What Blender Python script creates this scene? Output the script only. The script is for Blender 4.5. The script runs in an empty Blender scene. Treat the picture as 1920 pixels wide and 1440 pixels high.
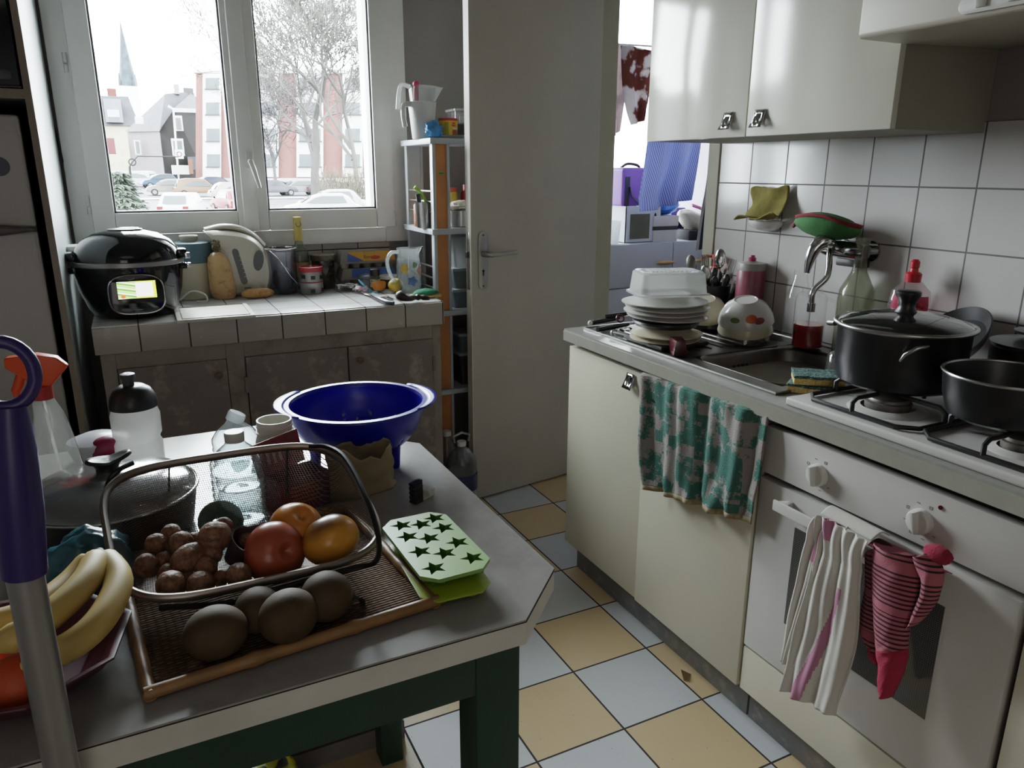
import bpy, bmesh, math, random
from mathutils import Matrix, Vector, Euler, noise
random.seed(7)
scn = bpy.context.scene
COL = scn.collection
PI = math.pi
sin, cos = math.sin, math.cos

# ------------------------------------------------------------------ camera
F_PX = 1404.76
CAM = Vector((0, 0, 1.3583))
_y, _p, _r = 0.462084897, 0.277074692, 0.00304195413
FW = Vector((sin(_y)*cos(_p), cos(_y)*cos(_p), -sin(_p)))
_rt = Vector((cos(_y), -sin(_y), 0)); _up = _rt.cross(FW)
RT = _rt*cos(_r) + _up*sin(_r); UP = _up*cos(_r) - _rt*sin(_r)
cd = bpy.data.cameras.new('camera'); cam = bpy.data.objects.new('camera', cd); COL.objects.link(cam)
cd.sensor_width = 36; cd.lens = 36*F_PX/1920; cd.clip_start = .02; cd.clip_end = 1000
m = Matrix((RT, UP, -FW)).transposed().to_4x4(); m.translation = CAM
cam.matrix_world = m
scn.camera = cam

def ray(x, y): return FW + RT*((x-960)/F_PX) - UP*((y-720)/F_PX)
def at(x, y, **k):
    """world point seen at photo pixel (x, y) on the plane X=, Y= or Z="""
    d = ray(x, y); (a, v), = k.items(); i = 'XYZ'.index(a)
    return CAM + d*((v-CAM[i])/d[i])
def far(x, y, D):
    d = ray(x, y); d = d/math.hypot(d.x, d.y); return CAM + d*D

# ------------------------------------------------------------------ mesh builder
def T(v): return Matrix.Translation(Vector(v))
def RX(a): return Matrix.Rotation(a, 4, 'X')
def RY(a): return Matrix.Rotation(a, 4, 'Y')
def RZ(a): return Matrix.Rotation(a, 4, 'Z')
def SC(x, y, z): return Matrix.Diagonal((x, y, z, 1))
WM = {}

class MB:
    def __init__(s): s.v = []; s.f = []; s.mi = []; s.cur = 0
    def add(s, vs, fs, M=None):
        o = len(s.v)
        s.v += [(M @ Vector(v)) if M else Vector(v) for v in vs]
        s.f += [tuple(i+o for i in f) for f in fs]; s.mi += [s.cur]*len(fs)
        return s
    def box(s, a, b, M=None):
        x0, y0, z0 = a; x1, y1, z1 = b
        return s.add([(x0,y0,z0),(x1,y0,z0),(x1,y1,z0),(x0,y1,z0),(x0,y0,z1),(x1,y0,z1),(x1,y1,z1),(x0,y1,z1)],
                     [(0,3,2,1),(4,5,6,7),(0,1,5,4),(1,2,6,5),(2,3,7,6),(3,0,4,7)], M)
    def prism(s, poly, z0, z1, M=None):
        n = len(poly)
        vs = [(x, y, z0) for x, y in poly] + [(x, y, z1) for x, y in poly]
        fs = [tuple(range(n))[::-1], tuple(range(n, 2*n))] + [(i, (i+1) % n, n+(i+1) % n, n+i) for i in range(n)]
        return s.add(vs, fs, M)
    def lathe(s, prof, n=32, M=None, sx=1, sy=1, cap=True, fn=None):
        vs = []; fs = []
        for r, z in prof:
            for i in range(n):
                a = 2*PI*i/n; q = (r*cos(a)*sx, r*sin(a)*sy, z)
                vs.append(fn(q, a) if fn else q)
        for k in range(len(prof)-1):
            for i in range(n):
                j = (i+1) % n
                fs.append((k*n+i, k*n+j, (k+1)*n+j, (k+1)*n+i))
        if cap:
            if prof[0][0] > 1e-6: fs.append(tuple(range(n))[::-1])
            if prof[-1][0] > 1e-6: fs.append(tuple((len(prof)-1)*n+i for i in range(n)))
        return s.add(vs, fs, M)
    def cyl(s, r, z0, z1, n=24, M=None, r2=None): return s.lathe([(r, z0), (r if r2 is None else r2, z1)], n, M)
    def ball(s, c, r, n=20, k=12, M=None, fn=None):
        if not hasattr(r, '__len__'): r = (r, r, r)
        vs = []; fs = []
        for a in range(1, k):
            t = PI*a/k
            for i in range(n):
                u = 2*PI*i/n; vs.append(Vector((sin(t)*cos(u), sin(t)*sin(u), cos(t))))
        vs += [Vector((0,0,1)), Vector((0,0,-1))]
        for a in range(k-2):
            for i in range(n):
                j = (i+1) % n; fs.append((a*n+i, (a+1)*n+i, (a+1)*n+j, a*n+j))
        for i in range(n):
            j = (i+1) % n; fs.append((len(vs)-2, i, j)); fs.append(((k-2)*n+j, (k-2)*n+i, len(vs)-1))
        if fn: vs = [v*fn(v) for v in vs]
        vs = [(v.x*r[0]+c[0], v.y*r[1]+c[1], v.z*r[2]+c[2]) for v in vs]
        return s.add(vs, fs, M)
    def tube(s, pts, r, n=10, M=None, closed=False, flat=1, up=None):
        P = [Vector(p) for p in pts]; k = len(P)
        rs = r if hasattr(r, '__len__') else [r]*k
        vs = []; fs = []; prev = None
        for i in range(k):
            if closed: t = P[(i+1) % k]-P[i-1]
            else: t = P[min(i+1, k-1)]-P[max(i-1, 0)]
            t.normalize()
            if up is not None: a = Vector(up) - t*t.dot(Vector(up))
            elif prev is None: a = t.orthogonal()
            else: a = prev - t*t.dot(prev)
            if a.length < 1e-6: a = t.orthogonal()
            a.normalize(); prev = a; b = t.cross(a)
            for j in range(n):
                w = 2*PI*j/n; vs.append(P[i] + a*(rs[i]*cos(w)) + b*(rs[i]*flat*sin(w)))
        for i in range(k if closed else k-1):
            for j in range(n):
                l = (j+1) % n; q = (i+1) % k
                fs.append((i*n+j, i*n+l, q*n+l, q*n+j))
        if not closed: fs += [tuple(range(n))[::-1], tuple((k-1)*n+j for j in range(n))]
        return s.add(vs, fs, M)
    def grid(s, fn, nu, nv, M=None, cu=False):
        vs = [fn(u/nu, v/nv) for v in range(nv+1) for u in range(nu if cu else nu+1)]
        w = nu if cu else nu+1
        fs = [(v*w+u, v*w+(u+1) % w, (v+1)*w+(u+1) % w, (v+1)*w+u) for v in range(nv) for u in range(nu)]
        return s.add(vs, fs, M)
    def build(s, name, mat, parent=None, loc=None, rz=0, bevel=0, seg=2, smooth=38, sub=0, solid=0, weld=0, world=False, flip=False, rot=None):
        me = bpy.data.meshes.new(name); vs = s.v
        base = WM.get(parent.name, Matrix()) if parent else Matrix()
        if world and parent:
            inv = base.inverted(); vs = [inv @ v for v in vs]
        if world and loc is not None: vs = [v-Vector(loc) for v in vs]
        me.from_pydata([tuple(v) for v in vs], [], s.f)
        bm = bmesh.new(); bm.from_mesh(me)
        for f, i in zip(bm.faces, s.mi): f.material_index = i
        if weld: bmesh.ops.remove_doubles(bm, verts=bm.verts, dist=weld)
        bmesh.ops.recalc_face_normals(bm, faces=bm.faces)
        if bevel:
            es = [e for e in bm.edges if len(e.link_faces) == 2 and e.calc_face_angle(0) > .5]
            bmesh.ops.bevel(bm, geom=es, offset=bevel, segments=seg, affect='EDGES', profile=.6, clamp_overlap=True)
        if flip: bmesh.ops.reverse_faces(bm, faces=bm.faces)
        bm.to_mesh(me); bm.free()
        for x in (mat if isinstance(mat, (list, tuple)) else [mat]): me.materials.append(x)
        o = bpy.data.objects.new(name, me); COL.objects.link(o)
        if smooth:
            me.polygons.foreach_set('use_smooth', [True]*len(me.polygons))
            me.set_sharp_from_angle(angle=math.radians(smooth))
        if parent: o.parent = parent
        M = Matrix()
        if loc is not None: o.location = loc; M = T(loc)
        if rz: o.rotation_euler = (0, 0, rz); M = M @ RZ(rz)
        if rot: o.rotation_euler = rot; M = M @ Euler(rot).to_matrix().to_4x4()
        if solid:
            md = o.modifiers.new('s', 'SOLIDIFY'); md.thickness = solid; md.offset = 0
        if sub:
            md = o.modifiers.new('u', 'SUBSURF'); md.levels = sub; md.render_levels = sub
        WM[o.name] = base @ M
        return o

def tag(o, label, cat, group=None, kind=None):
    if label: o['label'] = label
    if cat: o['category'] = cat
    if group: o['group'] = group
    if kind: o['kind'] = kind
    return o
def thing(name, label, cat, loc=(0,0,0), rz=0, group=None, rot=None):
    o = bpy.data.objects.new(name, None); COL.objects.link(o); o.empty_display_size = .05
    o.location = loc; o.rotation_euler = rot if rot else (0, 0, rz)
    WM[o.name] = T(loc) @ (Euler(rot).to_matrix().to_4x4() if rot else RZ(rz))
    return tag(o, label, cat, group)
def struct(o): o['kind'] = 'structure'; return o
def wplace(o, **k):
    pass

def dup(root, loc, rz=0, label=None, group=None, scale=None, rot=None):
    r = root.copy(); COL.objects.link(r); r.location = loc
    r.rotation_euler = rot if rot else (0, 0, rz)
    if scale: r.scale = (scale,)*3 if not hasattr(scale, '__len__') else scale
    if label: r['label'] = label
    if group: r['group'] = group
    for ch in list(root.children):
        c = ch.copy(); COL.objects.link(c); c.parent = r
        for g in list(ch.children):
            d = g.copy(); COL.objects.link(d); d.parent = c
    return r

# ------------------------------------------------------------------ materials
def lin(h):
    h = h.lstrip('#'); c = [int(h[i:i+2], 16)/255 for i in (0, 2, 4)]
    return tuple(x/12.92 if x <= .04045 else ((x+.055)/1.055)**2.4 for x in c) + (1,)
class NT:
    def __init__(s, name):
        s.m = bpy.data.materials.new(name); s.m.use_nodes = True
        s.t = s.m.node_tree; s.t.nodes.clear(); s.out = s.n('ShaderNodeOutputMaterial')
    def n(s, ty, **k):
        x = s.t.nodes.new(ty)
        for a, v in k.items():
            if a.startswith('_'): x.inputs[a[1:].replace('_', ' ')].default_value = v
            else: setattr(x, a, v)
        return x
    def l(s, a, b): s.t.links.new(a, b)
    def val(s, sock, v):
        if hasattr(v, 'default_value') or hasattr(v, 'is_linked'): s.l(v, sock)
        else: sock.default_value = v
    def math(s, op, a, b=0, c=0):
        x = s.n('ShaderNodeMath', operation=op)
        for i, v in enumerate((a, b, c)): s.val(x.inputs[i], v)
        return x.outputs[0]
    def mix(s, f, a, b):
        x = s.n('ShaderNodeMix', data_type='RGBA')
        s.val(x.inputs[0], f); s.val(x.inputs[6], a); s.val(x.inputs[7], b)
        return x.outputs[2]
    def co(s, kind='Object'): return s.n('ShaderNodeTexCoord').outputs[kind]
    def xyz(s, v):
        x = s.n('ShaderNodeSeparateXYZ'); s.l(v, x.inputs[0]); return x.outputs
    def noise(s, scale, detail=3, rough=.55, vec=None):
        x = s.n('ShaderNodeTexNoise', _Scale=scale, _Detail=detail, _Roughness=rough)
        s.l(vec if vec is not None else s.co(), x.inputs['Vector']); return x.outputs[0]
    def ramp(s, f, stops):
        x = s.n('ShaderNodeValToRGB'); e = x.color_ramp.elements
        while len(e) < len(stops): e.new(.5)
        for q, (p, c) in zip(e, stops): q.position = p; q.color = c if not isinstance(c, str) else lin(c)
        s.l(f, x.inputs[0]); return x.outputs[0]
    def bsdf(s, color, rough=.5, metal=0, spec=.5, **k):
        b = s.n('ShaderNodeBsdfPrincipled')
        s.val(b.inputs['Base Color'], color); s.val(b.inputs['Roughness'], rough); s.val(b.inputs['Metallic'], metal)
        b.inputs['Specular IOR Level'].default_value = spec
        for a, v in k.items(): s.val(b.inputs[a.replace('_', ' ')], v)
        s.l(b.outputs[0], s.out.inputs[0]); s.b = b; return b
    def bump(s, h, strength=.2, dist=.01):
        x = s.n('ShaderNodeBump', _Strength=strength, _Distance=dist); s.l(h, x.inputs['Height']); s.l(x.outputs[0], s.b.inputs['Normal'])
def mat(name, col, rough=.5, metal=0, spec=.5, var=.12, vs=6, bump=0, bs=60, dirt=None, ds=4, **k):
    t = NT(name); c = lin(col)
    d = tuple(x*(1-var) for x in c[:3]) + (1,); e = tuple(min(1, x*(1+var)) for x in c[:3]) + (1,)
    s = t.ramp(t.noise(vs, 4), [(.3, d), (.7, e)])
    if dirt: s = t.mix(t.ramp(t.noise(ds, 6, .7), [(.52, (0,0,0,1)), (.7, (1,1,1,1))]), s, lin(dirt))
    t.bsdf(s, rough, metal, spec, **k)
    if bump: t.bump(t.noise(bs, 3), bump, .004)
    return t.m
def emit(name, col, st):
    t = NT(name); e = t.n('ShaderNodeEmission', _Color=lin(col), _Strength=st); t.l(e.outputs[0], t.out.inputs[0]); return t.m
def glass(name, col='ffffff', rough=.02, body=0, bodycol='ffffff', refl=1.0):
    """thin clear wall: sees through, with fresnel reflection; body adds a milky translucent share"""
    t = NT(name)
    tr = t.n('ShaderNodeBsdfTransparent', _Color=lin(col)); gl = t.n('ShaderNodeBsdfGlossy', _Roughness=rough)
    base = tr.outputs[0]
    if body:
        df = t.n('ShaderNodeBsdfDiffuse', _Color=lin(bodycol)); tl = t.n('ShaderNodeBsdfTranslucent', _Color=lin(bodycol))
        a = t.n('ShaderNodeMixShader', _Fac=.5); t.l(df.outputs[0], a.inputs[1]); t.l(tl.outputs[0], a.inputs[2])
        b = t.n('ShaderNodeMixShader', _Fac=body); t.l(base, b.inputs[1]); t.l(a.outputs[0], b.inputs[2]); base = b.outputs[0]
    lw = t.n('ShaderNodeLayerWeight', _Blend=.35)
    f = t.math('MULTIPLY', t.math('POWER', lw.outputs['Facing'], 2.2), .8*refl); f = t.math('ADD', f, .04*refl)
    mx = t.n('ShaderNodeMixShader'); t.l(f, mx.inputs[0]); t.l(base, mx.inputs[1]); t.l(gl.outputs[0], mx.inputs[2])
    t.l(mx.outputs[0], t.out.inputs[0]); return t.m
def grooves(t, coord, period, off, width):
    """1 where within width of a joint line"""
    f = t.math('FRACT', t.math('DIVIDE', t.math('SUBTRACT', coord, off), period))
    d = t.math('MINIMUM', f, t.math('SUBTRACT', 1.0, f))
    return t.math('LESS_THAN', d, width/period/2), t.math('FLOOR', t.math('DIVIDE', t.math('SUBTRACT', coord, off), period))
def tiles(name, axes, per, offs, col, grout, rough=.15, jw=.004, col2=None, var=.05, dirt=None):
    t = NT(name); c = t.co(); x = t.xyz(c)
    a, ia = grooves(t, x['XYZ'.index(axes[0])], per[0], offs[0], jw)
    b, ib = grooves(t, x['XYZ'.index(axes[1])], per[1], offs[1], jw)
    j = t.math('MAXIMUM', a, b)
    cell = t.n('ShaderNodeTexWhiteNoise', noise_dimensions='2D'); cv = t.n('ShaderNodeCombineXYZ')
    t.l(ia, cv.inputs[0]); t.l(ib, cv.inputs[1]); t.l(cv.outputs[0], cell.inputs['Vector'])
    base = lin(col)
    if col2:
        par = t.math('FLOORED_MODULO', t.math('ADD', ia, ib), 2.0)
        base = t.mix(par, lin(col), lin(col2))
    d = t.mix(t.math('MULTIPLY', cell.outputs[0], var*2), base, (0, 0, 0, 1))
    d = t.mix(t.math('MULTIPLY', t.noise(9, 5), .14), d, lin('8a857b'))
    if dirt: d = t.mix(t.ramp(t.noise(170, 2), [(.70, (0,0,0,1)), (.74, (1,1,1,1))]), d, lin(dirt))
    d = t.mix(j, d, lin(grout))
    r = t.math('ADD', t.math('MULTIPLY', j, .6), t.math('ADD', rough, t.math('MULTIPLY', t.noise(14, 4), .12)))
    t.bsdf(d, r)
    h = t.math('SUBTRACT', t.math('MULTIPLY', t.noise(5, 2), .12), j)
    t.bump(h, .5, .002)
    return t.m

YW = 3.23     # window wall, room face
XR = 1.80     # tiled wall, room face
ZT = .74      # table top
ZC = .886     # tiled counter top
YF = 2.62     # tiled counter front
ZK = .865     # worktop
XF = 1.238    # door faces of the kitchen units

mt = {}
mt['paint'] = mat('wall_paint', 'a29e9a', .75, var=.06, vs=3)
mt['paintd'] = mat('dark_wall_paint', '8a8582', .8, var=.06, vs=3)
mt['ceil'] = mat('ceiling_paint', 'b9b6b0', .9, var=.04)
mt['floor'] = tiles('floor_tiles', 'XY', (.25, .25), (4.85583615*.25, 8.16850898*.25), 'c6cacc', '2e2926', .28, .0055, 'ccb187', .03, '6b5f50')
mt['wtile'] = tiles('wall_tiles', 'YZ', (.1487, .15), (1.146, 1.322), 'c3bfbd', '575250', .08, .0042)
mt['btile'] = tiles('upstand_tiles', 'XZ', (.1525, .148), (.098, 1.0348), 'b5b0ab', '2b2725', .15, .004)
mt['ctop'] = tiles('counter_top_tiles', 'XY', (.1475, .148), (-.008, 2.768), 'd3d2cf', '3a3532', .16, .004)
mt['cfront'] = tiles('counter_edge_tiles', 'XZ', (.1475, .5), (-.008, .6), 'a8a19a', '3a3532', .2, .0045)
mt['plaster'] = mat('painted_concrete', '8d857c', .8, var=.14, vs=9, dirt='6f675f', ds=7, bump=.15)
mt['olddoor'] = mat('worn_grey_door', '7b706a', .7, var=.1, vs=5, dirt='a59b90', ds=9)
mt['pvc'] = mat('window_pvc', 'dcdcd8', .32, var=.03)
mt['pvcd'] = mat('window_gasket', '4a4a4c', .5)
mt['doorp'] = mat('door_paint', 'b1ada3', .5, var=.06, vs=3)
mt['doore'] = mat('door_edge_paint', 'c9c5b8', .6, var=.08)
mt['trim'] = mat('cream_trim', 'aaa694', .6, var=.06)
mt['lam'] = mat('cream_laminate', 'c9c3af', .3, var=.05, vs=3)
mt['lamg'] = mat('cream_gloss_laminate', 'c9c6b8', .13, var=.05, vs=3)
mt['carc'] = mat('cabinet_carcass', '8f8b7c', .6, var=.05)
mt['kick'] = mat('grey_plinth', '6c6b6b', .45, var=.15, vs=12, dirt='8d8780', ds=20)
mt['work'] = mat('worktop_laminate', '85837d', .32, var=.1, vs=60)
mt['worke'] = mat('worktop_edge', '8b887c', .4, var=.06, vs=30)
mt['steel'] = mat('brushed_steel', 'a5a3a0', .28, 1, var=.12, vs=20)
mt['steeld'] = mat('dull_sink_steel', '75706b', .36, 1, var=.15, vs=14)
mt['chrome'] = mat('chrome', 'c9c9c9', .1, 1, var=.03)
mt['white'] = mat('white_enamel', 'bdb9b4', .25, var=.04)
mt['whitep'] = mat('white_plastic', 'c8c6c0', .35, var=.04)
mt['black'] = mat('black_plastic', '151516', .35, var=.1)
mt['blackg'] = mat('gloss_black', '0b0c10', .07, var=.05)
mt['iron'] = mat('black_iron', '141312', .45, var=.2)
mt['green'] = mat('green_paint', '0f3527', .5, var=.12)
mt['ttop'] = mat('table_laminate', '8d8985', .2, var=.06, vs=14, dirt='7d7873', ds=5)
mt['tedge'] = mat('table_edge_wood', 'c2beb4', .5, var=.12, vs=9)
mt['dark'] = mat('dark_void', '050505', .9)
mt['glass'] = glass('clear_glass')
mt['wglass'] = glass('window_glass', 'f4f8f8', .0, .0)
mt['fog'] = glass('frosted_plastic', 'e8ecec', .15, .55, 'd5d9da', .6)
mt['fog2'] = glass('translucent_plastic', 'eef0f0', .1, .3, 'd0d4d6', .8)
# ------------------------------------------------------------------ room shell
def wall(name, boxes, m):
    b = MB()
    for a, c in boxes: b.box(a, c)
    return struct(b.build(name, m, smooth=0))
XL, YB, ZH = -1.25, -2.2, 2.5
wall('floor', [((XL, YB, -.1), (3.6, 4.1, 0))], mt['floor'])
wall('ceiling', [((XL, YB, ZH), (3.6, 4.1, ZH+.1))], mt['ceil'])
# window wall: opening X -.14..1.02, Z 1.10..2.2
WX0, WX1, WZ0, WZ1 = -.122, 1.004, 1.095, 2.22
YO = YW+.30
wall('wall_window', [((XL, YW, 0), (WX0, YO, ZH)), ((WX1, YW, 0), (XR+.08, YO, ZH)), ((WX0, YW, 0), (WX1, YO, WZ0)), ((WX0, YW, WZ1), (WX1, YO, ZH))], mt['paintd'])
wall('wall_left', [((XL-.1, YB, 0), (XL, YO, ZH))], mt['paint'])
wall('wall_rear', [((XL, YB-.1, 0), (XR, YB, ZH))], mt['paint'])
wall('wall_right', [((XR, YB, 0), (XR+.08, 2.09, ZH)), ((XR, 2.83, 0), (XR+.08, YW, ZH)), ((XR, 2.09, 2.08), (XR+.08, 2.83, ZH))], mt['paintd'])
struct(MB().box((XR-.008, .1, .80), (XR, 2.035, 1.471)).build('trim_backsplash', mt['wtile'], smooth=0))
struct(MB().box((-.19, YW-.008, ZC-.02), (1.0, YW, 1.061)).build('trim_upstand', mt['btile'], smooth=0))
# door frame around the opening
b = MB()
b.box((XR-.014, 2.037, 0), (XR+.09, 2.09, 2.12)).box((XR-.012, 2.815, 0), (XR+.09, 2.87, 2.12)).box((XR-.012, 2.09, 2.07), (XR+.09, 2.815, 2.12))
struct(b.build('trim_doorframe', mt['trim'], bevel=.003))
# utility annex behind the opening
wall('wall_annex_right', [((2.93, 1.4, 0), (3.03, 3.95, ZH))], mat('annex_lavender_paint', 'a9a8b4', .8, var=.04))
wall('wall_annex_near', [((XR+.08, 1.4, 0), (2.93, 1.5, ZH))], mt['paint'])
wall('wall_annex_left', [((XR, YO, 0), (XR+.08, 3.95, ZH))], mt['paint'])
AW = 3.85
wall('wall_annex_window', [((XR, AW, 0), (3.03, AW+.1, .95)), ((XR, AW, 2.4), (3.03, AW+.1, ZH)), ((XR, AW, .95), (1.92, AW+.1, 2.4)), ((2.9, AW, .95), (3.03, AW+.1, 2.4))], mt['paint'])
w2 = struct(MB().box((1.92, AW+.02, .95), (1.97, AW+.08, 2.4)).box((2.85, AW+.02, .95), (2.9, AW+.08, 2.4)).box((1.97, AW+.02, .95), (2.85, AW+.08, 1.0)).box((1.97, AW+.02, 2.35), (2.85, AW+.08, 2.4)).build('window_2', mt['pvc'], bevel=.004))
MB().box((1.97, AW+.045, 1.0), (2.85, AW+.05, 2.35)).build('frosted_pane', glass('frosted_window', 'f4f8f8', .3, .35, 'eef3f3', .4), w2)

# ------------------------------------------------------------------ window 1
yf = YW-.025
w = struct(MB().box((-.194, yf, 1.061), (-.102, YW+.05, 2.3)).box((.983, yf, 1.061), (1.095, YW+.05, 2.3)).box((-.102, yf, 1.061), (.983, YW+.05, 1.121)).box((-.102, yf, 2.2), (.983, YW+.05, 2.3)).build('window_1', mt['pvc'], bevel=.005))
def sash(x0, x1, gx0, gx1, name):
    z0, z1, gz0, gz1 = 1.124, 2.2, 1.203, 2.13
    y0, y1 = yf-.012, YW+.03
    o = MB().box((x0, y0, z0), (gx0, y1, z1)).box((gx1, y0, z0), (x1, y1, z1)).box((gx0, y0, z0), (gx1, y1, gz0)).box((gx0, y0, gz1), (gx1, y1, z1)).build(name, mt['pvc'], w, bevel=.006)
    s = .007
    MB().box((gx0, y0+.012, gz0), (gx0+s, y1, gz1)).box((gx1-s, y0+.012, gz0), (gx1, y1, gz1)).box((gx0, y0+.012, gz0), (gx1, y1, gz0+s)).build('gasket', mt['pvcd'], o, smooth=0)
    MB().box((gx0, YW-.004, gz0), (gx1, YW, gz1)).build('pane', mt['wglass'], o, smooth=0)
    return o
sl = sash(-.127, .440, -.053, .379, 'sash')
sr = sash(.444, 1.024, .498, .944, 'sash')
MB().box((.400, yf-.03, 1.124), (.457, yf-.008, 2.2)).build('center_strip', mt['pvc'], sl, bevel=.006)
# handle
hb = at(468, 300, Y=yf-.04); 
MB().box((hb.x-.013, yf-.045, hb.z-.03), (hb.x+.013, yf-.03, hb.z+.035)).build('handle_plate', mt['whitep'], sl, bevel=.006)
h0 = at(470, 303, Y=yf-.07); h1 = at(487, 352, Y=yf-.07)
MB().tube([(h0.x, yf-.045, h0.z), (h0.x, yf-.07, h0.z), (h0.x+.006, yf-.075, h0.z-.02), (h1.x, yf-.07, h1.z)], [.009, .01, .01, .007], 10).build('window_handle', mt['whitep'], sl)
for (px, py, s) in ((122, 117, w), (166, 385, w), (740, 410, w)):
    q = at(px, py, Y=yf-.01)
    MB().cyl(.007, -.016, .016, 12, T((q.x, yf-.008, q.z+.016))).cyl(.0065, -.014, .012, 12, T((q.x, yf-.008, q.z-.018))).build('hinge', mt['whitep'], s)
# exterior sill
struct(MB().box((WX0, YW+.05, 1.055), (WX1, YO+.05, 1.095)).build('trim_sill', mat('stone_sill', 'c9c9c4', .8)))
struct(MB().box((WX1-.012, YW+.05, 1.10), (WX1, YO, WZ1)).build('trim_reveal', mat('white_reveal_render', 'e2e4e4', .8, var=.03)))

# ------------------------------------------------------------------ door standing open
A = Vector((1.168, 2.705, 0)); B = Vector((1.80, 2.796, 0)); L = (B-A).length; ang = math.atan2(B.y-A.y, B.x-A.x)
d = thing('door_1', None, None, A, ang); d['kind'] = 'structure'
MB().box((0.002, 0, .008), (L, .036, 2.05)).build('door_leaf', mt['doorp'], d, bevel=.002)
MB().box((-.001, 0, .008), (.003, .036, 2.05)).build('door_edge', mt['doore'], d)
MB().box((-.0025, .008, .905), (0, .028, 1.13)).build('strike_plate', mt['steel'], d, bevel=.0009)
MB().box((-.012, .011, 1.03), (-.002, .025, 1.055)).build('latch', mat('old_brass', '4c4133', .4, .8), d, bevel=.002)
pl = MB().lathe([(.0, -.006), (.021, -.006), (.022, -.003), (.022, 0)], 24, T((.052, 0, 1.017)) @ SC(1, 1, 5.3) @ RX(PI/2)).build('lock_plate', mt['steel'], d)
q = .052
pl2 = MB()
pts = [(q+.021*cos(a), 1.11+.021*sin(a)) for a in [PI*i/12 for i in range(13)]] + [(q+.021*cos(a), .925+.021*sin(a)) for a in [PI+PI*i/12 for i in range(13)]]
bpy.data.objects.remove(pl)
pl = MB().prism(pts, 0, .006, RX(PI/2)).build('lock_plate', mt['steel'], d, bevel=.0015)
hz = 1.045
MB().tube([(q, -.004, hz), (q, -.045, hz), (q+.01, -.053, hz), (q+.03, -.054, hz), (q+.13, -.05, hz+.003)], [.012, .011, .0105, .009, .0085], 14).build('door_handle', mt['steel'], pl)
MB().cyl(.0045, 0, .0075, 12, T((q, 0, .978)) @ RX(PI/2)).box((q-.002, -.0075, .96), (q+.002, 0, .976)).build('keyhole', mt['dark'], pl)
MB().cyl(.004, 0, .008, 10, T((q, 0, 1.117)) @ RX(PI/2)).cyl(.004, 0, .008, 10, T((q, 0, .918)) @ RX(PI/2)).build('screw', mt['steeld'], pl)
# hinge side on frame
# ------------------------------------------------------------------ lights
wd = bpy.data.worlds.new('overcast_sky'); scn.world = wd; wd.use_nodes = True
nt = wd.node_tree; bg = nt.nodes['Background']
tc = nt.nodes.new('ShaderNodeTexCoord'); sx = nt.nodes.new('ShaderNodeSeparateXYZ'); nt.links.new(tc.outputs['Generated'], sx.inputs[0])
cr = nt.nodes.new('ShaderNodeValToRGB'); nt.links.new(sx.outputs[2], cr.inputs[0])
cr.color_ramp.elements[0].color = (.94, .965, 1, 1); cr.color_ramp.elements[1].color = (.9, .95, 1.0, 1)
nt.links.new(cr.outputs[0], bg.inputs[0]); bg.inputs[1].default_value = SKY if 'SKY' in globals() else 29.0
def portal(name, loc, rot, sx, sy):
    l = bpy.data.lights.new(name, 'AREA'); l.shape = 'RECTANGLE'; l.size = sx; l.size_y = sy; l.cycles.is_portal = True
    o = bpy.data.objects.new(name, l); COL.objects.link(o); o.location = loc; o.rotation_euler = rot
portal('window_portal', (.43, YO+.06, 1.66), (-PI/2, 0, 0), 1.3, 1.3)
portal('annex_portal', (2.41, AW+.12, 1.68), (-PI/2, 0, 0), 1.0, 1.5)
# weak fill disk added under the ceiling behind the photographer, not a fixture
l = bpy.data.lights.new('room_fill', 'AREA'); l.shape = 'DISK'; l.size = 1.6; l.energy = 1.0; l.color = (1, .95, .88)
o = bpy.data.objects.new('room_fill', l); COL.objects.link(o); o.location = (-.2, -.9, 2.45)
l = bpy.data.lights.new('rear_fill', 'AREA'); l.shape = 'RECTANGLE'; l.size = 1.1; l.size_y = 1.7; l.energy = 3.2; l.color = (1, .96, .9)  # upright fill panel added behind the camera; there is no hall
o = bpy.data.objects.new('rear_fill', l); COL.objects.link(o); o.location = (-.75, -2.0, 1.35); o.rotation_euler = (PI/2, 0, math.radians(-18))
scn.view_settings.view_transform = 'Filmic'; scn.view_settings.look = 'None'; scn.view_settings.exposure = 1.2
scn.cycles.max_bounces = 10; scn.cycles.diffuse_bounces = 5; scn.cycles.glossy_bounces = 4; scn.cycles.transparent_max_bounces = 24; scn.cycles.transmission_bounces = 6
scn.cycles.sample_clamp_indirect = 6; scn.cycles.caustics_reflective = False; scn.cycles.caustics_refractive = False
# ------------------------------------------------------------------ kitchen units, right wall
def pull(parent, y, z, x=XF):
    """square bent-metal pull with a slot"""
    b = MB()
    def P(u, v):   # u along Y, v along Z ; flares outward at the bottom
        return (x - .003 - .016*(1-v)**1.5 , y+(u-.5)*(.036+.006*(1-v)), z+(v-.5)*.044)
    us = [0, .34, .66, 1]; vs_ = [0, .28, .42, .75, 1]
    vv = [P(u, v) for v in vs_ for u in us]; ff = []
    for j in range(4):
        for i in range(3):
            if (i, j) in ((1, 1), (1, 2)): continue
            ff.append((j*4+i, j*4+i+1, (j+1)*4+i+1, (j+1)*4+i))
    b.add(vv, ff)
    b.box((x-.006, y-.006, z-.012), (x, y+.006, z+.015))
    return b.build('handle', mt['chrome'], parent, world=True, solid=.0018)
def slot(parent, y, z, x=XF):
    MB().box((x-.009, y-.0055, z-.006), (x-.0062, y+.0055, z+.011)).build('slot', mt['dark'], parent, world=True)
YS0, YSM, YS1 = 1.195, 1.637, 2.062
u = thing('sink_base_cabinet', 'cream two-door sink cabinet left of the oven with grey plinth', 'cabinet', (XF, 1.63, 0))
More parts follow.
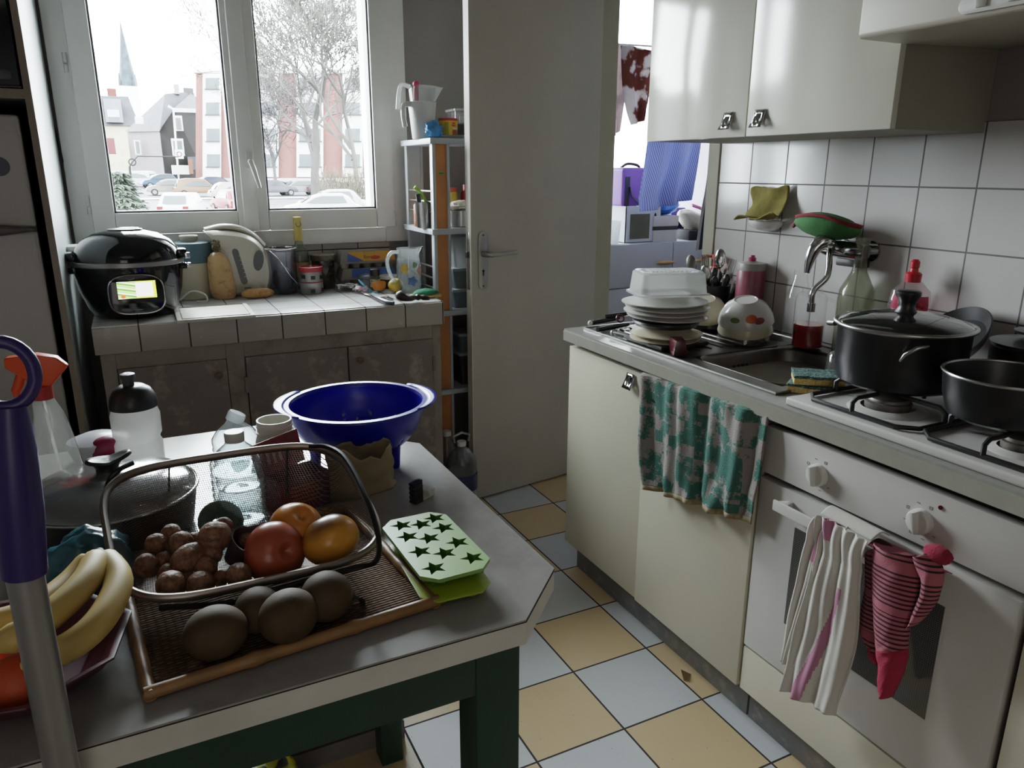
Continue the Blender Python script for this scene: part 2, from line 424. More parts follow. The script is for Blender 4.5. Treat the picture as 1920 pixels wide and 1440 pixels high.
MB().box((XF+.02, YS0, .10), (XR-.01, YS1, ZK-.04)).build('carcass', mt['carc'], u, world=True)
for (a, c, ps, nm) in ((YSM+.001, YS1, .0, 'l'), (YS0, YSM-.001, -.006, 'r')):
    dr = MB().box((XF+ps, a, .105), (XF+.018, c, .808)).build('door', mt['lam'], u, world=True, bevel=.002)
    if nm == 'l': h = pull(dr, 1.712, .776); slot(h, 1.712, .776)
    else:
        h = pull(dr, 1.585, .776, XF-.006)
MB().box((XF+.04, YS0, 0), (XF+.056, YS1-.02, .105)).build('plinth', mt['kick'], u, world=True)
# worktop with cut-out for basin
BX0, BX1, BY0, BY1 = 1.335, 1.70, 1.245, 1.57
WT0, WT1 = -.30, 2.072
b = MB()
b.box((1.222, WT0, ZK-.038), (BX0-.01, WT1, ZK)).box((BX1+.01, WT0, ZK-.038), (XR-.009, WT1, ZK)).box((BX0-.01, WT0, ZK-.038), (BX1+.01, BY0-.01, ZK)).box((BX0-.01, BY1+.01, ZK-.038), (BX1+.01, WT1, ZK))
wt = b.build('worktop', mt['work'], bevel=0, smooth=0); tag(wt, 'grey laminate worktop running along the tiled right wall', 'worktop')
MB().box((1.2195, WT0, ZK-.038), (1.2225, WT1+.001, ZK-.006)).box((1.222, WT1, ZK-.038), (XR-.009, WT1+.002, ZK-.006)).build('edge_band', mt['worke'], wt, world=True)
# sink
s = thing('kitchen_sink', 'stainless steel sink with drainer set into the grey worktop', 'sink', (1.52, 1.6, ZK))
b = MB(); z = ZK+.0035
SX0, SX1, SY0, SY1 = 1.277, 1.765, 1.205, 2.035
def slab(x0, x1, y0, y1): b.box((x0, y0, ZK), (x1, y1, z))
slab(SX0, BX0, SY0, SY1); slab(BX1, SX1, SY0, SY1); slab(BX0, BX1, SY0, BY0); slab(BX0, BX1, BY1, SY1)
b.build('sink_deck', mt['steeld'], s, world=True, bevel=.001)
b = MB()
b.tube([(SX0, SY0, z), (SX0, SY1, z), (SX1, SY1, z), (SX1, SY0, z)], .0042, 8, closed=True); b.build('raised_rim', mt['steel'], s, world=True)
b = MB(); n = 40; vs = []; fs = []
def rr(x0, x1, y0, y1, r, zz, k=8):
    out = []
    for cx, cy, a0 in ((x1-r, y1-r, 0), (x0+r, y1-r, PI/2), (x0+r, y0+r, PI), (x1-r, y0+r, 1.5*PI)):
        out += [(cx+r*cos(a0+PI/2*i/k), cy+r*sin(a0+PI/2*i/k), zz) for i in range(k+1)]
    return out
rings = [rr(BX0-.004, BX1+.004, BY0-.004, BY1+.004, .065, z+.0006), rr(BX0+.006, BX1-.006, BY0+.006, BY1-.006, .062, ZK-.01), rr(BX0+.014, BX1-.014, BY0+.014, BY1-.014, .06, ZK-.13), rr(BX0+.04, BX1-.04, BY0+.04, BY1-.04, .05, ZK-.155), rr(BX0+.15, BX1-.15, BY0+.14, BY1-.14, .02, ZK-.158)]
def loft(b, rings, cap=True):
    n = len(rings[0]); vs = [p for r in rings for p in r]
    fs = [(k*n+i, k*n+(i+1) % n, (k+1)*n+(i+1) % n, (k+1)*n+i) for k in range(len(rings)-1) for i in range(n)]
    if cap: fs.append(tuple((len(rings)-1)*n+i for i in range(n)))
    b.add(vs, fs)
loft(b, rings); bs = b.build('basin', mt['steeld'], s, world=True, solid=.002)
b = MB()
for k in range(4): b.box((1.475+k*.016, BY1-.012, ZK-.058), (1.483+k*.016, BY1-.0105, ZK-.034))
b.build('overflow_slots', mt['dark'], bs, world=True)
b = MB()
for k in range(9): b.tube([(1.36+k*.042, BY1+.05, z+.001), (1.36+k*.042, SY1-.05, z+.001)], .004, 8, flat=.6)
b.build('drainer_ribs', mt['steeld'], s, world=True)

# oven
OY0, OY1 = .597, 1.188
ov = thing('oven', 'white built-in oven with two control knobs under the worktop', 'oven', (XF, .89, .2))
MB().box((XF+.03, OY0, .235), (XR-.05, OY1, .818)).build('oven_body', mt['dark'], ov, world=True)
cpn = MB().box((XF-.004, OY0-.002, .694), (XF+.02, OY1-.004, .806)).build('control_panel', mt['white'], ov, world=True, bevel=.004)
def knob(y, z, rot):
    k = MB().lathe([(.024, 0), (.0235, .012), (.021, .016), (.0, .0165)], 28, T((XF-.004, y, z)) @ RY(-PI/2))
    M = T((XF-.004, y, z)) @ RX(rot)
    k.add([(-.012, -.005, -.023), (-.012, .005, -.023), (-.012, .0085, .023), (-.012, -.0085, .023), (-.026, -.001, -.02), (-.026, .001, -.02), (-.030, .0035, .021), (-.030, -.0035, .021)],
          [(0,1,5,4), (1,2,6,5), (2,3,7,6), (3,0,4,7), (4,5,6,7), (0,3,2,1)], M)
    return k.build('knob', mt['whitep'], cpn, world=True, bevel=.0006)
knob(1.025, .744, -.15); knob(.788, .742, -.2)
MB().cyl(.0042, -.001, .002, 12, T((XF-.004, .757, .782)) @ RY(-PI/2)).build('indicator_light', mat('dark_red_lens', '4a1013', .2), cpn, world=True)
b = MB(); g = mat('grey_print', '77736f', .6)
for (y0, z0) in ((1.025, .744), (.788, .742)):
    for k in range(7):
        a = -.4+k*.75; yy, zz = y0+.034*sin(a), z0+.034*cos(a)
        if k in (0, 2, 4): 
            b.box((XF-.0046, yy-.003, zz-.003), (XF-.0042, yy-.002, zz+.003)).box((XF-.0046, yy+.002, zz-.003), (XF-.0042, yy+.003, zz+.003)).box((XF-.0046, yy-.003, zz+.002), (XF-.0042, yy+.003, zz+.003)).box((XF-.0046, yy-.003, zz-.003), (XF-.0042, yy+.003, zz-.002))
        else: b.box((XF-.0046, yy-.003, zz-.001), (XF-.0042, yy+.003, zz+.001))
b.build('dial_marks', g, cpn, world=True)
od = MB().box((XF-.004, OY0, .232), (XF+.028, OY1-.002, .680)).build('oven_door', mt['white'], ov, world=True, bevel=.004)
t = NT('oven_mesh_window'); x = t.xyz(t.co()); fz = t.math('FRACT', t.math('DIVIDE', x[2], .0042)); fy = t.math('FRACT', t.math('DIVIDE', x[1], .0042))
gm = t.math('MAXIMUM', t.math('LESS_THAN', fz, .45), t.math('LESS_THAN', fy, .25)); t.bsdf(t.mix(gm, lin('2d2d2c'), lin('5f5e5b')), .12)
MB().box((XF-.0052, .718, .360), (XF-.003, 1.070, .602)).build('oven_window', t.m, od, world=True)
hd = MB().box((XF-.040, .720, .636), (XF-.033, 1.108, .660))
for yy in (.73, 1.075): hd.add([(XF-.034, yy, .638), (XF-.034, yy+.028, .638), (XF-.003, yy+.02, .640), (XF-.003, yy+.008, .640), (XF-.034, yy, .658), (XF-.034, yy+.028, .658), (XF-.003, yy+.02, .656), (XF-.003, yy+.008, .656)], [(0,3,2,1),(4,5,6,7),(0,1,5,4),(1,2,6,5),(2,3,7,6),(3,0,4,7)])
hd.build('oven_handle', mt['white'], od, world=True, bevel=.002)
op = thing('oven_plinth_panel', 'cream panel with grey plinth beneath the white oven', 'cabinet', (XF, .89, 0))
MB().box((XF-.002, OY0, .105), (XF+.016, OY1-.002, .226)).build('panel', mt['lam'], op, world=True, bevel=.002)
MB().box((XF+.04, OY0-.02, 0), (XF+.056, OY1, .105)).build('plinth', mt['kick'], op, world=True)
nc = thing('base_cabinet', 'cream base cabinet to the right of the oven, cut by the photo edge', 'cabinet', (XF, .3, 0))
MB().box((XF+.02, WT0, .10), (XR-.05, .585, ZK-.04)).build('carcass', mt['dark'], nc, world=True)
MB().box((XF, WT0, .105), (XF+.018, .585, .634)).build('door', mt['lam'], nc, world=True, bevel=.002)
MB().box((XF, WT0, .641), (XF+.018, .585, .808)).build('drawer', mt['lam'], nc, world=True, bevel=.002)
MB().box((XF+.04, WT0, 0), (XF+.056, OY0-.02, .105)).build('plinth', mt['kick'], nc, world=True)

# hob
HX0, HX1, HY0, HY1, ZH_ = 1.241, 1.735, .563, 1.143, ZK+.018
hb = thing('gas_hob', 'white four-burner gas hob with black pan supports on the worktop', 'hob', (1.49, .85, ZK))
b = MB(); b.box((HX0, HY0, ZK), (HX1, HY1, ZH_)); b.build('hob_plate', mt['white'], hb, world=True, bevel=.006, seg=3)
burn = [(1.365, .985, .042), (1.365, .715, .030), (1.605, .985, .03), (1.605, .715, .036)]
for (x, y, r) in burn:
    o = MB().lathe([(r*1.9, 0), (r*1.75, .004), (r*1.35, .006), (r*1.25, .008)], 32, T((x, y, ZH_-.001)), cap=False).build('burner_dish', mt['white'], hb, world=True)
    MB().lathe([(r*1.05, .003), (r*1.08, .018), (r*.95, .02), (r*.95, .023), (r*.9, .026), (0, .027)], 32, T((x, y, ZH_))).build('burner_cap', mat('burner_metal', '6c6660', .5, .6, var=.3, vs=40), o, world=True)
def support(y0, y1):
    b = MB(); x0, x1 = HX0+.022, HX1-.02; zz = ZH_+.006; r = .0048
    ch = .03
    b.tube([(x0+ch, y0, zz), (x0, y0+ch, zz), (x0, y1-ch, zz), (x0+ch, y1, zz), (x1, y1, zz), (x1, y0, zz)], r, 8, closed=True)
    yc = (y0+y1)/2
    for xc in (1.365, 1.605):
        for (dx, dy) in ((1, 0), (-1, 0), (0, 1), (0, -1)):
            ex = {1: min(x1, xc+.12), -1: max(x0, xc-.12)}.get(dx, xc); ey = {1: y1, -1: y0}.get(dy, yc)
            if dx: p = [(ex, yc, zz), (ex, yc, zz+.020), (ex-dx*.012, yc, zz+.029), (xc+dx*.03, yc, zz+.029)]
            else: p = [(xc, ey, zz), (xc, ey, zz+.020), (xc, ey-dy*.012, zz+.029), (xc, yc+dy*.03, zz+.029)]
            b.tube(p, r, 8)
    return b.build('pan_support', mt['iron'], hb, world=True)
support(.86, 1.118); support(.590, .848)

# wall cabinets
CX, CZ = 1.47, 1.447
wc = thing('wall_cabinet', 'cream glossy two-door wall cabinet above the sink', 'cabinet', (CX, 1.58, CZ))
MB().box((CX+.02, 1.152, CZ), (XR-.002, 2.012, 2.15)).build('carcass', mt['carc'], wc, world=True)
tg = NT('wavy_gloss_laminate'); tg.bsdf(lin('c9c6b8'), .12); 
tg.bump(tg.noise(3.0, 1.5), .28, .02)
for (a, c, y, m_) in ((1.584, 2.014, 1.648, tg.m), (1.15, 1.580, 1.532, mt['lamg'])):
    dr = MB().box((CX, a, CZ), (CX+.018, c, 2.15)).build('door', m_, wc, world=True, bevel=.002)
    h = pull(dr, y, CZ+.042, CX); slot(h, y, CZ+.042, CX)
# hood
hx = 1.337
hd = thing('range_hood', 'beige cooker hood over the gas hob', 'hood', (1.55, .85, 1.61))
prof = [(hx+.006, 1.612), (hx, 1.618), (hx, 1.685), (hx+.06, 1.735), (XR-.002, 1.76), (XR-.002, 1.625), (hx+.11, 1.612)]
b = MB(); n = len(prof)
y0, y1 = .55, 1.146
vs = [(x, y0, z) for x, z in prof]+[(x, y1, z) for x, z in prof]
b.add(vs, [tuple(range(n)), tuple(range(n, 2*n))[::-1]] + [(i, n+i, n+(i+1) % n, (i+1) % n) for i in range(n)])
b.build('hood_body', mat('hood_beige', 'b5ad9e', .4, var=.04), hd, world=True, bevel=.004)
sp = at(1800, 14, X=hx)
b = MB(); hh = .014
pts = [(.55+.012, sp.z-hh), (sp.y-hh, sp.z-hh)] + [(sp.y-hh+hh*sin(a), sp.z-hh*cos(a)) for a in [PI*i/10 for i in range(1, 10)]] + [(sp.y-hh, sp.z+hh), (.562, sp.z+hh)]
b.prism(pts, 0, .005, Matrix(((0,0,-1,hx),(1,0,0,0),(0,1,0,0),(0,0,0,1))))
hp = b.build('switch_panel', mt['whitep'], hd, world=True, bevel=.0015)
b = MB()
for k in range(3): b.box((hx-.008, sp.y-.052-k*.055, sp.z-.007), (hx-.005, sp.y-.033-k*.055, sp.z+.006))
b.build('switch', mat('hood_switch', '8d867c', .4), hp, world=True, bevel=.001)

# ------------------------------------------------------------------ tiled masonry counter under the window
cb = thing('tiled_counter', 'white-tiled masonry counter with worn grey doors under the window', 'counter', (.43, YF, 0))
CX0, CX1 = -.152, 1.017
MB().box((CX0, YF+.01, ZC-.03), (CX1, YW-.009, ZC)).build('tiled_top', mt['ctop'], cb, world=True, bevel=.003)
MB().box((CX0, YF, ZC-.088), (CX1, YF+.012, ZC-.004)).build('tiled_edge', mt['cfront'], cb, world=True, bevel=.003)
b = MB()
zd0, zd1 = .10, .745
xs = [CX0+.012, -.098, .232, .29, .972, CX1-.012]
for k in (0, 2, 4): b.box((xs[k], YF+.012, 0), (xs[k+1], YF+.07, ZC-.03))
for k in (1, 3): b.box((xs[k], YF+.012, zd1), (xs[k+1], YF+.07, ZC-.03)).box((xs[k], YF+.012, 0), (xs[k+1], YF+.07, zd0))
b.box((CX0+.012, YF+.07, 0), (CX0+.05, YW, ZC-.03)).box((CX1-.05, YF+.07, 0), (CX1-.012, YW, ZC-.03))
b.build('concrete_frame', mt['plaster'], cb, world=True, bevel=.002)
for (a, c, kx) in ((-.096, .23, .202), (.292, .642, None), (.646, .97, .684)):
    dd = MB().box((a, YF+.004, zd0), (c, YF+.022, zd1)).build('door', mt['olddoor'], cb, world=True, bevel=.003)
    if kx: MB().lathe([(.006, 0), (.006, .008), (.012, .014), (.012, .02), (0, .024)], 16, T((kx, YF+.004, .695)) @ RX(PI/2)).build('knob', mat('wood_knob', '6b5648', .6), dd, world=True)
for x in (.288, .973):
    MB().box((x-.006, YF+.001, .62), (x+.006, YF+.012, .675)).build('hinge', mt['olddoor'], cb, world=True, bevel=.002)

# ------------------------------------------------------------------ fridge housing
FX1, FYF = -.204, 2.56
fh = thing('fridge_housing', 'tall beige-edged appliance housing left of the window', 'cabinet', (-.55, FYF, 0))
hm = mat('housing_panel', 'a3a9a8', .4, var=.06); he = mat('housing_edge', '85796c', .6, var=.06)
XLH = -.92
MB().box((FX1-.018, FYF+.003, 0), (FX1, YW-.01, 2.3)).box((XLH, FYF+.003, 0), (XLH+.018, YW-.01, 2.3)).box((XLH, FYF+.003, 2.28), (FX1, YW-.01, 2.3)).build('side_panels', hm, fh, world=True)
MB().box((FX1-.018, FYF, 0), (FX1, FYF+.003, 2.3)).box((XLH, FYF, 0), (XLH+.018, FYF+.003, 2.3)).box((XLH+.018, FYF, 1.545), (FX1-.018, FYF+.003, 1.57)).build('front_edging', he, fh, world=True)
MB().box((XLH+.018, FYF+.003, 1.545), (FX1-.018, YW-.01, 1.57)).build('shelf', hm, fh, world=True)
MB().box((XLH+.018, YW-.03, 0), (FX1-.018, YW-.012, 2.28)).build('back_panel', mt['dark'], fh, world=True)
fr = thing('fridge', 'white two-door fridge inside the tall housing', 'fridge', (-.55, FYF, 0))
fm = mat('fridge_enamel', '9c9792', .35, var=.03)
MB().box((-.85, FYF+.03, .02), (-.248, YW-.05, 1.50)).build('fridge_body', mt['black'], fr, world=True)
MB().box((-.85, FYF+.002, 1.2), (-.246, FYF+.04, 1.503)).build('freezer_door', fm, fr, world=True, bevel=.01, seg=3)
dl = MB().box((-.85, FYF+.002, .04), (-.246, FYF+.04, 1.188)).build('fridge_door', fm, fr, world=True, bevel=.01, seg=3)
MB().grid(lambda a, c: (-.75+.50*a, FYF-.004-.02*sin(PI*a), 1.194+(c-.5)*(.004+.045*sin(PI*a)**.8)), 16, 2).build('handle_trim', mat('grey_handle', '514b4b', .4), dl, world=True, solid=.004)
q = at(-2, 312, Y=FYF)
mg = MB().cyl(.026, 0, .004, 24, T((q.x, FYF+.002, q.z)) @ RX(PI/2)).build('fridge_magnet', mat('navy_magnet', '1b2440', .4), None); tag(mg, 'round navy blue magnet on the freezer door', 'magnet')
mw = thing('microwave', 'dark built-in microwave on the shelf above the fridge', 'microwave', (-.55, FYF, 1.572))
MB().box((-.86, FYF+.02, 1.575), (-.228, YW-.06, 1.98)).build('microwave_body', mt['black'], mw, world=True)
md = MB().box((-.86, FYF-.002, 1.578), (-.228, FYF+.02, 1.98)).build('microwave_front', mat('midnight_glass', '0a0e18', .12), mw, world=True, bevel=.003)
q = at(10, 138, Y=FYF-.002)
MB().box((-.36, FYF-.006, 1.592), (-.243, FYF-.002, 1.618)).build('door_button', mat('button_grey', '33363c', .35), md, world=True, bevel=.002)

# ------------------------------------------------------------------ table
TX0, TX1, TY0, TY1 = -.95, .546, .832, 1.884
poly = [(TX0, TY0), (.438, TY0), (TX1, .941), (TX1, 1.584), (.26, TY1), (TX0, TY1)]
tb = thing('kitchen_table', 'white laminate table with clipped corners and dark green legs', 'table', (-.2, 1.35, 0))
MB().prism(poly, ZT-.003, ZT).build('tabletop', mt['ttop'], tb, world=True)
MB().prism(poly, ZT-.040, ZT-.004).build('table_edge', mt['tedge'], tb, world=True)
def inset(p, d):
    cx, cy = sum(a for a, _ in p)/len(p), sum(c for _, c in p)/len(p)
    return [(x-d*(1 if x > cx else -1), y-d*(1 if y > cy else -1)) for x, y in p]
MB().prism(inset(poly, -.0006), ZT-.0044, ZT-.0030).build('seam', mt['dark'], tb, world=True)
ax0, ax1, ay0, ay1 = TX0+.05, .43, .872, 1.495
ap = MB()
ap.box((ax0, ay0, .605), (ax1, ay0+.025, ZT-.04)).box((ax0, ay1-.025, .605), (ax1, ay1, ZT-.04)).box((ax1-.03, ay0, .605), (ax1-.005, ay1, ZT-.04)).box((ax0, ay0, .605), (ax0+.025, ay1, ZT-.04))
ap.build('apron', mt['green'], tb, world=True, bevel=.002)
for (x, y, w_) in ((.376, .87, .072), (.378, ay1-.055, .052), (ax0-.005, .87, .072), (ax0-.005, ay1-.055, .052)):
    MB().box((x, y, 0), (x+w_, y+w_, ZT-.04)).build('leg', mt['green'], tb, world=True, bevel=.003)

# ------------------------------------------------------------------ shelving rack
RX0, RX1, RY0, RY1 = 1.058, 1.50, 2.815, 3.145
rk = thing('shelving_rack', 'grey and orange-wood shelving unit in the corner behind the door', 'shelf', (1.25, 2.93, 0))
gm = mat('rack_grey', 'a7adb3', .4, var=.05); om = mat('orange_veneer', 'b77945', .5, var=.1, vs=14)
for (x0, x1) in ((RX0, RX0+.072), (RX1-.072, RX1)):
    for yy in (RY0, RY1-.03):
        MB().box((x0, yy, 0), (x0+.014, yy+.03, 1.47)).box((x1-.012, yy, 0), (x1, yy+.03, 1.47)).build('post', gm, rk, world=True, bevel=.003)
        MB().box((x0+.014, yy+.006, 0), (x1-.012, yy+.024, 1.47)).build('veneer_strip' if yy == RY0 else 'rear_panel', om if yy == RY0 else gm, rk, world=True)
for z in (.10, .48, .812, 1.138, 1.478):
    MB().box((RX0-.012, RY0-.014, z-.022), (RX1+.01, RY1+.01, z)).build('shelf_board', gm, rk, world=True, bevel=.004)
for z in (1.20, 1.24, 1.28, .90, .94, .985): MB().tube([(RX0+.008, RY0+.02, z), (RX0+.008, RY1-.02, z)], .0045, 8).build('side_rail', mt['steel'], rk, world=True)
q = at(831, 324, Y=RY0+.006); MB().ball((0, 0, 0), (.012, .001, .005), 16, 8, T((RX0+.038, RY0+.0055, q.z))).build('green_sticker', mat('green_sticker', '2f8a4a', .5), rk, world=True)
# ------------------------------------------------------------------ things on the table
def lump(mb, c, r, amp, fq, seed, n=28, k=18, M=None):
    o = Vector((seed*3.1, seed*1.7, seed))
    return mb.ball(c, r, n, k, M, fn=lambda v: 1+amp*noise.noise(v*fq+o)+amp*.5*noise.noise(v*fq*2.3+o))
def cubic(pts, n=24):
    """smooth Catmull-Rom through points"""
    P = [Vector(p) for p in pts]; P = [P[0]*2-P[1]] + P + [P[-1]*2-P[-2]]; out = []
    seg = len(P)-3
    for i in range(n+1):
        u = i/n*seg; k = min(int(u), seg-1); t = u-k; a, b, c, d = P[k:k+4]
        out.append(.5*((2*b)+(c-a)*t+(2*a-5*b+4*c-d)*t*t+(3*b-a-3*c+d)*t**3))
    return out
# colander
cl = thing('colander', 'deep blue plastic colander standing on small feet near the table corner', 'colander', (.392, 1.545, ZT))
blue = mat('blue_plastic', '0a1494', .28, var=.05)
R0 = .143; zr = .134
prof = []
for i in range(25):
    t = i/24; prof.append((.045+(R0-.045)*sin(t*PI/2)**.9 if i else .001, .026+(zr-.026)*(1-cos(t*PI/2))**.95))
n = 144; vs = []; fs = []
for r, z in prof:
    vs += [(r*cos(2*PI*i/n), r*sin(2*PI*i/n), z) for i in range(n)]
for k in range(24):
    for i in range(n):
        hole = (i % 6 == 0) and k in (5, 7, 9, 11, 13) and not (k == 13 and i % 12)
        if not hole: fs.append((k*n+i, k*n+(i+1) % n, (k+1)*n+(i+1) % n, (k+1)*n+i))
MB().add(vs, fs).build('bowl', blue, cl, solid=.0022)
MB().lathe([(R0-.002, zr-.002), (R0, zr+.003), (R0+.012, zr+.003), (R0+.0125, zr-.001), (R0+.001, zr-.004)], 72, cap=False).build('rim', blue, cl)
for s, nm in ((0, 'r'), (PI, 'l')):
    A = RZ(s+math.radians(-12 if s == 0 else -12))
    b = MB()
    def hg(u, v):
        a = (u-.5)*1.35; w = .004+.017*(cos((u-.5)*PI))**.6
        r = R0+.010+w*v; return (r*cos(a), r*sin(a), zr+.002+.003*v)
    b.grid(hg, 20, 3, A); b.build('handle', blue, cl, solid=.004)
for k in range(3):
    a = math.radians(-55+120*k)
    MB().lathe([(.008, 0), (.010, .004), (.014, .065)], 14, T((.098*cos(a), .098*sin(a), 0))).build('foot', blue, cl)

# pan with glass lid
pn = thing('lidded_pan', 'wide dark pan with a domed glass lid beside the wire basket', 'pan', (-.088, 1.392, ZT))
MB().lathe([(.11, 0), (.128, .01), (.137, .065), (.139, .076), (.134, .076), (.125, .015), (0, .012)], 56).build('pan_body', mt['iron'], pn)
ld = MB().lathe([(.139, .080), (.134, .088), (.12, .098), (.09, .109), (.05, .117), (.0, .119)], 56, cap=False).build('glass_lid', glass('steamed_lid_glass', 'cfd2d4', .14, .48, 'b4b7b9', 2.6), pn)
MB().tube([(.1405*cos(2*PI*i/56), .1405*sin(2*PI*i/56), .079) for i in range(56)], .0028, 8, closed=True).build('lid_rim', mt['steel'], ld)
kb = MB().lathe([(.0, .116), (.013, .117), (.0125, .125), (.017, .132)], 20, sx=1.25)
def kf(u, v):
    a = 2*PI*u; r = v; return ((.005+.034*r*cos(a)*(1.1 if cos(a) < 0 else 1)), .021*r*sin(a), .1345+.008*r*r*abs(cos(a))+.004*r*cos(a))
kb.grid(kf, 28, 6, cu=True); kb.build('lid_knob', mt['black'], ld, solid=.006)

# sports bottle
sb = thing('sports_bottle', 'milky white squeeze bottle with black cap at the back of the table', 'bottle', (-.042, 1.69, ZT))
milk = glass('milky_plastic', 'f4f4f2', .25, .72, 'e3e2de', .6)
MB().lathe([(0, .002), (.040, 0), (.046, .006), (.0475, .045), (.047, .062), (.043, .070), (.043, .076), (.0475, .084), (.048, .125), (.044, .137), (.043, .150)], 40).build('bottle_body', milk, sb)
cp = MB().lathe([(.0465, .142), (.047, .150), (.044, .165), (.036, .180), (.024, .188), (.014, .189)], 40).build('cap', mt['black'], sb)
MB().lathe([(.011, .187), (.011, .203), (.014, .204), (.014, .213), (.008, .215), (0, .2135)], 24, T((-.004, 0, 0))).build('nozzle', mat('nozzle_plastic', '3a3a3a', .4), cp)
# spray bottle
sp = thing('spray_bottle', 'clear spray bottle with an orange trigger head', 'bottle', (-.192, 1.63, ZT), -.15)
MB().lathe([(.0, .001), (.043, 0), (.047, .006), (.047, .05), (.042, .10), (.036, .135), (.030, .165), (.020, .19), (.0155, .20), (.0155, .215)], 36, sx=1.05, sy=.7, fn=lambda q, a: (q[0]-(.010 if (q[0] < 0 and .12 < q[2] < .17) else 0)*-1, q[1], q[2])).build('bottle_body', glass('spray_plastic', 'eef0ee', .06, .13, 'd8d6d0', 1.8), sp)
org = mat('orange_plastic', 'd9501f', .35, var=.06); orr = mat('red_collar', 'a5281d', .4)
MB().lathe([(.018, .196), (.0185, .222), (.015, .224)], 28).build('collar', orr, sp)
hd_ = MB().add([(-.052, -.010, .262), (-.052, .010, .262), (-.02, .012, .236), (-.02, -.012, .236), (.052, -.007, .258), (.052, .007, .258), (.02, .012, .222), (.02, -.012, .222), (-.012, -.012, .222), (-.012, .012, .222),
    (-.05, -.012, .281), (-.05, .012, .281), (.0, .013, .285), (.0, -.013, .285), (.034, -.011, .277), (.034, .011, .277)],
    [(0,1,2,3), (3,2,9,8), (8,9,6,7), (7,6,5,4), (4,5,15,14), (14,15,12,13), (13,12,11,10), (10,11,1,0), (0,3,8,13,10), (8,7,4,14,13), (1,11,12,9,2), (9,12,15,5,6)])
hd_.build('trigger_head', org, sp, bevel=.004, seg=3)
MB().tube([(-.03, 0, .245), (-.036, 0, .228), (-.043, 0, .215), (-.042, 0, .205)], [.008, .009, .008, .006], 10).build('trigger', org, sp)
MB().tube([(0, 0, .20), (.003, 0, .12), (.012, 0, .01)], .003, 8).build('dip_tube', milk, sp)
# round tub behind
q = at(182, 818, Y=1.78)
tbk = thing('plastic_tub', 'round white tub with magenta side behind the white squeeze bottle', 'tub', (q.x, 1.80, ZT))
MB().lathe([(.03, 0), (.05, .01), (.058, .04), (.056, .05), (.03, .062), (0, .064)], 32, SC(1.1, 1, .95)).build('tub_body', mat('pearl_plastic', 'c2c6cc', .3), tbk)
MB().ball((.02, -.035, .032), (.043, .03, .030)).build('magenta_side', mat('magenta_plastic', '7a1742', .4), tbk)

# water bottles and jar
def wbottle(nm, lab, loc, h, r, capc, level, tilt=0):
    w_ = thing('water_bottle', lab, 'bottle', loc)
    pr = [(0, .006), (r*.7, .0), (r*.95, .005), (r, .015)]
    k = 7
    for i in range(k):
        z0 = .018+(h*.62-.018)*i/k; z1 = .018+(h*.62-.018)*(i+.5)/k
        pr += [(r, z0), (r*.955, z1)]
    pr += [(r, h*.63), (r*.98, h*.68), (r*.75, h*.78), (r*.42, h*.86), (.0145, h*.9), (.0135, h-.012)]
    bd = MB().lathe(pr, 36, cap=False).build('bottle_body', glass('pet_'+nm, 'eef4f5', .08, .10, 'ffffff', 2.4), w_)
    MB().lathe([(0, level), (r*.93, level)], 32).build('water_surface', glass('water_'+nm, 'dfe9ea', .02, .12, 'ffffff', 2.2), bd)
    M = T((0, 0, h-.018))
    MB().lathe([(.017, 0), (.0175, .014), (.016, .018), (0, .018)], 24, M @ (RY(tilt))).build('cap', capc, w_)
wbottle('a', 'clear water bottle with white screw cap just behind the basket', (.118, 1.345, ZT), .172, .047, mt['whitep'], .10)
wbottle('b', 'taller clear bottle with a tilted translucent cap behind the capped water bottle', (.134, 1.50, ZT), .160, .046, mt['fog'], .05, .5)
jr = thing('plastic_jar', 'open white screw-neck jar between the water bottles and the blue colander', 'jar', (.204, 1.458, ZT))
jr.scale = (.88, .88, 1.12)
MB().lathe([(0, .003), (.038, 0), (.043, .006), (.043, .095), (.039, .104), (.039, .108), (.041, .109), (.041, .112), (.038, .113), (.038, .119), (.0395, .120), (.0395, .123), (.038, .124), (.038, .132), (.0345, .132), (.0345, .105), (.036, .09), (.036, .02), (0, .012)], 40).build('jar_body', mat('ivory_plastic', 'cfccc0', .4, var=.03), jr)
# tea box
bx = thing('tea_carton', 'opened purple tea carton with its flap up behind the apples', 'box', (.222, 1.362, ZT), math.radians(18))
pur = mat('purple_card', '4b1a40', .5, var=.25, vs=18); rose = mat('rose_card', '7d2f3c', .5, var=.3, vs=30)
b = MB(); b.box((-.05, -.033, 0), (-.0485, .033, .07)).box((.0485, -.033, 0), (.05, .033, .07)).box((-.05, -.033, 0), (.05, -.0315, .07)).box((-.05, .0315, 0), (.05, .033, .07)).box((-.05, -.033, 0), (.05, .033, .002))
cb_ = b.build('carton', pur, bx)
MB().box((-.05, 0, 0), (.05, .0015, .065), T((-.012, .030, .069)) @ RX(-.15) @ RY(-.12)).build('flap', rose, bx)
b = MB()
for k in range(4): b.box((-.036+k*.012, -.002, .018), (-.030+k*.012, -.0005, .05))
b.build('flap_print', mat('pale_print', 'b99a9c', .6), bx, loc=(-.012, .030, .069), rot=(-.15, -.12, 0))
b = MB()
for k in range(5): b.box((-.03, -.0338, .052-k*.008), (.035-.008*(k % 2), -.0331, .055-k*.008))
b.build('carton_print', mat('gold_print', '8a6a4c', .6), cb_)
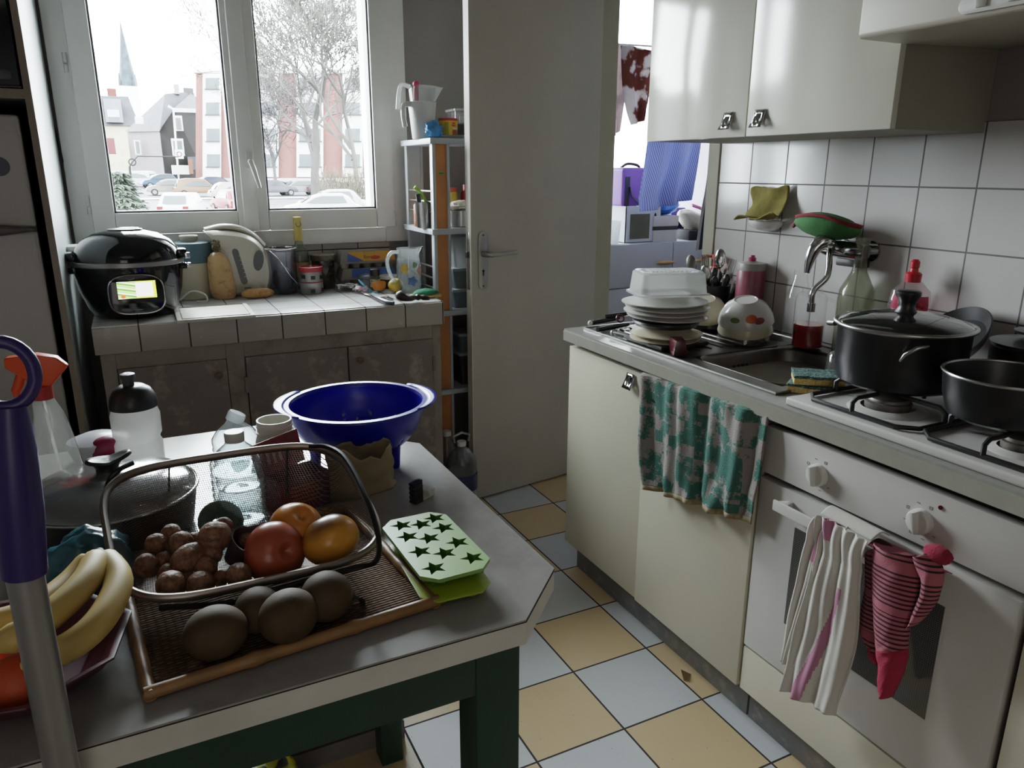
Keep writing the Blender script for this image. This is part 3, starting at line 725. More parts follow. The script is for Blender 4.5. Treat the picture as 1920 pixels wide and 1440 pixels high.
# paper bag
pb = MB()
def bagf(u, v):
    a = 2*PI*u; rr_ = 1+.22*noise.noise(Vector((cos(a)*1.6, sin(a)*1.6, v*2.5)))
    w = .062*(1-.15*v); top = .028*v*(noise.noise(Vector((cos(a)*2.2, sin(a)*2.2, 5)))+.3*abs(sin(a*2.5)))
    return (w*1.25*rr_*cos(a), w*.55*rr_*sin(a)*(1+.35*v), .085*v+top)
pb.grid(bagf, 44, 14, cu=True); pb.grid(lambda u, v: (.062*1.2*v*cos(2*PI*u), .034*v*sin(2*PI*u), .003), 44, 2, cu=True)
o = pb.build('paper_bag', mat('kraft_paper', '8f7f62', .8, var=.15, vs=20, bump=.3), None, loc=(.352, 1.378, ZT), rz=.2, solid=.001)
tag(o, 'crumpled beige paper bag between the basket and the colander', 'paper bag')
# teal bag
tl = MB(); lump(tl, (0, 0, .045), (.056, .046, .052), .2, 2.2, 4, 40, 26)
o = tl.build('plastic_bag', mat('teal_plastic_film', '2f5f6b', .3, var=.2, vs=16), None, loc=(-.118, 1.202, ZT), smooth=60)
for v in o.data.vertices: v.co.z = max(v.co.z, .001)
tag(o, 'crumpled teal plastic bag between the pan and the bananas', 'bag')

# ice trays
def ang_tray(poly): return poly
gl1 = mat('green_silicone', '7d9f55', .38, var=.06); gl2 = mat('deep_green_silicone', '4f7a33', .45)
P1, P2, P3, P4 = [at(*p, Z=.782) for p in ((795, 1088), (924, 1066), (832, 950), (712, 984))]
cen = (P1+P2+P3+P4)/4; ax = ((P2-P1)+(P3-P4)).normalized(); rz_ = math.atan2(ax.y, ax.x)
wI = ((P2-P1).length+(P3-P4).length)/4; lI = ((P4-P1).length+(P3-P2).length)/4
it = thing('ice_cube_tray', 'green ice tray with ten star-shaped wells on top of a lime tray', 'ice tray', (cen.x, cen.y, .758), rz_)
def star(cx, cy, R, r, a0):
    return [(cx+(R if k % 2 == 0 else r)*cos(a0+k*PI/5), cy+(R if k % 2 == 0 else r)*sin(a0+k*PI/5)) for k in range(10)]
cw = .022; outline = [(-wI+cw, -lI), (wI-cw, -lI), (wI, -lI+cw), (wI, lI-cw), (wI-cw, lI), (-wI+cw, lI), (-wI, lI-cw), (-wI, -lI+cw)]
stars = []
spx = [(820, 963), (762, 1004), (833, 987), (790, 983), (785, 1033), (859, 1015), (812, 1065), (887, 1043), (817, 1010), (850, 1000)]
grid_px = [(815, 963), (747, 979), (790, 983), (838, 989), (767, 1005), (806, 1009), (859, 1015), (790, 1034), (833, 1036), (889, 1044), (813, 1064)]
inv = (T(it.location) @ RZ(rz_)).inverted()
for p in [(816, 963), (748, 979), (790, 983), (838, 988), (765, 1006), (805, 1009), (861, 1016), (788, 1034), (834, 1037), (889, 1045), (814, 1065)]:
    q = inv @ at(*p, Z=.782); stars.append((max(-wI+.023, min(wI-.023, q.x)), max(-lI+.027, min(lI-.027, q.y))))
bm = bmesh.new(); zt = .024
ov_ = [bm.verts.new((x, y, zt)) for x, y in outline]; es = [bm.edges.new((ov_[i], ov_[(i+1) % 8])) for i in range(8)]
wells = MB()
for (cx, cy) in stars:
    pts = star(cx, cy, .0205, .0088, .35)
    sv = [bm.verts.new((x, y, zt)) for x, y in pts]; es += [bm.edges.new((sv[i], sv[(i+1) % 10])) for i in range(10)]
    lo = star(cx, cy, .019, .008, .35); n = 10
    wells.add([(x, y, zt) for x, y in pts]+[(x, y, .003) for x, y in lo], [(i, (i+1) % n, n+(i+1) % n, n+i) for i in range(n)]+[tuple(range(n, 2*n))])
bmesh.ops.triangle_fill(bm, use_beauty=True, edges=es)
me = bpy.data.meshes.new('tray_top'); bm.to_mesh(me); bm.free(); me.materials.append(gl1)
o = bpy.data.objects.new('tray_top', me); COL.objects.link(o); o.parent = it
wells.build('star_wells', gl2, it, smooth=0)
b = MB(); n = 8
b.add([(x, y, zt) for x, y in outline]+[(x, y, .018) for x, y in outline]+[(x*.93, y*.95, .017) for x, y in outline], [(i, (i+1) % n, n+(i+1) % n, n+i) for i in range(n)]+[(n+i, n+(i+1) % n, 2*n+(i+1) % n, 2*n+i) for i in range(n)])
b.build('tray_skirt', gl1, it, smooth=0)
lt = thing('ice_cube_tray', 'lime green tray of round wells lying under the star-shaped ice tray', 'ice tray', (cen.x-.002, cen.y-.022, ZT+.002), rz_-.07)
lim = mat('lime_silicone', '8fa31f', .35, var=.08)
MB().prism([(x*.98, y*.98) for x, y in outline], .012, .0155).build('tray_top', lim, lt, bevel=.0015)
b = MB()
for i in range(2):
    for j in range(4): b.lathe([(.0, 0), (.014, .001), (.019, .008), (.021, .0125)], 20, T((-.024+.048*i, -.078+.052*j, 0)))
b.build('round_wells', lim, lt)
# black clip with white foot
ck = thing('food_clip', 'small black toothed clip with white base on the table beside the colander', 'clip', (.443, 1.285, ZT), .5)
b = MB(); b.box((-.018, -.008, 0), (.02, .012, .004)); b.box((.012, -.01, 0), (.03, .014, .014), RY(-.1)); b.build('clip_base', mt['whitep'], ck, bevel=.001)
b = MB(); pts = [(-.022, 0), (-.026, .04)]
for k in range(9): b.box((-.028+.002*(k % 2), -.012+.001*k, .002+k*.0045), (-.008+.001*k, .006, .0065+k*.0045))
b.build('clip_teeth', mt['black'], ck)

# bamboo tray
rzt = math.radians(4)
t0, t1, t2 = at(262, 1303, Z=.752), at(803, 1130, Z=.752), at(660, 948, Z=.752)
tc_ = (t0+t2)/2; ux = (t1-t0); rzt = math.atan2(ux.y, ux.x); tw = ux.length/2; tl_ = (t2-t1).length/2
ty = thing('bamboo_tray', 'woven bamboo serving tray under the wire basket', 'tray', (tc_.x, tc_.y, ZT), rzt)
t = NT('woven_bamboo'); x = t.xyz(t.co()); s_ = .011
fx = t.math('DIVIDE', x[0], s_); fy = t.math('DIVIDE', x[1], s_*.55)
par = t.math('FLOORED_MODULO', t.math('ADD', t.math('FLOOR', fx), t.math('FLOOR', fy)), 2.0)
bump1 = t.math('SINE', t.math('MULTIPLY', fx, PI)); bump2 = t.math('SINE', t.math('MULTIPLY', fy, PI))
h = t.math('ADD', t.math('ABSOLUTE', bump2), t.math('MULTIPLY', par, t.math('ABSOLUTE', bump1)))
col = t.mix(t.math('MULTIPLY', h, .5), lin('2e1c10'), lin('70502f'))
t.bsdf(col, .8, 0, .25); t.bump(h, .8, .003)
MB().box((-tw+.006, -tl_+.006, .002), (tw-.006, tl_-.006, .006)).build('woven_base', t.m, ty)
bam = mat('bamboo_cane', '8a6740', .4, var=.25, vs=22)
def cane(p, q, r=.0085):
    p, q = Vector(p), Vector(q); L_ = (q-p).length; k = max(2, round(L_/.13)); pts = []; rs = []
    N = 40
    for i in range(N+1):
        u = i/N*k; f = abs(u-round(u)); pts.append(p.lerp(q, i/N)); rs.append(r*(1+.32*math.exp(-(f/.05)**2) if 0 < round(u) < k else r/r))
    return MB().tube(pts, rs, 12)
for p, q in (((-tw-.006, -tl_, .011), (tw+.006, -tl_, .011)), ((-tw-.006, tl_, .011), (tw+.006, tl_, .011)), ((-tw, -tl_-.006, .010), (-tw, tl_+.006, .010)), ((tw, -tl_-.006, .010), (tw, tl_+.006, .010))):
    cane(p, q).build('bamboo_rim', bam, ty)
# brown oval fruit in the tray
fm_ = mat('brown_fruit_skin', '463417', .7, var=.2, vs=30, bump=.2)
for i, (px, py, r, rr3, lab) in enumerate(((405, 1188, .036, 1.12, 'large brown oval fruit at the left front of the bamboo tray'), (541, 1157, .037, 1.1, 'pale brown oval fruit in front of the basket, second from left on the tray'), (612, 1120, .036, 1.05, 'dark oval fruit with a dry leaf at the right of the tray front'), (478, 1125, .032, 1.1, 'oval fruit half hidden under the front rim of the basket'))):
    zc = ZT+.009+r*.97 if i < 3 else ZT+.007+r
    q = at(px, py, Z=zc-.002); 
    if i == 3: q.y = .962
    o = MB().ball((0, 0, 0), (r*rr3, r, r*.95), 28, 18, RZ(.5*i)).build('fruit', fm_, None, loc=(q.x, q.y, zc)); tag(o, lab, 'fruit', 'brown oval fruit on the bamboo tray')
q = at(668, 1112, Z=ZT+.03)
b = MB(); b.grid(lambda u, v: ((u-.5)*.05, (v-.5)*.022*sin(PI*max(.05, min(.95, u))), .012*sin(u*5)+.006*abs(v-.5)), 10, 4)
o = b.build('dry_leaf', mat('dry_leaf_green', '2c3020', .7), None, loc=(q.x, q.y, ZT+.016), rz=.6, solid=.0008, rot=(.3, .2, .6)); tag(o, 'curled dark leaf on the tray beside the oval fruit', 'leaf')

# wire basket
wbk = thing('wire_basket', 'fine mesh metal basket with looped handles holding walnuts and apples', 'basket', (.101, 1.13, ZT+.01))
rim_px = [(215, 900), (300, 865), (450, 846), (560, 836), (640, 852), (690, 920), (702, 985), (690, 1040), (650, 1062), (450, 1100), (340, 1110), (270, 1092), (225, 1045), (205, 990)]
def zrim(y): return .80+.37*(y-1.0)
HW, HD = .186, .134; CY = 1.1325; CXb = .101; NE = 4.2
def sup(a, w, d): 
    c, s = cos(a), sin(a); return (w*math.copysign(abs(c)**(2/NE), c), d*math.copysign(abs(s)**(2/NE), s))
N = 72
rimpts = []
for i in range(N):
    x, y = sup(2*PI*i/N, HW, HD); Y = CY+y; rimpts.append(Vector((CXb+x-.012*(y/HD), Y, zrim(Y))))
MB().tube(rimpts, .0075, 10, closed=True, flat=.75, up=(0, -.35, 1)).build('rim', mat('basket_rim_metal', '8c837c', .35, .8), wbk, world=True)
t = NT('wire_mesh'); x = t.xyz(t.co()); nz = t.xyz(t.n('ShaderNodeNewGeometry').outputs['Normal'])
pit = .0034
hor = t.math('GREATER_THAN', t.math('ABSOLUTE', nz[2]), .72)
ca = t.math('ADD', x[0], t.math('MULTIPLY', x[1], t.math('SUBTRACT', 1.0, hor))); 
cb2 = t.math('ADD', t.math('MULTIPLY', x[1], hor), t.math('MULTIPLY', x[2], t.math('SUBTRACT', 1.0, hor)))
l1 = t.math('LESS_THAN', t.math('FRACT', t.math('DIVIDE', ca, pit)), .22); l2 = t.math('LESS_THAN', t.math('FRACT', t.math('DIVIDE', cb2, pit)), .22)
al = t.math('MAXIMUM', l1, l2); t.bsdf(lin('5d5550'), .35, .8); t.l(al, t.b.inputs['Alpha'])
def meshf(u, v):
    a = 2*PI*u
    k = v
    if k < .6:
        s = k/.6; w, d = HW-.035*s, HD-.045*s; x, y = sup(a, w, d); Y = CY+y+.012*s; top = zrim(CY+sup(a, HW, HD)[1]); z = top*(1-s)+(ZT+.02)*s
    else:
        s = (k-.6)/.4; x, y = sup(a, (HW-.035)*(1-s*.98), (HD-.045)*(1-s*.98)); Y = CY+y+.012; z = ZT+.02-.004*s
    return (CXb+x-.012*(y/HD)*(1 if k < .6 else .5), Y, z)
MB().grid(meshf, 72, 20, cu=True).build('mesh_body', t.m, wbk, world=True)
hm_ = mat('dark_handle_wire', '1c1a19', .4, .5)
for sgn in (-1, 1):
    xx = CXb+sgn*(HW+.018); P = []
    if sgn < 0: pts = [(250, 868), (222, 882), (203, 905), (199, 950), (203, 1000), (212, 1040)]; zz = [.905, .90, .885, .865, .84, .81]
    else: pts = [(580, 836), (615, 838), (650, 862), (690, 940), (710, 1010), (706, 1050), (680, 1062), (600, 1082), (440, 1128), (300, 1140)]; zz = [.905, .905, .90, .868, .83, .81, .795, .79, .782, .775]
    pts = [at(p[0], p[1], Z=z_) for p, z_ in zip(pts, zz)]
    MB().tube(cubic(pts, 40), .0042, 8).build('handle_loop', hm_, wbk, world=True)
for (px, py, py2) in ((317, 862, 925), (538, 842, 930)):
    a_ = at(px, py, Z=.90); e_ = at(px, py2, Z=.83)
    MB().tube([a_, e_], .0016, 6).build('wire_strut', hm_, wbk, world=True)
# walnuts
t = NT('walnut_shell'); nn = t.noise(95, 4, .7); t.bsdf(t.ramp(nn, [(.30, '4a2f1e'), (.5, '7d573c'), (.72, '9a7252')]), .5); t.bump(t.noise(130, 3, .6), .9, .004); wn = t.m
walnut = None
nuts = [(290,720,60),(340,600,55),(425,540,50),(480,600,62),(385,690,45),(525,680,72),(668,560,80),(620,735,56),(408,770,52),(428,835,72),(590,830,66),(700,795,40),(805,775,62),(655,655,52),(550,575,38),(510,795,42),(850,580,42),(718,500,46)]
names = ['leftmost walnut in the wire basket', 'walnut above the leftmost one, against the basket side', 'topmost small walnut at the back left of the pile', 'wrinkled walnut in the middle of the left pile', 'small round walnut among the left ones', 'long walnut lying slanted in the middle of the pile', 'biggest walnut, on top of the pile beside the green plate', 'round walnut with a seam left of the brown cup', 'walnut at the lower left of the pile', 'walnut touching the front rim at the left', 'walnut touching the front rim in the middle', 'tiny walnut below the brown cup', 'walnut at the foot of the red apple', 'walnut in shadow behind the brown cup', 'walnut half hidden behind the wrinkled one', 'half buried walnut at the bottom of the pile', 'walnut behind the brown cup next to the red apple', 'farthest walnut at the back of the basket']
for i, ((zx, zy, r), lab) in enumerate(zip(nuts, names)):
    px, py = 180+zx/3, 820+zy/3; R = r/3/1120*.98
    zc = ZT+.032+R + max(0, (800-zy))/300*.038
    q = at(px, py, Z=zc)
    if walnut is None:
        def wf(v): return 1+.05*noise.noise(v*4)+.03*abs(noise.noise(v*8))-.05*math.exp(-(v.x/.07)**2)
        walnut = MB().ball((0,0,0), (.0165, .0175, .0165), 26, 18, fn=lambda v: wf(v)*(1+.10*max(0, -v.z)**4)).build('walnut', wn, None)
        o = walnut
    else: o = walnut.copy(); COL.objects.link(o)
    o.location = q; s_ = R/.0165; o.scale = (s_, s_*(1.28 if i in (5, 9) else 1), s_*.97); o.rotation_euler = (random.uniform(0, 3), random.uniform(0, 3), .9 if i == 5 else random.uniform(0, 3))
    if i == 5: o.rotation_euler = (.2, .9, -.9)
    tag(o, lab, 'walnut', 'walnuts in the wire basket')
# cup
q = at(430, 1042, Z=ZT+.055)
cu = MB().lathe([(.014, 0), (.016, .001), (.026, .045), (.0275, .046), (.0245, .045), (.014, .003), (0, .003)], 26).build('baking_cup', mat('plum_brown_paper', '3a2a2c', .5), None, loc=(q.x+.006, q.y, ZT+.046), rot=(.35, .55, 0)); tag(cu, 'small dark brown cup tipped over between the walnuts and the red apple', 'cup')
# apples
def apple(lab, px, py, z, r, m1, stem, rot):
    q = at(px, py, Z=z)
    a_ = thing('apple', lab, 'apple', (q.x, q.y, q.z), rot=rot)
    pr = []
    for k in range(21):
        t_ = PI*k/20; rr_ = sin(t_)*(1+.10*sin(t_)) ; z_ = -cos(t_)
        z_ = z_*.88 - (.30*math.exp(-(rr_/.26)**2) if z_ > 0 else -.14*math.exp(-(rr_/.22)**2))
        pr.append((max(rr_, 0)*r*.93, z_*r))
    MB().lathe(pr, 36, cap=False).build('flesh', m1, a_)
    if stem: MB().tube([(0, 0, r*.45), (.002, .001, r*.75), (.005, .002, r*.95)], [.0018, .0016, .002], 6).build('stem', mat('stem_brown', '2a1d12', .7), a_)
    return a_
def apskin(nm, c1, c2, th, dark=None):
    t = NT(nm); n = t.noise(22, 5); z = t.xyz(t.co('Generated'))
    f = t.math('ADD', t.math('MULTIPLY', n, .5), z[2] if dark is None else z[0])
    c = t.ramp(f, [(th-.18, c1), (th+.18, c2)])
    t.bsdf(c, .28); return t.m
apple('large red apple lying on its side at the front of the basket', 515, 1036, ZT+.063, .046, apskin('red_apple_skin', '5f1218', '9c4a2c', .78), False, (1.15, .25, .35))
apple('orange-red apple at the back between the two other apples', 556, 990, ZT+.074, .042, apskin('orange_apple_skin', 'b5431b', 'c27a2c', .8), False, (.5, .3, 0))
apple('yellow apple with a brown bruise at the right end of the basket', 620, 1012, ZT+.069, .044, apskin('yellow_apple_skin', '4d2c12', 'c78a2c', .5), False, (2.6, -.35, 0))
# green-rimmed dish behind the walnuts
q = at(398, 985, Z=ZT+.04)
b = MB(); b.lathe([(.012, 0), (.03, .006), (.038, .02)], 28, cap=False); o = b.build('dish', mat('green_white_plastic', '5f8f7a', .3, var=.5, vs=30), None, loc=(.075, 1.318, ZT+.012), rot=(.9, 0, .2), solid=.002); tag(o, 'small green and white dish tilted behind the walnuts', 'dish')

# fruit bowl with bananas and oranges
fb = thing('fruit_bowl', 'maroon plastic fruit bowl at the lower left table edge', 'bowl', (-.195, .99, ZT))
mar = mat('maroon_plastic', '4a1620', .4, var=.08)
MB().lathe([(0, .004), (.07, 0), (.085, .006), (.118, .032), (.130, .046), (.136, .047), (.1355, .050), (.127, .049), (.112, .034), (.08, .010), (0, .008)], 8, RZ(.2), fn=None).build('bowl_body', mar, fb, bevel=.004)
ban = mat('banana_skin', 'b79b58', .5, var=.12, vs=12); bst = mat('banana_stem', '6e6a2c', .6)
def banana(lab, pts, r=.0175):
    P = cubic([at(p[0], p[1], Z=z_) for p, z_ in pts], 26); o = Vector((-.195, .99, ZT+.05))
    b_ = thing('banana', lab, 'banana', P[13])
    rs = []
    for i in range(27):
        u = i/26; rs.append(r*min(1, (.42+1.0*max(0, (u-.12))/.14) if u < .25 else 1, .25+(1-u)*5))
        if u < .12: rs[-1] = r*.36
    MB().tube(P[:6], rs[:6], 12).build('stem', bst, b_, world=True)
    MB().tube(P[4:], rs[4:], 14).build('peel', ban, b_, world=True, smooth=70)
banana('front banana of the bunch, curving over the bowl rim', [((186, 1035), .862), ((200, 1052), .862), ((222, 1092), .855), ((190, 1160), .845), ((130, 1212), .835), ((40, 1250), .825)])
banana('middle banana of the bunch in the maroon bowl', [((183, 1037), .868), ((180, 1052), .869), ((160, 1090), .867), ((105, 1145), .86), ((40, 1190), .85), ((-40, 1215), .845)])
banana('rear banana of the bunch behind the broom stick', [((176, 1042), .858), ((168, 1054), .853), ((130, 1095), .842), ((60, 1146), .84), ((0, 1168), .84), ((-50, 1175), .84)])
om_ = mat('orange_peel', 'b0451a', .5, var=.1, bump=.25, bs=400)
for (px, py, lab) in ((35, 1285, 'orange at the front of the maroon bowl under the bananas'), (-15, 1240, 'second orange in the bowl, cut by the left photo edge')):
    q = at(px, py, Z=ZT+.045); o = MB().ball((0,0,0), .034, 28, 18).build('orange', om_, None, loc=(q.x, q.y+.01, ZT+.043)); tag(o, lab, 'orange', 'oranges in the maroon bowl')

# broom
br = thing('broom', 'purple and silver broom stick leaning on the front edge of the table', 'broom', (-.139, .795, 0))
def bp(px, py, y=.80): return at(px, py, Y=y)
ring = bp(3, 703); p1 = bp(20, 760); p2 = bp(46, 1075); p3 = bp(116, 1440)
pv = mat('purple_plastic', '2b1b5c', .35, var=.06)
dirn = (p3-p2).normalized(); foot = p3 + dirn*((.03-p3.z)/dirn.z)
MB().tube([p2-dirn*.004, foot], .0165, 20).build('silver_tube', mat('silver_tube', '8c8a88', .38, .5, var=.04), br, world=True)
MB().tube([p1+dirn*.0, p1.lerp(p2, .25), p1.lerp(p2, .6), p2], [.013, .0185, .021, .020], 20).build('grip', pv, br, world=True)
rp = []
for i in range(28):
    a = 2*PI*i/28; rp.append(ring+Vector((.026*cos(a), 0, .031*sin(a))))
MB().tube(rp, .0062, 10, closed=True).build('hanging_loop', pv, br, world=True)
b = MB(); b.box((-.17, -.025, .05), (.17, .025, .09), T((foot.x, foot.y, 0))); b.build('broom_head', pv, br, world=True, bevel=.01)
b = MB(); b.box((-.165, -.03, 0), (.165, .03, .05), T((foot.x, foot.y, 0))); b.build('bristles', mat('grey_bristles', '6d6a74', .9, bump=1, bs=300), br, world=True)

# under the table
cr_ = thing('crate', 'dark red box on a grey base standing under the table behind its rear leg', 'crate', (.214, 1.48, 0))
MB().box((-.26, .03, .05), (.24, .33, .30), T((0, 0, 0))).build('crate_body', mat('dark_red_wood', '4d1f18', .5, var=.2), cr_, bevel=.006)
MB().box((-.262, .028, 0), (.242, .332, .05), T((0, 0, 0))).build('crate_base', mat('pale_grey_base', '77736e', .6), cr_)
MB().tube([(.24, .10, .155), (.252, .10, .155), (.255, .13, .155), (.255, .23, .155), (.252, .27, .155), (.24, .27, .155)], .009, 8).build('crate_handle', mat('red_handle', '5e2018', .4), cr_)
yb = MB(); lump(yb, (0, 0, .10), (.09, .07, .105), .15, 2, 12, 36, 24)
q = at(490, 1432, Z=.2)
t = NT('yellow_printed_film'); n = t.noise(26, 1); t.bsdf(t.ramp(n, [(.52, lin('8f8a1c')), (.56, lin('20201a'))]), .35)
o = yb.build('shopping_bag', t.m, None, loc=(q.x, q.y, 0)); 
for v in o.data.vertices: v.co.z = max(v.co.z, .001)
tag(o, 'yellow and black printed bag on the floor under the table', 'bag')

# ------------------------------------------------------------------ dishes and things on the right worktop
ZD = ZK+.0075   # resting height on the drainer ribs
plate_w = mat('white_china', 'c2c0ba', .18, var=.03); plate_b = mat('ivory_china', 'bcb39a', .25, var=.04)
PC = (1.375, 1.745)
def plate(nm, lab, R, z, m_, dx=0, dy=0, tilt=0, grp=None):
    """plate turned upside down"""
    o = MB().lathe([(R, 0), (R+.001, .003), (R*.72, .011), (R*.62, .019), (R*.60, .024), (R*.57, .024), (R*.55, .019), (0, .018), ], 56).build(nm, m_, None, loc=(PC[0]+dx, PC[1]+dy, z), rot=(tilt, tilt*.6, 0))
    return tag(o, lab, 'plate', grp)
plate('plate', 'lowest ivory plate at the base of the dish stack on the drainer', .103, ZD+.012, plate_b)
plate('plate', 'upper ivory plate directly under the black lid in the dish stack', .104, ZD+.026, plate_b, .002, -.004)
o = MB().lathe([(.088, 0), (.098, .010), (.096, .016), (.02, .028), (0, .028)], 44).build('pan_lid', mt['black'], None, loc=(PC[0], PC[1], ZD+.051)); tag(o, 'black lid between the ivory plates and the white plates', 'lid')
labs = ['bottom white plate of the upside-down stack, resting on the black lid', 'second lowest white plate of the upside-down stack', 'second highest white plate of the upside-down stack', 'top white plate of the stack, carrying the translucent tub']
for i, lab in enumerate(labs):
    plate('plate', lab, [.118, .120, .121, .124][i], ZD+.079+i*.0135, plate_w, [.004, -.003, 0, -.006][i], [0, .003, -.002, .004][i], [.02, 0, 0, -.015][i])
o = MB().box((-.085, -.095, 0), (.085, .095, .012)).build('rack_base', mt['iron'], None, loc=(PC[0]+.0, PC[1], ZD-.001), bevel=.003); tag(o, 'dark draining mat under the stack of plates', 'mat')
# translucent tub
tb_ = thing('food_tub', 'translucent rectangular tub upside down on top of the white plates', 'tub', (PC[0]-.008, PC[1]-.01, ZD+.146), -.30)
def rrect(hx_, hy_, r, z, k=6):
    return [(x, y, z) for x, y, _ in rr(-hx_, hx_, -hy_, hy_, r, 0, k)]
b = MB(); loft(b, [rrect(.108, .078, .03, 0), rrect(.108, .078, .03, .004), rrect(.100, .070, .028, .006), rrect(.094, .064, .026, .060), rrect(.088, .058, .024, .066), rrect(.07, .042, .02, .0665), rrect(.066, .038, .018, .064)])
b.build('tub_body', glass('tub_plastic', 'eef0ee', .25, .62, 'd6d6d2', .7), tb_)
b = MB()
for k in range(10): b.box((-.06+k*.0125, -.028, .064), (-.055+k*.0125, .028, .068))
b.build('ribbed_base', glass('tub_ribs', 'f2f2f0', .25, .8, 'dcdcd8', .6), tb_)
# maroon box
o = MB().add([(-.036, -.02, 0), (.036, -.02, 0), (.036, .02, 0), (-.036, .02, 0), (-.036, -.013, .042), (.036, -.018, .040), (.036, .018, .040), (-.036, .013, .042)], [(0,3,2,1),(4,5,6,7),(0,1,5,4),(1,2,6,5),(2,3,7,6),(3,0,4,7)]).build('scraper', mat('maroon_resin', '47151f', .25), None, loc=(1.318, 1.612, ZD-.001), rz=1.1, bevel=.003)
tag(o, 'dark maroon block-shaped tool at the front edge of the drainer', 'kitchen tool')
# utensils lying at the left end of the drainer
def utensil(lab, cat, p, q, r, m_, tip=None, nm='kitchen_knife'):
    t_ = thing(nm, lab, cat, (Vector(p)+Vector(q))/2)
    MB().tube([Vector(p), Vector(p).lerp(Vector(q), .3), Vector(p).lerp(Vector(q), .8), Vector(q)], [r*.9, r, r*.9, r*.7], 12).build('handle', m_, t_, world=True)
    d_ = (Vector(q)-Vector(p)).normalized(); s_ = d_.cross(Vector((0, 0, 1)))
    e = Vector(q)+d_*.06
    MB().add([Vector(q)+s_*.008, e+s_*.006, e+d_*.03, e-s_*.006, Vector(q)-s_*.008], [(0, 1, 2, 3, 4)]).build('blade', mt['steel'], t_, world=True, solid=.002)
    if tip: MB().ball((0,0,0), r*1.08, 14, 10, T(Vector(p))).build('end_cap', tip, t_, world=True)
    return t_
P = lambda x, y, z: at(x, y, Z=z)
utensil('black-handled knife with a white end cap at the left end of the drainer', 'knife', P(1107, 606, ZD+.02), P(1160, 596, ZD+.02), .008, mt['black'], mt['whitep'])
utensil('black knife lying in front of the white-capped one', 'knife', P(1120, 618, ZD+.009), P(1178, 608, ZD+.009), .008, mt['black'])
utensil('black handled spoon pointing toward the maroon block', 'spoon', P(1150, 624, ZD+.007), P(1192, 634, ZD+.007), .009, mt['iron'], mt['steel'], 'cooking_spoon')
utensil('dark ladle handle behind the knives at the corner of the worktop', 'ladle', P(1135, 594, ZD+.03), P(1176, 588, ZD+.04), .008, mt['iron'], None, 'ladle')
q = P(1163, 597, ZD+.032)
o = MB().tube([(.013*cos(2*PI*i/20), .004*sin(2*PI*i/20), .011*sin(2*PI*i/20)) for i in range(20)], .0032, 8, closed=True).build('ring', mat('dark_red_ring', '5a1c1c', .4), None, loc=q); tag(o, 'small dark red ring on the knife handles beside the plates', 'ring')
# cutlery holder
ch = thing('cutlery_holder', 'black cutlery holder crammed with forks and spoons behind the plates', 'cutlery holder', (1.70, 1.925, ZD))
MB().lathe([(.046, 0), (.05, .004), (.060, .125), (.062, .127), (.059, .128), (.048, .008), (0, .006)], 28).build('holder_cup', mt['black'], ch)
random.seed(3)
cl_labels = ['big spoon standing upright in the cutlery holder', 'fork standing left of the big spoon in the cutlery holder', 'dark oval spoon at the left of the cutlery holder', 'black-handled knife leaning right in the cutlery holder', 'black handle leaning left in the cutlery holder', 'fork at the right of the big spoon in the cutlery holder', 'thin black handle at the back of the cutlery holder', 'small spoon low in the front of the cutlery holder', 'broad black spatula handle at the front left of the cutlery holder', 'broad black handle at the front right of the cutlery holder', 'short black handle in the middle of the cutlery holder', 'black knife handle just behind the short one in the cutlery holder']
specs = [('spoon', .01, -.01, .04, .0, .20, mt['chrome']), ('fork', -.012, .012, -.10, .05, .185, mt['chrome']), ('spoon', -.03, .03, -.28, .1, .18, mt['steeld']), ('handle', .03, -.03, .42, -.1, .165, mt['black']), ('handle', -.035, .02, -.42, -.1, .155, mt['black']), ('fork', .02, -.02, .2, .05, .18, mt['steel']), ('handle', .0, .02, .12, .2, .17, mt['black']), ('spoon', -.005, -.02, -.12, -.2, .15, mt['steel']), ('handle', -.02, -.03, -.2, -.15, .165, mt['black']), ('handle', .015, -.03, .22, -.15, .17, mt['black']), ('handle', 0, -.03, .05, -.12, .155, mt['black']), ('handle', .005, .0, -.02, .05, .18, mt['black'])]
for (k, dx, dy, tl1, tl2, L_, m_), lab in zip(specs, cl_labels):
    # dx runs along the photo's sideways axis
    base = Vector((1.70+dx*.45, 1.925-dx*.9+dy*.2, ZD+.012))
    ax_ = Vector((tl1*.45+tl2*.6, -tl1*.9+tl2*.4, 1)).normalized()
    b = MB(); e = base+ax_*L_
    b.tube([base, base+ax_*L_*.5, e-ax_*.035], [.005, .0045, .003] if k != 'handle' else [.006, .009, .010], 10)
    side = Vector((.45, -.9, 0)); nrm = ax_.cross(side).normalized(); side = nrm.cross(ax_)
    Mx = Matrix((side, nrm, ax_)).transposed().to_4x4(); Mx.translation = e
    if k == 'spoon': b.ball((0, 0, 0), (.019, .006, .032), 16, 10, Mx)
    elif k == 'fork':
        b.box((-.012, -.0015, -.035), (.012, .0015, -.015), Mx)
        for j in range(4): b.box((-.012+j*.0068, -.0012, -.016), (-.0085+j*.0068, .0012, .025), Mx)
    else: b.ball((0, 0, -.03), (.0125, .009, .02), 12, 8, Mx)
    o = b.build({'spoon': 'spoon', 'fork': 'fork', 'handle': 'table_knife'}[k], m_, None, loc=base, world=True); tag(o, lab, {'spoon': 'spoon', 'fork': 'fork', 'handle': 'knife'}[k], 'cutlery in the black holder')
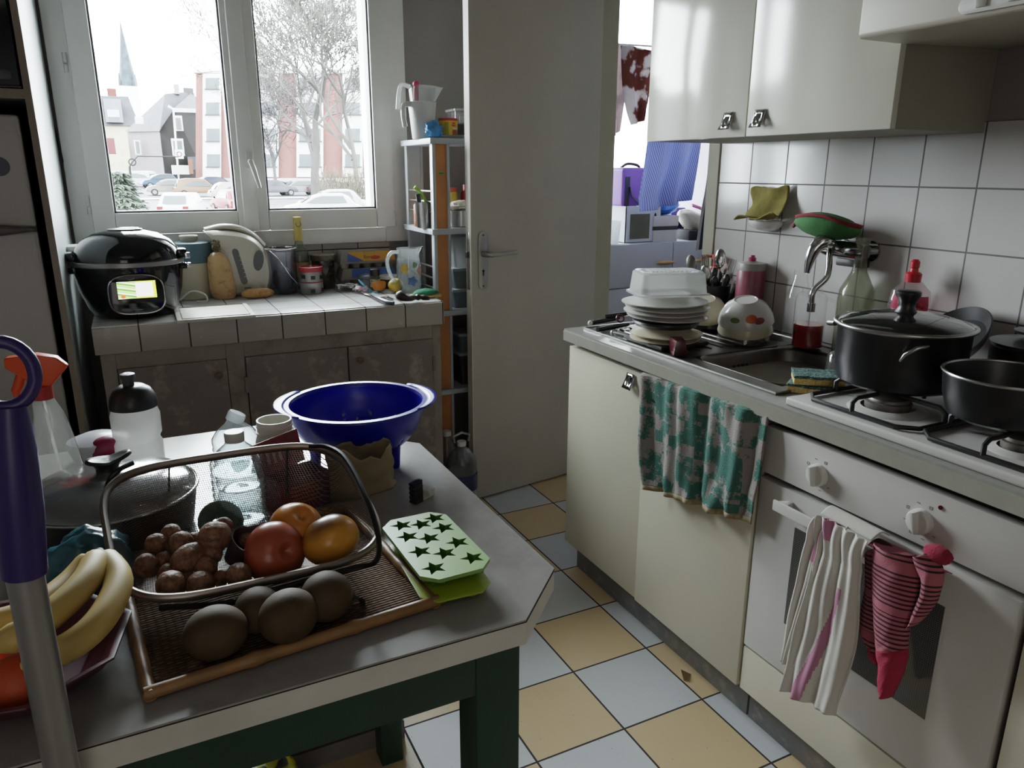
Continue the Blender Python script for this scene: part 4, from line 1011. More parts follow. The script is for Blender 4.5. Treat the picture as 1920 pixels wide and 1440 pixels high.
# bottles along the wall
pk = thing('shaker_bottle', 'pink squeeze bottle with grey shoulder cap against the tiles', 'bottle', (1.745, 1.80, ZD))
MB().lathe([(0, .001), (.04, 0), (.044, .006), (.044, .185), (.042, .19)], 32).build('bottle_body', mat('pink_plastic', '80404f', .35, var=.04), pk)
pcp = MB().lathe([(.0435, .185), (.044, .195), (.041, .208), (.018, .212), (.014, .214), (0, .214)], 32).build('cap', mat('grey_cap', '86837f', .4), pk)
MB().lathe([(.011, .212), (.012, .224), (.008, .226), (.007, .232), (0, .233)], 16).build('nozzle', mat('hot_pink_plastic', 'a8304f', .35), pcp)
pm = thing('soap_dispenser', 'clear pump bottle with coral pump head in the corner by the doorway', 'bottle', (1.76, 1.985, ZK))
MB().lathe([(0, .001), (.032, 0), (.034, .005), (.034, .135), (.026, .155), (.014, .16)], 26).build('bottle_body', glass('dispenser_plastic', 'f0e6e4', .05, .15, 'e0d2d0', 1), pm)
pmh = MB().lathe([(.018, .155), (.018, .18), (.016, .182), (.008, .183), (.008, .205), (.013, .206), (.014, .222), (0, .225)], 20).build('pump_head', mat('coral_plastic', 'c45a52', .35), pm)
MB().tube([(0, 0, .216), (-.02, .018, .217), (-.032, .03, .210)], .005, 8).build('spout', mat('coral_spout', 'c45a52', .35), pmh)
# bowls
def bowlprof(R, h, t=.003): return [(R, 0), (R*1.0, .002), (R*.93, h*.35), (R*.72, h*.75), (R*.45, h*.96), (R*.42, h), (R*.40, h*1.0), (R*.38, h*.97), (0, h*.97)]
o = MB().lathe([(.0, .0), (.06, 0), (.072, .01), (.070, .04), (.066, .05), (.06, .048), (0, .02)], 36).build('bowl', mat('navy_bowl_glaze', '14141f', .3), None, loc=(1.625, 1.845, ZD)); tag(o, 'dark navy bowl on the drainer supporting the ivory bowl', 'bowl')
o = MB().lathe(bowlprof(.068, .06), 40).build('bowl', plate_b, None, loc=(1.61, 1.84, ZD+.044), rot=(.20, -.28, 0)); tag(o, 'ivory bowl turned upside down on the dark bowl', 'bowl')
glb = thing('bowl', 'clear glass bowl upside down at the bottom of the bowl stack', 'bowl', (1.60, 1.66, ZD))
MB().lathe(bowlprof(.078, .07)[:-4]+[(.03, .068), (0, .068)], 40, cap=False).build('glass_bowl', glass('smoky_glass', 'b9b9b4', .06, .12, '9a9a94', 1.3), glb)
o = MB().lathe(bowlprof(.080, .066), 44).build('bowl', plate_b, None, loc=(1.605, 1.66, ZD+.030), rot=(.12, -.16, 0)); tag(o, 'ivory bowl in the middle of the bowl stack next to the pink squeeze bottle', 'bowl')
fbw = thing('bowl', 'white bowl with orange and purple flowers on top of the bowl stack', 'bowl', (1.607, 1.662, ZD+.058), rot=(.12, -.22, 0))
MB().lathe(bowlprof(.081, .068), 44).build('bowl_body', plate_w, fbw)
def petal(a0, z0, w, h_, m_, nm):
    b = MB()
    def f(u, v):
        x, y = (u-.5)*2, (v-.5)*2; k = math.hypot(x, y); s_ = min(1, 1/k if k > 1 else 1)
        x, y = x*max(abs(x), abs(y))/max(k, 1e-6), y*max(abs(x), abs(y))/max(k, 1e-6)
        zz = z0+y*h_; a = a0+x*w
        tt = zz/.068; R = .081*(1-.10*tt-.35*tt**2.2)
        R = .0815*(1 - .07*(tt/.35) if tt < .35 else .93-.21*(tt-.35)/.4)
        return (R*1.004*cos(a), R*1.004*sin(a), zz)
    b.grid(f, 10, 8); return b.build(nm, m_, fbw)
va = math.atan2(-.85, -.55)
petal(va+.05, .034, .24, .011, mat('orange_flower', 'b5541e', .3), 'orange_flower')
petal(va+.36, .026, .22, .009, mat('purple_flower', '7d3038', .3), 'purple_flower')
petal(va-.62, .030, .20, .007, mat('green_leaf_print', '5f7a34', .3), 'leaf_print')
# carafe, jug with red drink
cf = MB().lathe([(0, .001), (.034, 0), (.038, .005), (.038, .10), (.035, .13), (.022, .175), (.0185, .195), (.0205, .198), (.0205, .208), (.0185, .209)], 32, cap=False).build('glass_carafe', mt['glass'], None, loc=(1.745, 1.598, ZD)); tag(cf, 'empty clear glass carafe left of the jug with red drink', 'carafe')
jg = thing('glass_jug', 'clear ribbed jug a third full of red drink beneath the tap', 'jug', (1.70, 1.51, ZD))
MB().lathe([(0, .002), (.040, 0), (.043, .006), (.043, .135), (.040, .15), (.028, .158), (.027, .17)], 36, cap=False, fn=lambda q, a: (q[0]*(1+.012*cos(18*a)), q[1]*(1+.012*cos(18*a)), q[2])).build('jug_body', mt['glass'], jg)
MB().lathe([(0, .004), (.0405, .004), (.0405, .068), (0, .068)], 32).build('red_drink', mat('red_syrup', '9c1a1c', .1, var=.02), jg)
MB().tube([(.04, -.02, .14), (.06, -.035, .13), (.064, -.04, .08), (.046, -.028, .04)], .005, 8).build('handle', mt['glass'], jg)
# frosted bottle
o = MB().lathe([(0, .002), (.04, 0), (.046, .006), (.047, .16), (.044, .185), (.030, .215), (.020, .235), (.0165, .26), (.0155, .31), (.0185, .312), (.0185, .325), (.0155, .326)], 36, cap=False).build('glass_bottle', glass('cloudy_glass', 'dfe3d8', .12, .42, '9c9c86', .9), None, loc=(1.742, 1.398, ZK)); tag(o, 'tall cloudy glass bottle with long neck beside the tap', 'bottle')
o = MB().lathe([(0, .003), (.03, 0), (.034, .004), (.040, .10), (.034, .16), (.036, .192), (.0375, .193)], 32, cap=False).build('glass_carafe', mt['glass'], None, loc=(1.762, 1.318, ZK)); tag(o, 'clear glass decanter between the cloudy bottle and the dish soap', 'carafe')
ds = thing('dish_soap', 'clear dish soap bottle with red cap and fruit label behind the big pot', 'bottle', (1.742, 1.238, ZK), -.90)
MB().lathe([(0, .001), (.042, 0), (.046, .006), (.048, .06), (.042, .11), (.050, .165), (.044, .205), (.022, .228), (.014, .232)], 36, sx=1, sy=.62, cap=False).build('bottle_body', glass('soap_plastic', 'f3e9ea', .05, .10, 'e8d8d8', 1.2), ds)
dsc = MB().lathe([(.019, .228), (.0195, .248), (.015, .252), (.010, .254), (.009, .262), (.011, .264), (.011, .278), (.006, .284), (0, .284)], 24).build('cap', mat('red_cap', 'b01324', .35), ds)
def lab_f(z0, z1, w):
    def f(u, v):
        a = -PI/2+(u-.5)*w; z = z0+(z1-z0)*v; R = .048-.006*max(0, z-.06)/.05 if z < .11 else (.042+.008*(z-.11)/.055 if z < .165 else .050-.006*(z-.165)/.04)
        return (R*1.02*cos(a), R*.62*1.06*sin(a), z)
    return f
MB().grid(lab_f(.06, .195, 2.0), 14, 6).build('label', mat('pink_label', 'b93e5a', .4, var=.2, vs=50), ds)
MB().grid(lab_f(.118, .130, 2.02), 14, 2).build('label_band', mat('pale_label_band', 'd5c9cc', .4), ds, loc=(0, -.0006, 0))
b = MB()
for (u, z, r) in ((-.3, .175, .014), (.1, .178, .015), (.45, .172, .013), (-.05, .160, .014), (.35, .158, .013)):
    a = -PI/2+u; b.ball((.0475*cos(a), .029*sin(a)-.001, z), (r, .004, r), 14, 8)
b.build('fruit_print', mat('berry_print', 'a5232f', .4, var=.4, vs=80), ds)
# inverted glass in the sink corner
ig = MB().lathe([(.036, 0), (.037, .004), (.034, .012), (.0345, .03), (.030, .062), (.026, .067), (.02, .066), (0, .064)], 32, cap=False, fn=lambda q, a: (q[0]*(1+.025*cos(16*a)*(q[2] > .035)), q[1]*(1+.025*cos(16*a)*(q[2] > .035)), q[2])).build('tumbler', glass('tumbler_glass', 'f2f5f5', .03, .04, 'ffffff', 2.2), None, loc=(1.50, 1.224, ZK+.0045)); tag(ig, 'ribbed glass tumbler upside down between the sink and the big pot', 'glass')
# sponges
t = NT('sponge_foam'); t.bsdf(t.ramp(t.noise(330, 2), [(.35, 'a98a4c'), (.62, 'd1b072')]), .9); t.bump(t.noise(330, 2), .6, .003); foam = t.m
t = NT('scour_pad'); t.bsdf(t.ramp(t.noise(150, 4, .8), [(.38, '142e2c'), (.55, '466a64'), (.7, 'a0aca4')]), .9); t.bump(t.noise(200, 3), .9, .004); pad = t.m
def sponge(lab, loc, rz, rx=0):
    s_ = thing('sponge', lab, 'sponge', loc, rot=(rx, 0, rz))
    MB().box((-.055, -.035, .0), (.055, .035, .016)).build('foam_block', foam, s_, bevel=.003)
    def pf(u, v): return ((u-.5)*.112, (v-.5)*.072, .0185+.0018*noise.noise(Vector((u*5, v*4, loc[0]))))
    MB().grid(pf, 24, 16).build('scouring_pad', pad, s_, solid=.005)
sponge('lower kitchen sponge lying on the worktop edge by the sink', (1.375, 1.185, ZK+.0005), -1.0)
sponge('upper kitchen sponge with worn green pad, topmost of the two by the sink', (1.383, 1.185, ZK+.0235), -.72, .03)
# soap dish and yellow cloth on the tiles
sdp = at(1432, 415, X=1.77)
sd = thing('soap_dish', 'white ceramic wall dish holding a yellow cloth', 'soap dish', (XR-.009, sdp.y, sdp.z+.004))
MB().ball((0, 0, 0), (.066, .064, .036), 30, 16).build('dish_body', mat('white_ceramic', 'cfccc8', .1), sd)
o_ = sd.children[0]; me_ = o_.data
bm = bmesh.new(); bm.from_mesh(me_); geo_ = bm.verts[:]+bm.edges[:]+bm.faces[:]
bmesh.ops.bisect_plane(bm, geom=geo_, plane_co=(0,0,0), plane_no=(0,0,1), clear_outer=True)
bmesh.ops.bisect_plane(bm, geom=bm.verts[:]+bm.edges[:]+bm.faces[:], plane_co=(0,0,0), plane_no=(1,0,0), clear_outer=True)
bmesh.ops.holes_fill(bm, edges=bm.edges[:], sides=0); bm.to_mesh(me_); bm.free()
tl_p, tr_p, bl_p, br_p = [at(*p, X=1.755) for p in ((1401, 352), (1470, 350), (1404, 408), (1467, 410))]
b = MB()
def clothf(u, v):
    p = tl_p.lerp(tr_p, u).lerp(bl_p.lerp(br_p, u), v)
    x = 1.772-.03*v*v+.006*sin(7*u+3*v)+.004*noise.noise(Vector((u*4, v*4, 1)))
    return (x, p.y+.006*sin(9*v)*(1-u), p.z+.004*sin(8*u)+.004*noise.noise(Vector((u*6, 0, v))))
b.grid(clothf, 20, 18)
edge0 = [clothf(i/20, 1) for i in range(21)]
def lipf(u, v):
    x, y, z = clothf(u, 1); return (x-.030*v, y+.02*v*(1-u*1.3), z+.010*v-.016*v*(1-u)**2+.005*sin(u*9)*v)
b.grid(lipf, 20, 6)
o = b.build('cleaning_cloth', mat('mustard_cloth', '71662a', .9, var=.2, vs=30, bump=.4, bs=200), None, loc=(1.772, (tl_p.y+br_p.y)/2, bl_p.z), world=True, solid=.004, weld=.0005); tag(o, 'stiff mustard yellow cleaning cloth standing in the wall soap dish', 'cloth')
# tap
tp = at(1600, 468, X=1.78)
tap = thing('wall_tap', 'chrome wall mixer tap with big curved lever over the sink', 'tap', (XR-.008, tp.y, tp.z))
b = MB()
by, bz = tp.y, tp.z
for yy in (by+.05, by-.05): b.cyl(.028, 0, .006, 24, T((XR-.008, yy, bz)) @ RY(-PI/2)).cyl(.014, 0, .05, 20, T((XR-.008, yy, bz)) @ RY(-PI/2))
b.tube([(XR-.055, by+.075, bz+.002), (XR-.055, by+.05, bz+.002), (XR-.055, by-.05, bz), (XR-.055, by-.07, bz)], [.018, .024, .024, .019], 20)
b.build('mixer_body', mt['chrome'], tap, world=True)
L0 = at(1545, 452, X=1.70); 
lev = [at(1560, 455, X=1.71), at(1545, 452, X=1.69), at(1528, 466, X=1.67), at(1518, 490, X=1.66), at(1513, 512, X=1.655)]
MB().tube(cubic(lev, 20), [.017+.006*sin(PI*min(1, i/10)) if i < 10 else .019-.011*((i-10)/10) for i in range(21)], 16).build('lever', mt['chrome'], tap, world=True)
spt = [at(1556, 468, X=1.72), at(1555, 482, X=1.71), at(1554, 505, X=1.70), at(1549, 522, X=1.69), at(1530, 540, X=1.67), at(1523, 552, X=1.66), at(1521, 572, X=1.66)]
MB().tube(cubic(spt, 30), .0085, 14).build('spout', mt['chrome'], tap, world=True)
e_ = at(1521, 576, X=1.66)
MB().cyl(.0115, -.012, .012, 18, T(e_)).build('aerator', mt['chrome'], tap, world=True)
a0 = at(1562, 462, X=1.72)
MB().tube([a0, (XR-.055, by+.03, bz)], .013, 14).build('spout_joint', mt['chrome'], tap, world=True)
MB().box((XR-.05, by-.06, bz-.045), (XR-.02, by+.03, bz-.022)).build('shadow_block', mt['iron'], tap, world=True, bevel=.006)  # dark block standing in for the shade under the mixer
# padded cloth on the tap
ph = thing('pot_holder', 'green and dark red pot holder lying on top of the tap', 'pot holder', at(1550, 428, X=1.71))
c_ = at(1550, 424, X=1.71); side = Vector((.25, -.97, 0)).normalized(); fr_ = Vector((-.97, -.25, .0)).normalized()
Mx = Matrix((side, fr_*-1, Vector((0,0,1)))).transposed().to_4x4(); Mx.translation = c_
def phf(v): return 1+.05*noise.noise(v*2.5)
MB().ball((0, 0, 0), (.093, .06, .034), 32, 16, Mx @ RX(-.25) @ RY(.10), fn=phf).build('green_side', mat('green_felt', '3a6a39', .9, bump=.5, bs=300), ph, world=True)
def rim_(u, v):
    a = 2*PI*u; return Mx @ RX(-.25) @ RY(.1) @ Vector(((.094)*cos(a)*(1-v*.92), .061*sin(a)*(1-v*.92), .012+.014*v+.004*sin(3*a)*(1-v)))
MB().grid(rim_, 40, 8, cu=True).build('red_side', mat('dark_red_felt', '7c1f2e', .9, bump=.5, bs=300), ph, world=True, solid=.009)
hp_ = [at(1498, 412, X=1.70), at(1490, 421, X=1.69), at(1487, 426, X=1.69)]
MB().tube(hp_, [.004, .006, .004], 8).build('hanging_loop', mat('red_loop', '7c1f2e', .8), ph, world=True)

# pots and pans on the hob
zs = ZH_+.0395
POT = (1.44, 1.028); RP = .132
pot = thing('cooking_pot', 'big black pot with glass lid on the front left burner', 'pot', (POT[0], POT[1], zs))
bk = mat('black_enamel', '101012', .32, var=.2, vs=20)
MB().lathe([(0, 0), (RP*.86, 0), (RP*.92, .006), (RP*.97, .05), (RP*.98, .118), (RP*1.0, .122), (RP*.97, .122), (RP*.9, .01), (0, .006)], 56).build('pot_body', bk, pot)
pl_ = MB().lathe([(RP*1.0, .125), (RP*.97, .130), (RP*.8, .140), (RP*.5, .149), (RP*.15, .153), (0, .153)], 56, cap=False).build('glass_lid', glass('lid_glass', 'c2c5c6', .04, .16, '4a4a4a', 1.6), pot)
MB().tube([(RP*1.02*cos(2*PI*i/64), RP*1.02*sin(2*PI*i/64), .1265) for i in range(64)], .0045, 10, closed=True).build('steel_rim', mt['steel'], pl_)
MB().lathe([(.022, .152), (.019, .157), (.016, .165), (.018, .176), (.0245, .188), (.0245, .195), (.02, .198), (0, .199)], 28).build('lid_knob', mt['black'], pl_)
MB().cyl(.004, .142, .150, 12, T((.045, -.062, -.003))).build('steam_vent', mt['steel'], pl_)
MB().tube([(RP*.99, .0, .11), (RP*1.18, .012, .105), (RP*1.2, .03, .105), (RP*1.0, .045, .11)], .006, 10, RZ(math.radians(95))).build('side_handle', mt['steel'], pot)
MB().add([(-.035, RP*.96, .10), (.035, RP*.96, .10), (.03, RP*1.3, .118), (-.03, RP*1.3, .118)], [(0, 1, 2, 3)], RZ(math.radians(-25))).build('rear_handle', mt['black'], pot, solid=.012)
va = math.atan2(-1.0, -1.35)
MB().tube([(RP*1.0*cos(va+.35), RP*1.0*sin(va+.35), .108), (RP*1.07*cos(va+.28), RP*1.07*sin(va+.28), .108), (RP*1.09*cos(va+.18), RP*1.09*sin(va+.18), .105), (RP*1.06*cos(va+.05), RP*1.06*sin(va+.05), .090), (RP*1.0*cos(va), RP*1.0*sin(va), .075)], [.003, .0045, .005, .004, .003], 10).build('front_handle', mt['steel'], pot)
SP = (1.388, .768); RS = .108
sp2 = thing('saucepan', 'black saucepan with a steel rim on the front right burner', 'saucepan', (SP[0], SP[1], zs))
MB().lathe([(0, 0), (RS*.72, 0), (RS*.86, .008), (RS*.95, .04), (RS, .084), (RS*.97, .084), (RS*.9, .04), (RS*.8, .014), (0, .008)], 52).build('pan_body', bk, sp2)
MB().tube([(RS*cos(2*PI*i/60), RS*sin(2*PI*i/60), .085) for i in range(60)], .003, 8, closed=True).build('steel_rim', mt['steel'], sp2)
MB().tube([(.0, -RS*.98, .07), (.01, -RS-.04, .08), (.02, -RS-.18, .095)], [.009, .010, .012], 12, flat=.7).build('handle', mt['black'], sp2)
# leaning frying pan behind
fc = at(1812, 672, X=1.665)
fp = thing('frying_pan', 'grey-black frying pan leaning against the tiles behind the pots', 'frying pan', (1.705, 1.085, .965), rot=(-.25, -.72, 0))
MB().lathe([(0, 0), (.080, 0), (.100, .025), (.102, .026), (.099, .028), (.078, .006), (0, .006)], 52).build('pan_body', mat('grey_nonstick', '232324', .35), fp)
bp_ = at(1866, 652, Z=1.01)+RT*.088
bc = thing('casserole', 'small black casserole with flat black lid at the right rear of the hob', 'casserole', (bp_.x, bp_.y, ZH_+.036))
MB().lathe([(0, 0), (.076, 0), (.082, .008), (.085, .092), (.088, .095), (.08, .095), (.075, .01), (0, .008)], 44).build('pot_body', bk, bc)
MB().lathe([(.089, .095), (.087, .101), (.03, .109), (.012, .110), (.012, .116), (.045, .121), (.047, .126), (0, .129)], 44).build('lid', mt['black'], bc)

# ------------------------------------------------------------------ towels
def interp(L, t):
    n_ = len(L)-1; k = min(int(t*n_), n_-1); f = t*n_-k
    g = lambda i: Vector(L[max(0, min(n_, i))]).to_3d() if len(L[0]) == 2 else Vector(L[max(0, min(n_, i))])
    a, b_, c, d_ = g(k-1), g(k), g(k+1), g(k+2)
    return .5*((2*b_)+(c-a)*f+(2*a-5*b_+4*c-d_)*f*f+(3*b_-a-3*c+d_)*f**3)
def strip(L, R, X0, nu, nv, disp):
    Lw = [at(*p, X=X0) for p in L]; Rw = [at(*p, X=X0) for p in R]
    def f(u, v):
        p = interp(Lw, v).lerp(interp(Rw, v), u); p.x = X0-disp(u, v); return p
    return f
# green patterned hand towel
t = NT('patterned_terry'); x = t.xyz(t.co())
cx_ = t.math('DIVIDE', x[1], .034); cz_ = t.math('DIVIDE', t.math('ADD', x[2], t.math('MULTIPLY', t.noise(9), .03)), .03)
wn_ = t.n('ShaderNodeTexWhiteNoise', noise_dimensions='2D'); cv = t.n('ShaderNodeCombineXYZ')
t.l(t.math('FLOOR', cx_), cv.inputs[0]); t.l(t.math('FLOOR', cz_), cv.inputs[1]); t.l(cv.outputs[0], wn_.inputs['Vector'])
mixn = t.math('ADD', t.math('MULTIPLY', wn_.outputs[0], .26), t.math('ADD', t.math('MULTIPLY', t.noise(19, 3), 1.05), t.math('MULTIPLY', t.noise(170, 3), .35)))
c = t.ramp(mixn, [(.80, '3f6f64'), (.88, '98908b')]); hem = t.math('LESS_THAN', t.xyz(t.co('UV'))[1], -5)
t.bsdf(c, .95); t.bump(t.noise(420, 2), 1.0, .006); terry = t.m
hemm = mat('beige_hem', '8a7a5c', .9, var=.3, vs=70)
tw = thing('hand_towel', 'green and grey patterned terry towel hanging over the sink cabinet door', 'towel', (XF-.01, 1.39, .55))
f = strip([(1203, 703), (1207, 800), (1212, 870), (1217, 906)], [(1436, 783), (1431, 860), (1420, 930), (1412, 972)], 1.213, 60, 40,
   lambda u, v: -.002+.008*sin(u*31+1.5*sin(v*3))*(.5+.5*v)+.007*sin(u*17+1+v)+.004*sin(u*53+2*v)+.006*noise.noise(Vector((u*5, v*3, 2)))+.012*v)
b = MB(); b.grid(f, 80, 40); b.build('towel_front', terry, tw, world=True, solid=.004)
b = MB(); b.grid(lambda u, v: Vector(f(u, 1))+Vector((0, .0, -.014*v)), 80, 2); b.build('hem', hemm, tw, world=True, solid=.004)
b = MB(); 
def backf(u, v):
    p = Vector(f(u, 0)); a = v
    return Vector((p.x+.03*a, p.y, p.z+.005*sin(PI*a)-.05*max(0, a-.6)))
b.grid(backf, 80, 6); b.build('towel_fold', terry, tw, world=True, solid=.004)
# white tea towel with pink stripe over the oven handle
lin_m = mat('white_linen', 'bfbab2', .9, var=.05, bump=.2, bs=200); pkm = mat('pink_stripe_linen', 'a8728a', .9)
tt = thing('tea_towel', 'white tea towel with pink stripe hanging from the oven handle', 'towel', (XF-.05, .95, .3))
def fold(k, ph, amp): return lambda u, v: .004+amp*(.5+.5*v)*(1+sin(u*k+ph+3*v+1.2*sin(v*4)))+amp*.6*(1+sin(u*k*2.3+ph*2-2*v))+.010*noise.noise(Vector((u*5, v*4, ph)))+.006*sin(PI*min(1, v*4))
def tri(L, R, X0, disp, nm, cuts, nu=60, nv=44):
    f_ = strip(L, R, X0, nu, nv, disp); b = MB()
    vs = [f_(i/nu, j/nv) for j in range(nv+1) for i in range(nu+1)]
    for j in range(nv):
        for i in range(nu):
            u = (i+.5)/nu; v = (j+.5)/nv
            b.cur = 1 if cuts(u, v) else 0
            b.f.append((j*(nu+1)+i, j*(nu+1)+i+1, (j+1)*(nu+1)+i+1, (j+1)*(nu+1)+i)); b.mi.append(b.cur)
    b.v = vs
    return b.build(nm, [lin_m, pkm], tt, world=True, solid=.002), f_
_, f1 = tri([(1535, 967), (1522, 1010), (1500, 1090), (1480, 1180), (1468, 1238)], [(1600, 985), (1585, 1060), (1560, 1140), (1525, 1230), (1500, 1250)], 1.190, fold(14, .5, .005), 'back_flap', lambda u, v: .18 < u < .42 and v < .35)
_, f2 = tri([(1540, 963), (1535, 1030), (1512, 1120), (1486, 1220), (1470, 1292)], [(1636, 1014), (1624, 1070), (1612, 1180), (1595, 1260), (1572, 1340)], 1.178, fold(13, 1.2, .005), 'front_flap', lambda u, v: (abs(u-(.86-.58*v)) < .035+.12*max(0, v-.3) and v > .36) or (.16 < u < .38-.5*v and v < .16))
b = MB(); b.grid(lambda u, v: Vector((1.176+.05*v, f2(u, 0)[1], f2(u, 0)[2]+.012*sin(PI*v))), 40, 8); b.build('top_fold', lin_m, tt, world=True, solid=.002)
# striped stocking
t = NT('striped_knit'); x = t.xyz(t.co()); zz = t.math('ADD', x[2], t.math('MULTIPLY', x[1], .08))
st = t.math('LESS_THAN', t.math('FRACT', t.math('DIVIDE', zz, .0092)), .42)
band = t.math('LESS_THAN', t.math('FRACT', t.math('DIVIDE', t.math('ADD', zz, .012), .088)), .17)
st = t.math('MULTIPLY', st, t.math('SUBTRACT', 1.0, band))
c = t.mix(st, lin('9c5862'), lin('351420')); t.bsdf(c, .95); t.bump(t.noise(300), .4, .002); knit = t.m
redk = mat('crimson_knit', '8c2038', .95, bump=.4, bs=300)
so = thing('striped_sock', 'pink and maroon striped stocking with crimson toe hanging from the oven handle', 'sock', (XF-.05, .78, .5))
bul = lambda A: (lambda u, v: A*sin(PI*max(.0, min(1, u)))**.6+.003*noise.noise(Vector((u*3, v*6, 4))))
def Z2(pts): return [(1420+x*.3125, 930+y*.3125) for x, y in pts]
f = strip(Z2([(706, 278), (692, 480), (702, 700), (718, 860), (720, 915)]), Z2([(955, 352), (985, 450), (962, 640), (915, 800), (905, 915)]), 1.185, 24, 30, bul(.024)); b = MB(); b.grid(f, 30, 40); b.build('leg', knit, so, world=True, solid=.002)
f = strip(Z2([(720, 915), (735, 1020), (738, 1110), (760, 1190)]), Z2([(905, 915), (905, 970), (870, 1080), (815, 1200)]), 1.185, 24, 30, bul(.024)); b = MB(); b.grid(f, 30, 24); b.build('toe', redk, so, world=True, solid=.002)
f = strip(Z2([(655, 352), (650, 520), (615, 760), (640, 850), (690, 925)]), Z2([(720, 300), (760, 520), (740, 780), (740, 880), (735, 940)]), 1.198, 20, 30, bul(.012)); b = MB(); b.grid(f, 24, 30); b.build('second_leg', knit, so, world=True, solid=.002)
f = strip(Z2([(668, 905), (672, 950), (720, 1005)]), Z2([(740, 905), (740, 950), (745, 1005)]), 1.198, 20, 10, bul(.012)); b = MB(); b.grid(f, 16, 10); b.build('second_toe', redk, so, world=True, solid=.002)
f = strip(Z2([(945, 360), (985, 470), (1000, 560), (960, 680), (930, 790)]), Z2([(1060, 330), (1120, 450), (1095, 590), (1040, 690), (960, 770)]), 1.188, 20, 30, bul(.022)); b = MB(); b.grid(f, 24, 30); b.build('rolled_cuff', knit, so, world=True, solid=.002)
p = at(1420+1075*.3125, 930+352*.3125, X=1.184); b = MB(); b.ball((p.x+.004, p.y, p.z), (.016, .026, .016), 20, 14, fn=lambda v: 1+.12*noise.noise(v*3)); b.build('cuff_heel', redk, so, world=True)
b = MB(); b.grid(lambda u, v: (1.186+.045*v, .715+.14*u, .672+.008*sin(PI*v)), 16, 6); b.build('fold_over_handle', knit, so, world=True, solid=.002)
# scrap on the floor
q = at(1290, 1262, Z=0.012)
o = MB().add([(-.018, 0, 0), (.02, -.006, 0), (.012, .018, .002), (-.01, .014, .026)], [(0, 1, 3), (1, 2, 3), (2, 0, 3), (0, 2, 1)]).build('paper_scrap', mat('beige_scrap', '9c8463', .8), None, loc=(q.x-.005, q.y, 0.0003), rz=.5); tag(o, 'small beige scrap on the floor tiles by the grey plinth', 'scrap')
# ------------------------------------------------------------------ things on the tiled counter
Z0 = ZC+.001
def cpos(px, Y): return at(px, 540, Y=Y).x
# multicooker
mc = thing('multicooker', 'glossy black multicooker with a lit touch screen at the left end of the tiled counter', 'cooker', (-.052, 2.815, Z0))
mc.scale = (.955, .955, .955); mc.location.x = -.024
KX, KY = 1.08, .92
MB().lathe([(0, 0), (.105, 0), (.118, .006), (.132, .03), (.150, .09), (.158, .15), (.158, .178)], 56, sx=KX, sy=KY).build('cooker_body', mt['blackg'], mc)
MB().lathe([(.158, .178), (.163, .180), (.163, .194), (.158, .196)], 56, sx=KX, sy=KY).build('silver_band', mat('satin_silver', '8e8c8a', .3, .7), mc)
ldm = MB().lathe([(.158, .196), (.156, .212), (.148, .236), (.128, .262), (.095, .283), (.055, .293), (0, .296)], 56, sx=KX, sy=KY).build('cooker_lid', mt['blackg'], mc)
MB().lathe([(.052, .290), (.05, .298), (.03, .300), (0, .300)], 32, sx=1.1, sy=.8).build('vent_button', mt['black'], ldm)
MB().lathe([(.0, .2995), (.027, .2995), (.025, .302), (0, .3025)], 24, T((.014, .008, 0)), sx=1.2, sy=.8).build('steam_cap', mat('pale_lavender', 'a9a8c4', .25), ldm)
for s in (-1, 1):
    b = MB(); b.box((min(s*.150, s*.186), -.04, .155), (max(s*.150, s*.186), .04, .178)); b.build('side_handle', mt['blackg'], mc, bevel=.008)
    b = MB(); b.box((min(s*.150, s*.187), -.042, .197), (max(s*.150, s*.187), .042, .228)); b.build('lid_handle', mt['blackg'], ldm, bevel=.01)
b = MB(); b.box((.178, -.05, .192), (.196, -.03, .214)).box((.182, -.045, .16), (.196, -.03, .178)); b.build('latch', mt['chrome'], mc, bevel=.004)
def sqr(w, h, n_=3.2, k=48): return [(w*math.copysign(abs(cos(a))**(2/n_), cos(a)), h*math.copysign(abs(sin(a))**(2/n_), sin(a))) for a in [2*PI*i/k for i in range(k)]]
Mp = T((.012, -.1545, .092)) @ RX(PI/2-.10)
MB().prism(sqr(.088, .068), -.02, .012, Mp).build('panel_surround', mt['blackg'], mc, bevel=.004)
MB().tube([Mp @ Vector((x, y, .012)) for x, y in sqr(.084, .064)], .0024, 8, closed=True).build('panel_ring', mt['chrome'], mc)
t = NT('lit_screen'); u_ = t.xyz(t.co('Generated')); 
stripe = t.math('FRACT', t.math('ADD', t.math('MULTIPLY', u_[2], 3.1), t.math('MULTIPLY', u_[0], 1.3)))
gcol = t.ramp(stripe, [(.25, 'e9f7cf'), (.42, '7fc04a'), (.60, 'cfe88f'), (.8, '4d9a35')])
dd = t.math('ADD', t.math('POWER', t.math('SUBTRACT', u_[0], .13), 2.0), t.math('MULTIPLY', t.math('POWER', t.math('SUBTRACT', u_[2], .13), 2.0), .35))
gcol = t.mix(t.math('LESS_THAN', dd, .004), gcol, lin('d95a33'))
wcol = t.mix(t.math('GREATER_THAN', t.math('MAXIMUM', t.math('ABSOLUTE', t.math('SUBTRACT', u_[2], .5)), t.math('SUBTRACT', u_[0], .5)), .42), (1, 1, 1, 1), lin('dff04a'))
c = t.mix(t.math('GREATER_THAN', u_[0], .47), gcol, wcol)
e_ = t.n('ShaderNodeEmission', _Strength=1.5); t.l(c, e_.inputs[0]); t.l(e_.outputs[0], t.out.inputs[0])
MB().box((-.056, -.012, .0122), (.060, .044, .0128), Mp).build('touch_screen', t.m, mc, smooth=0)
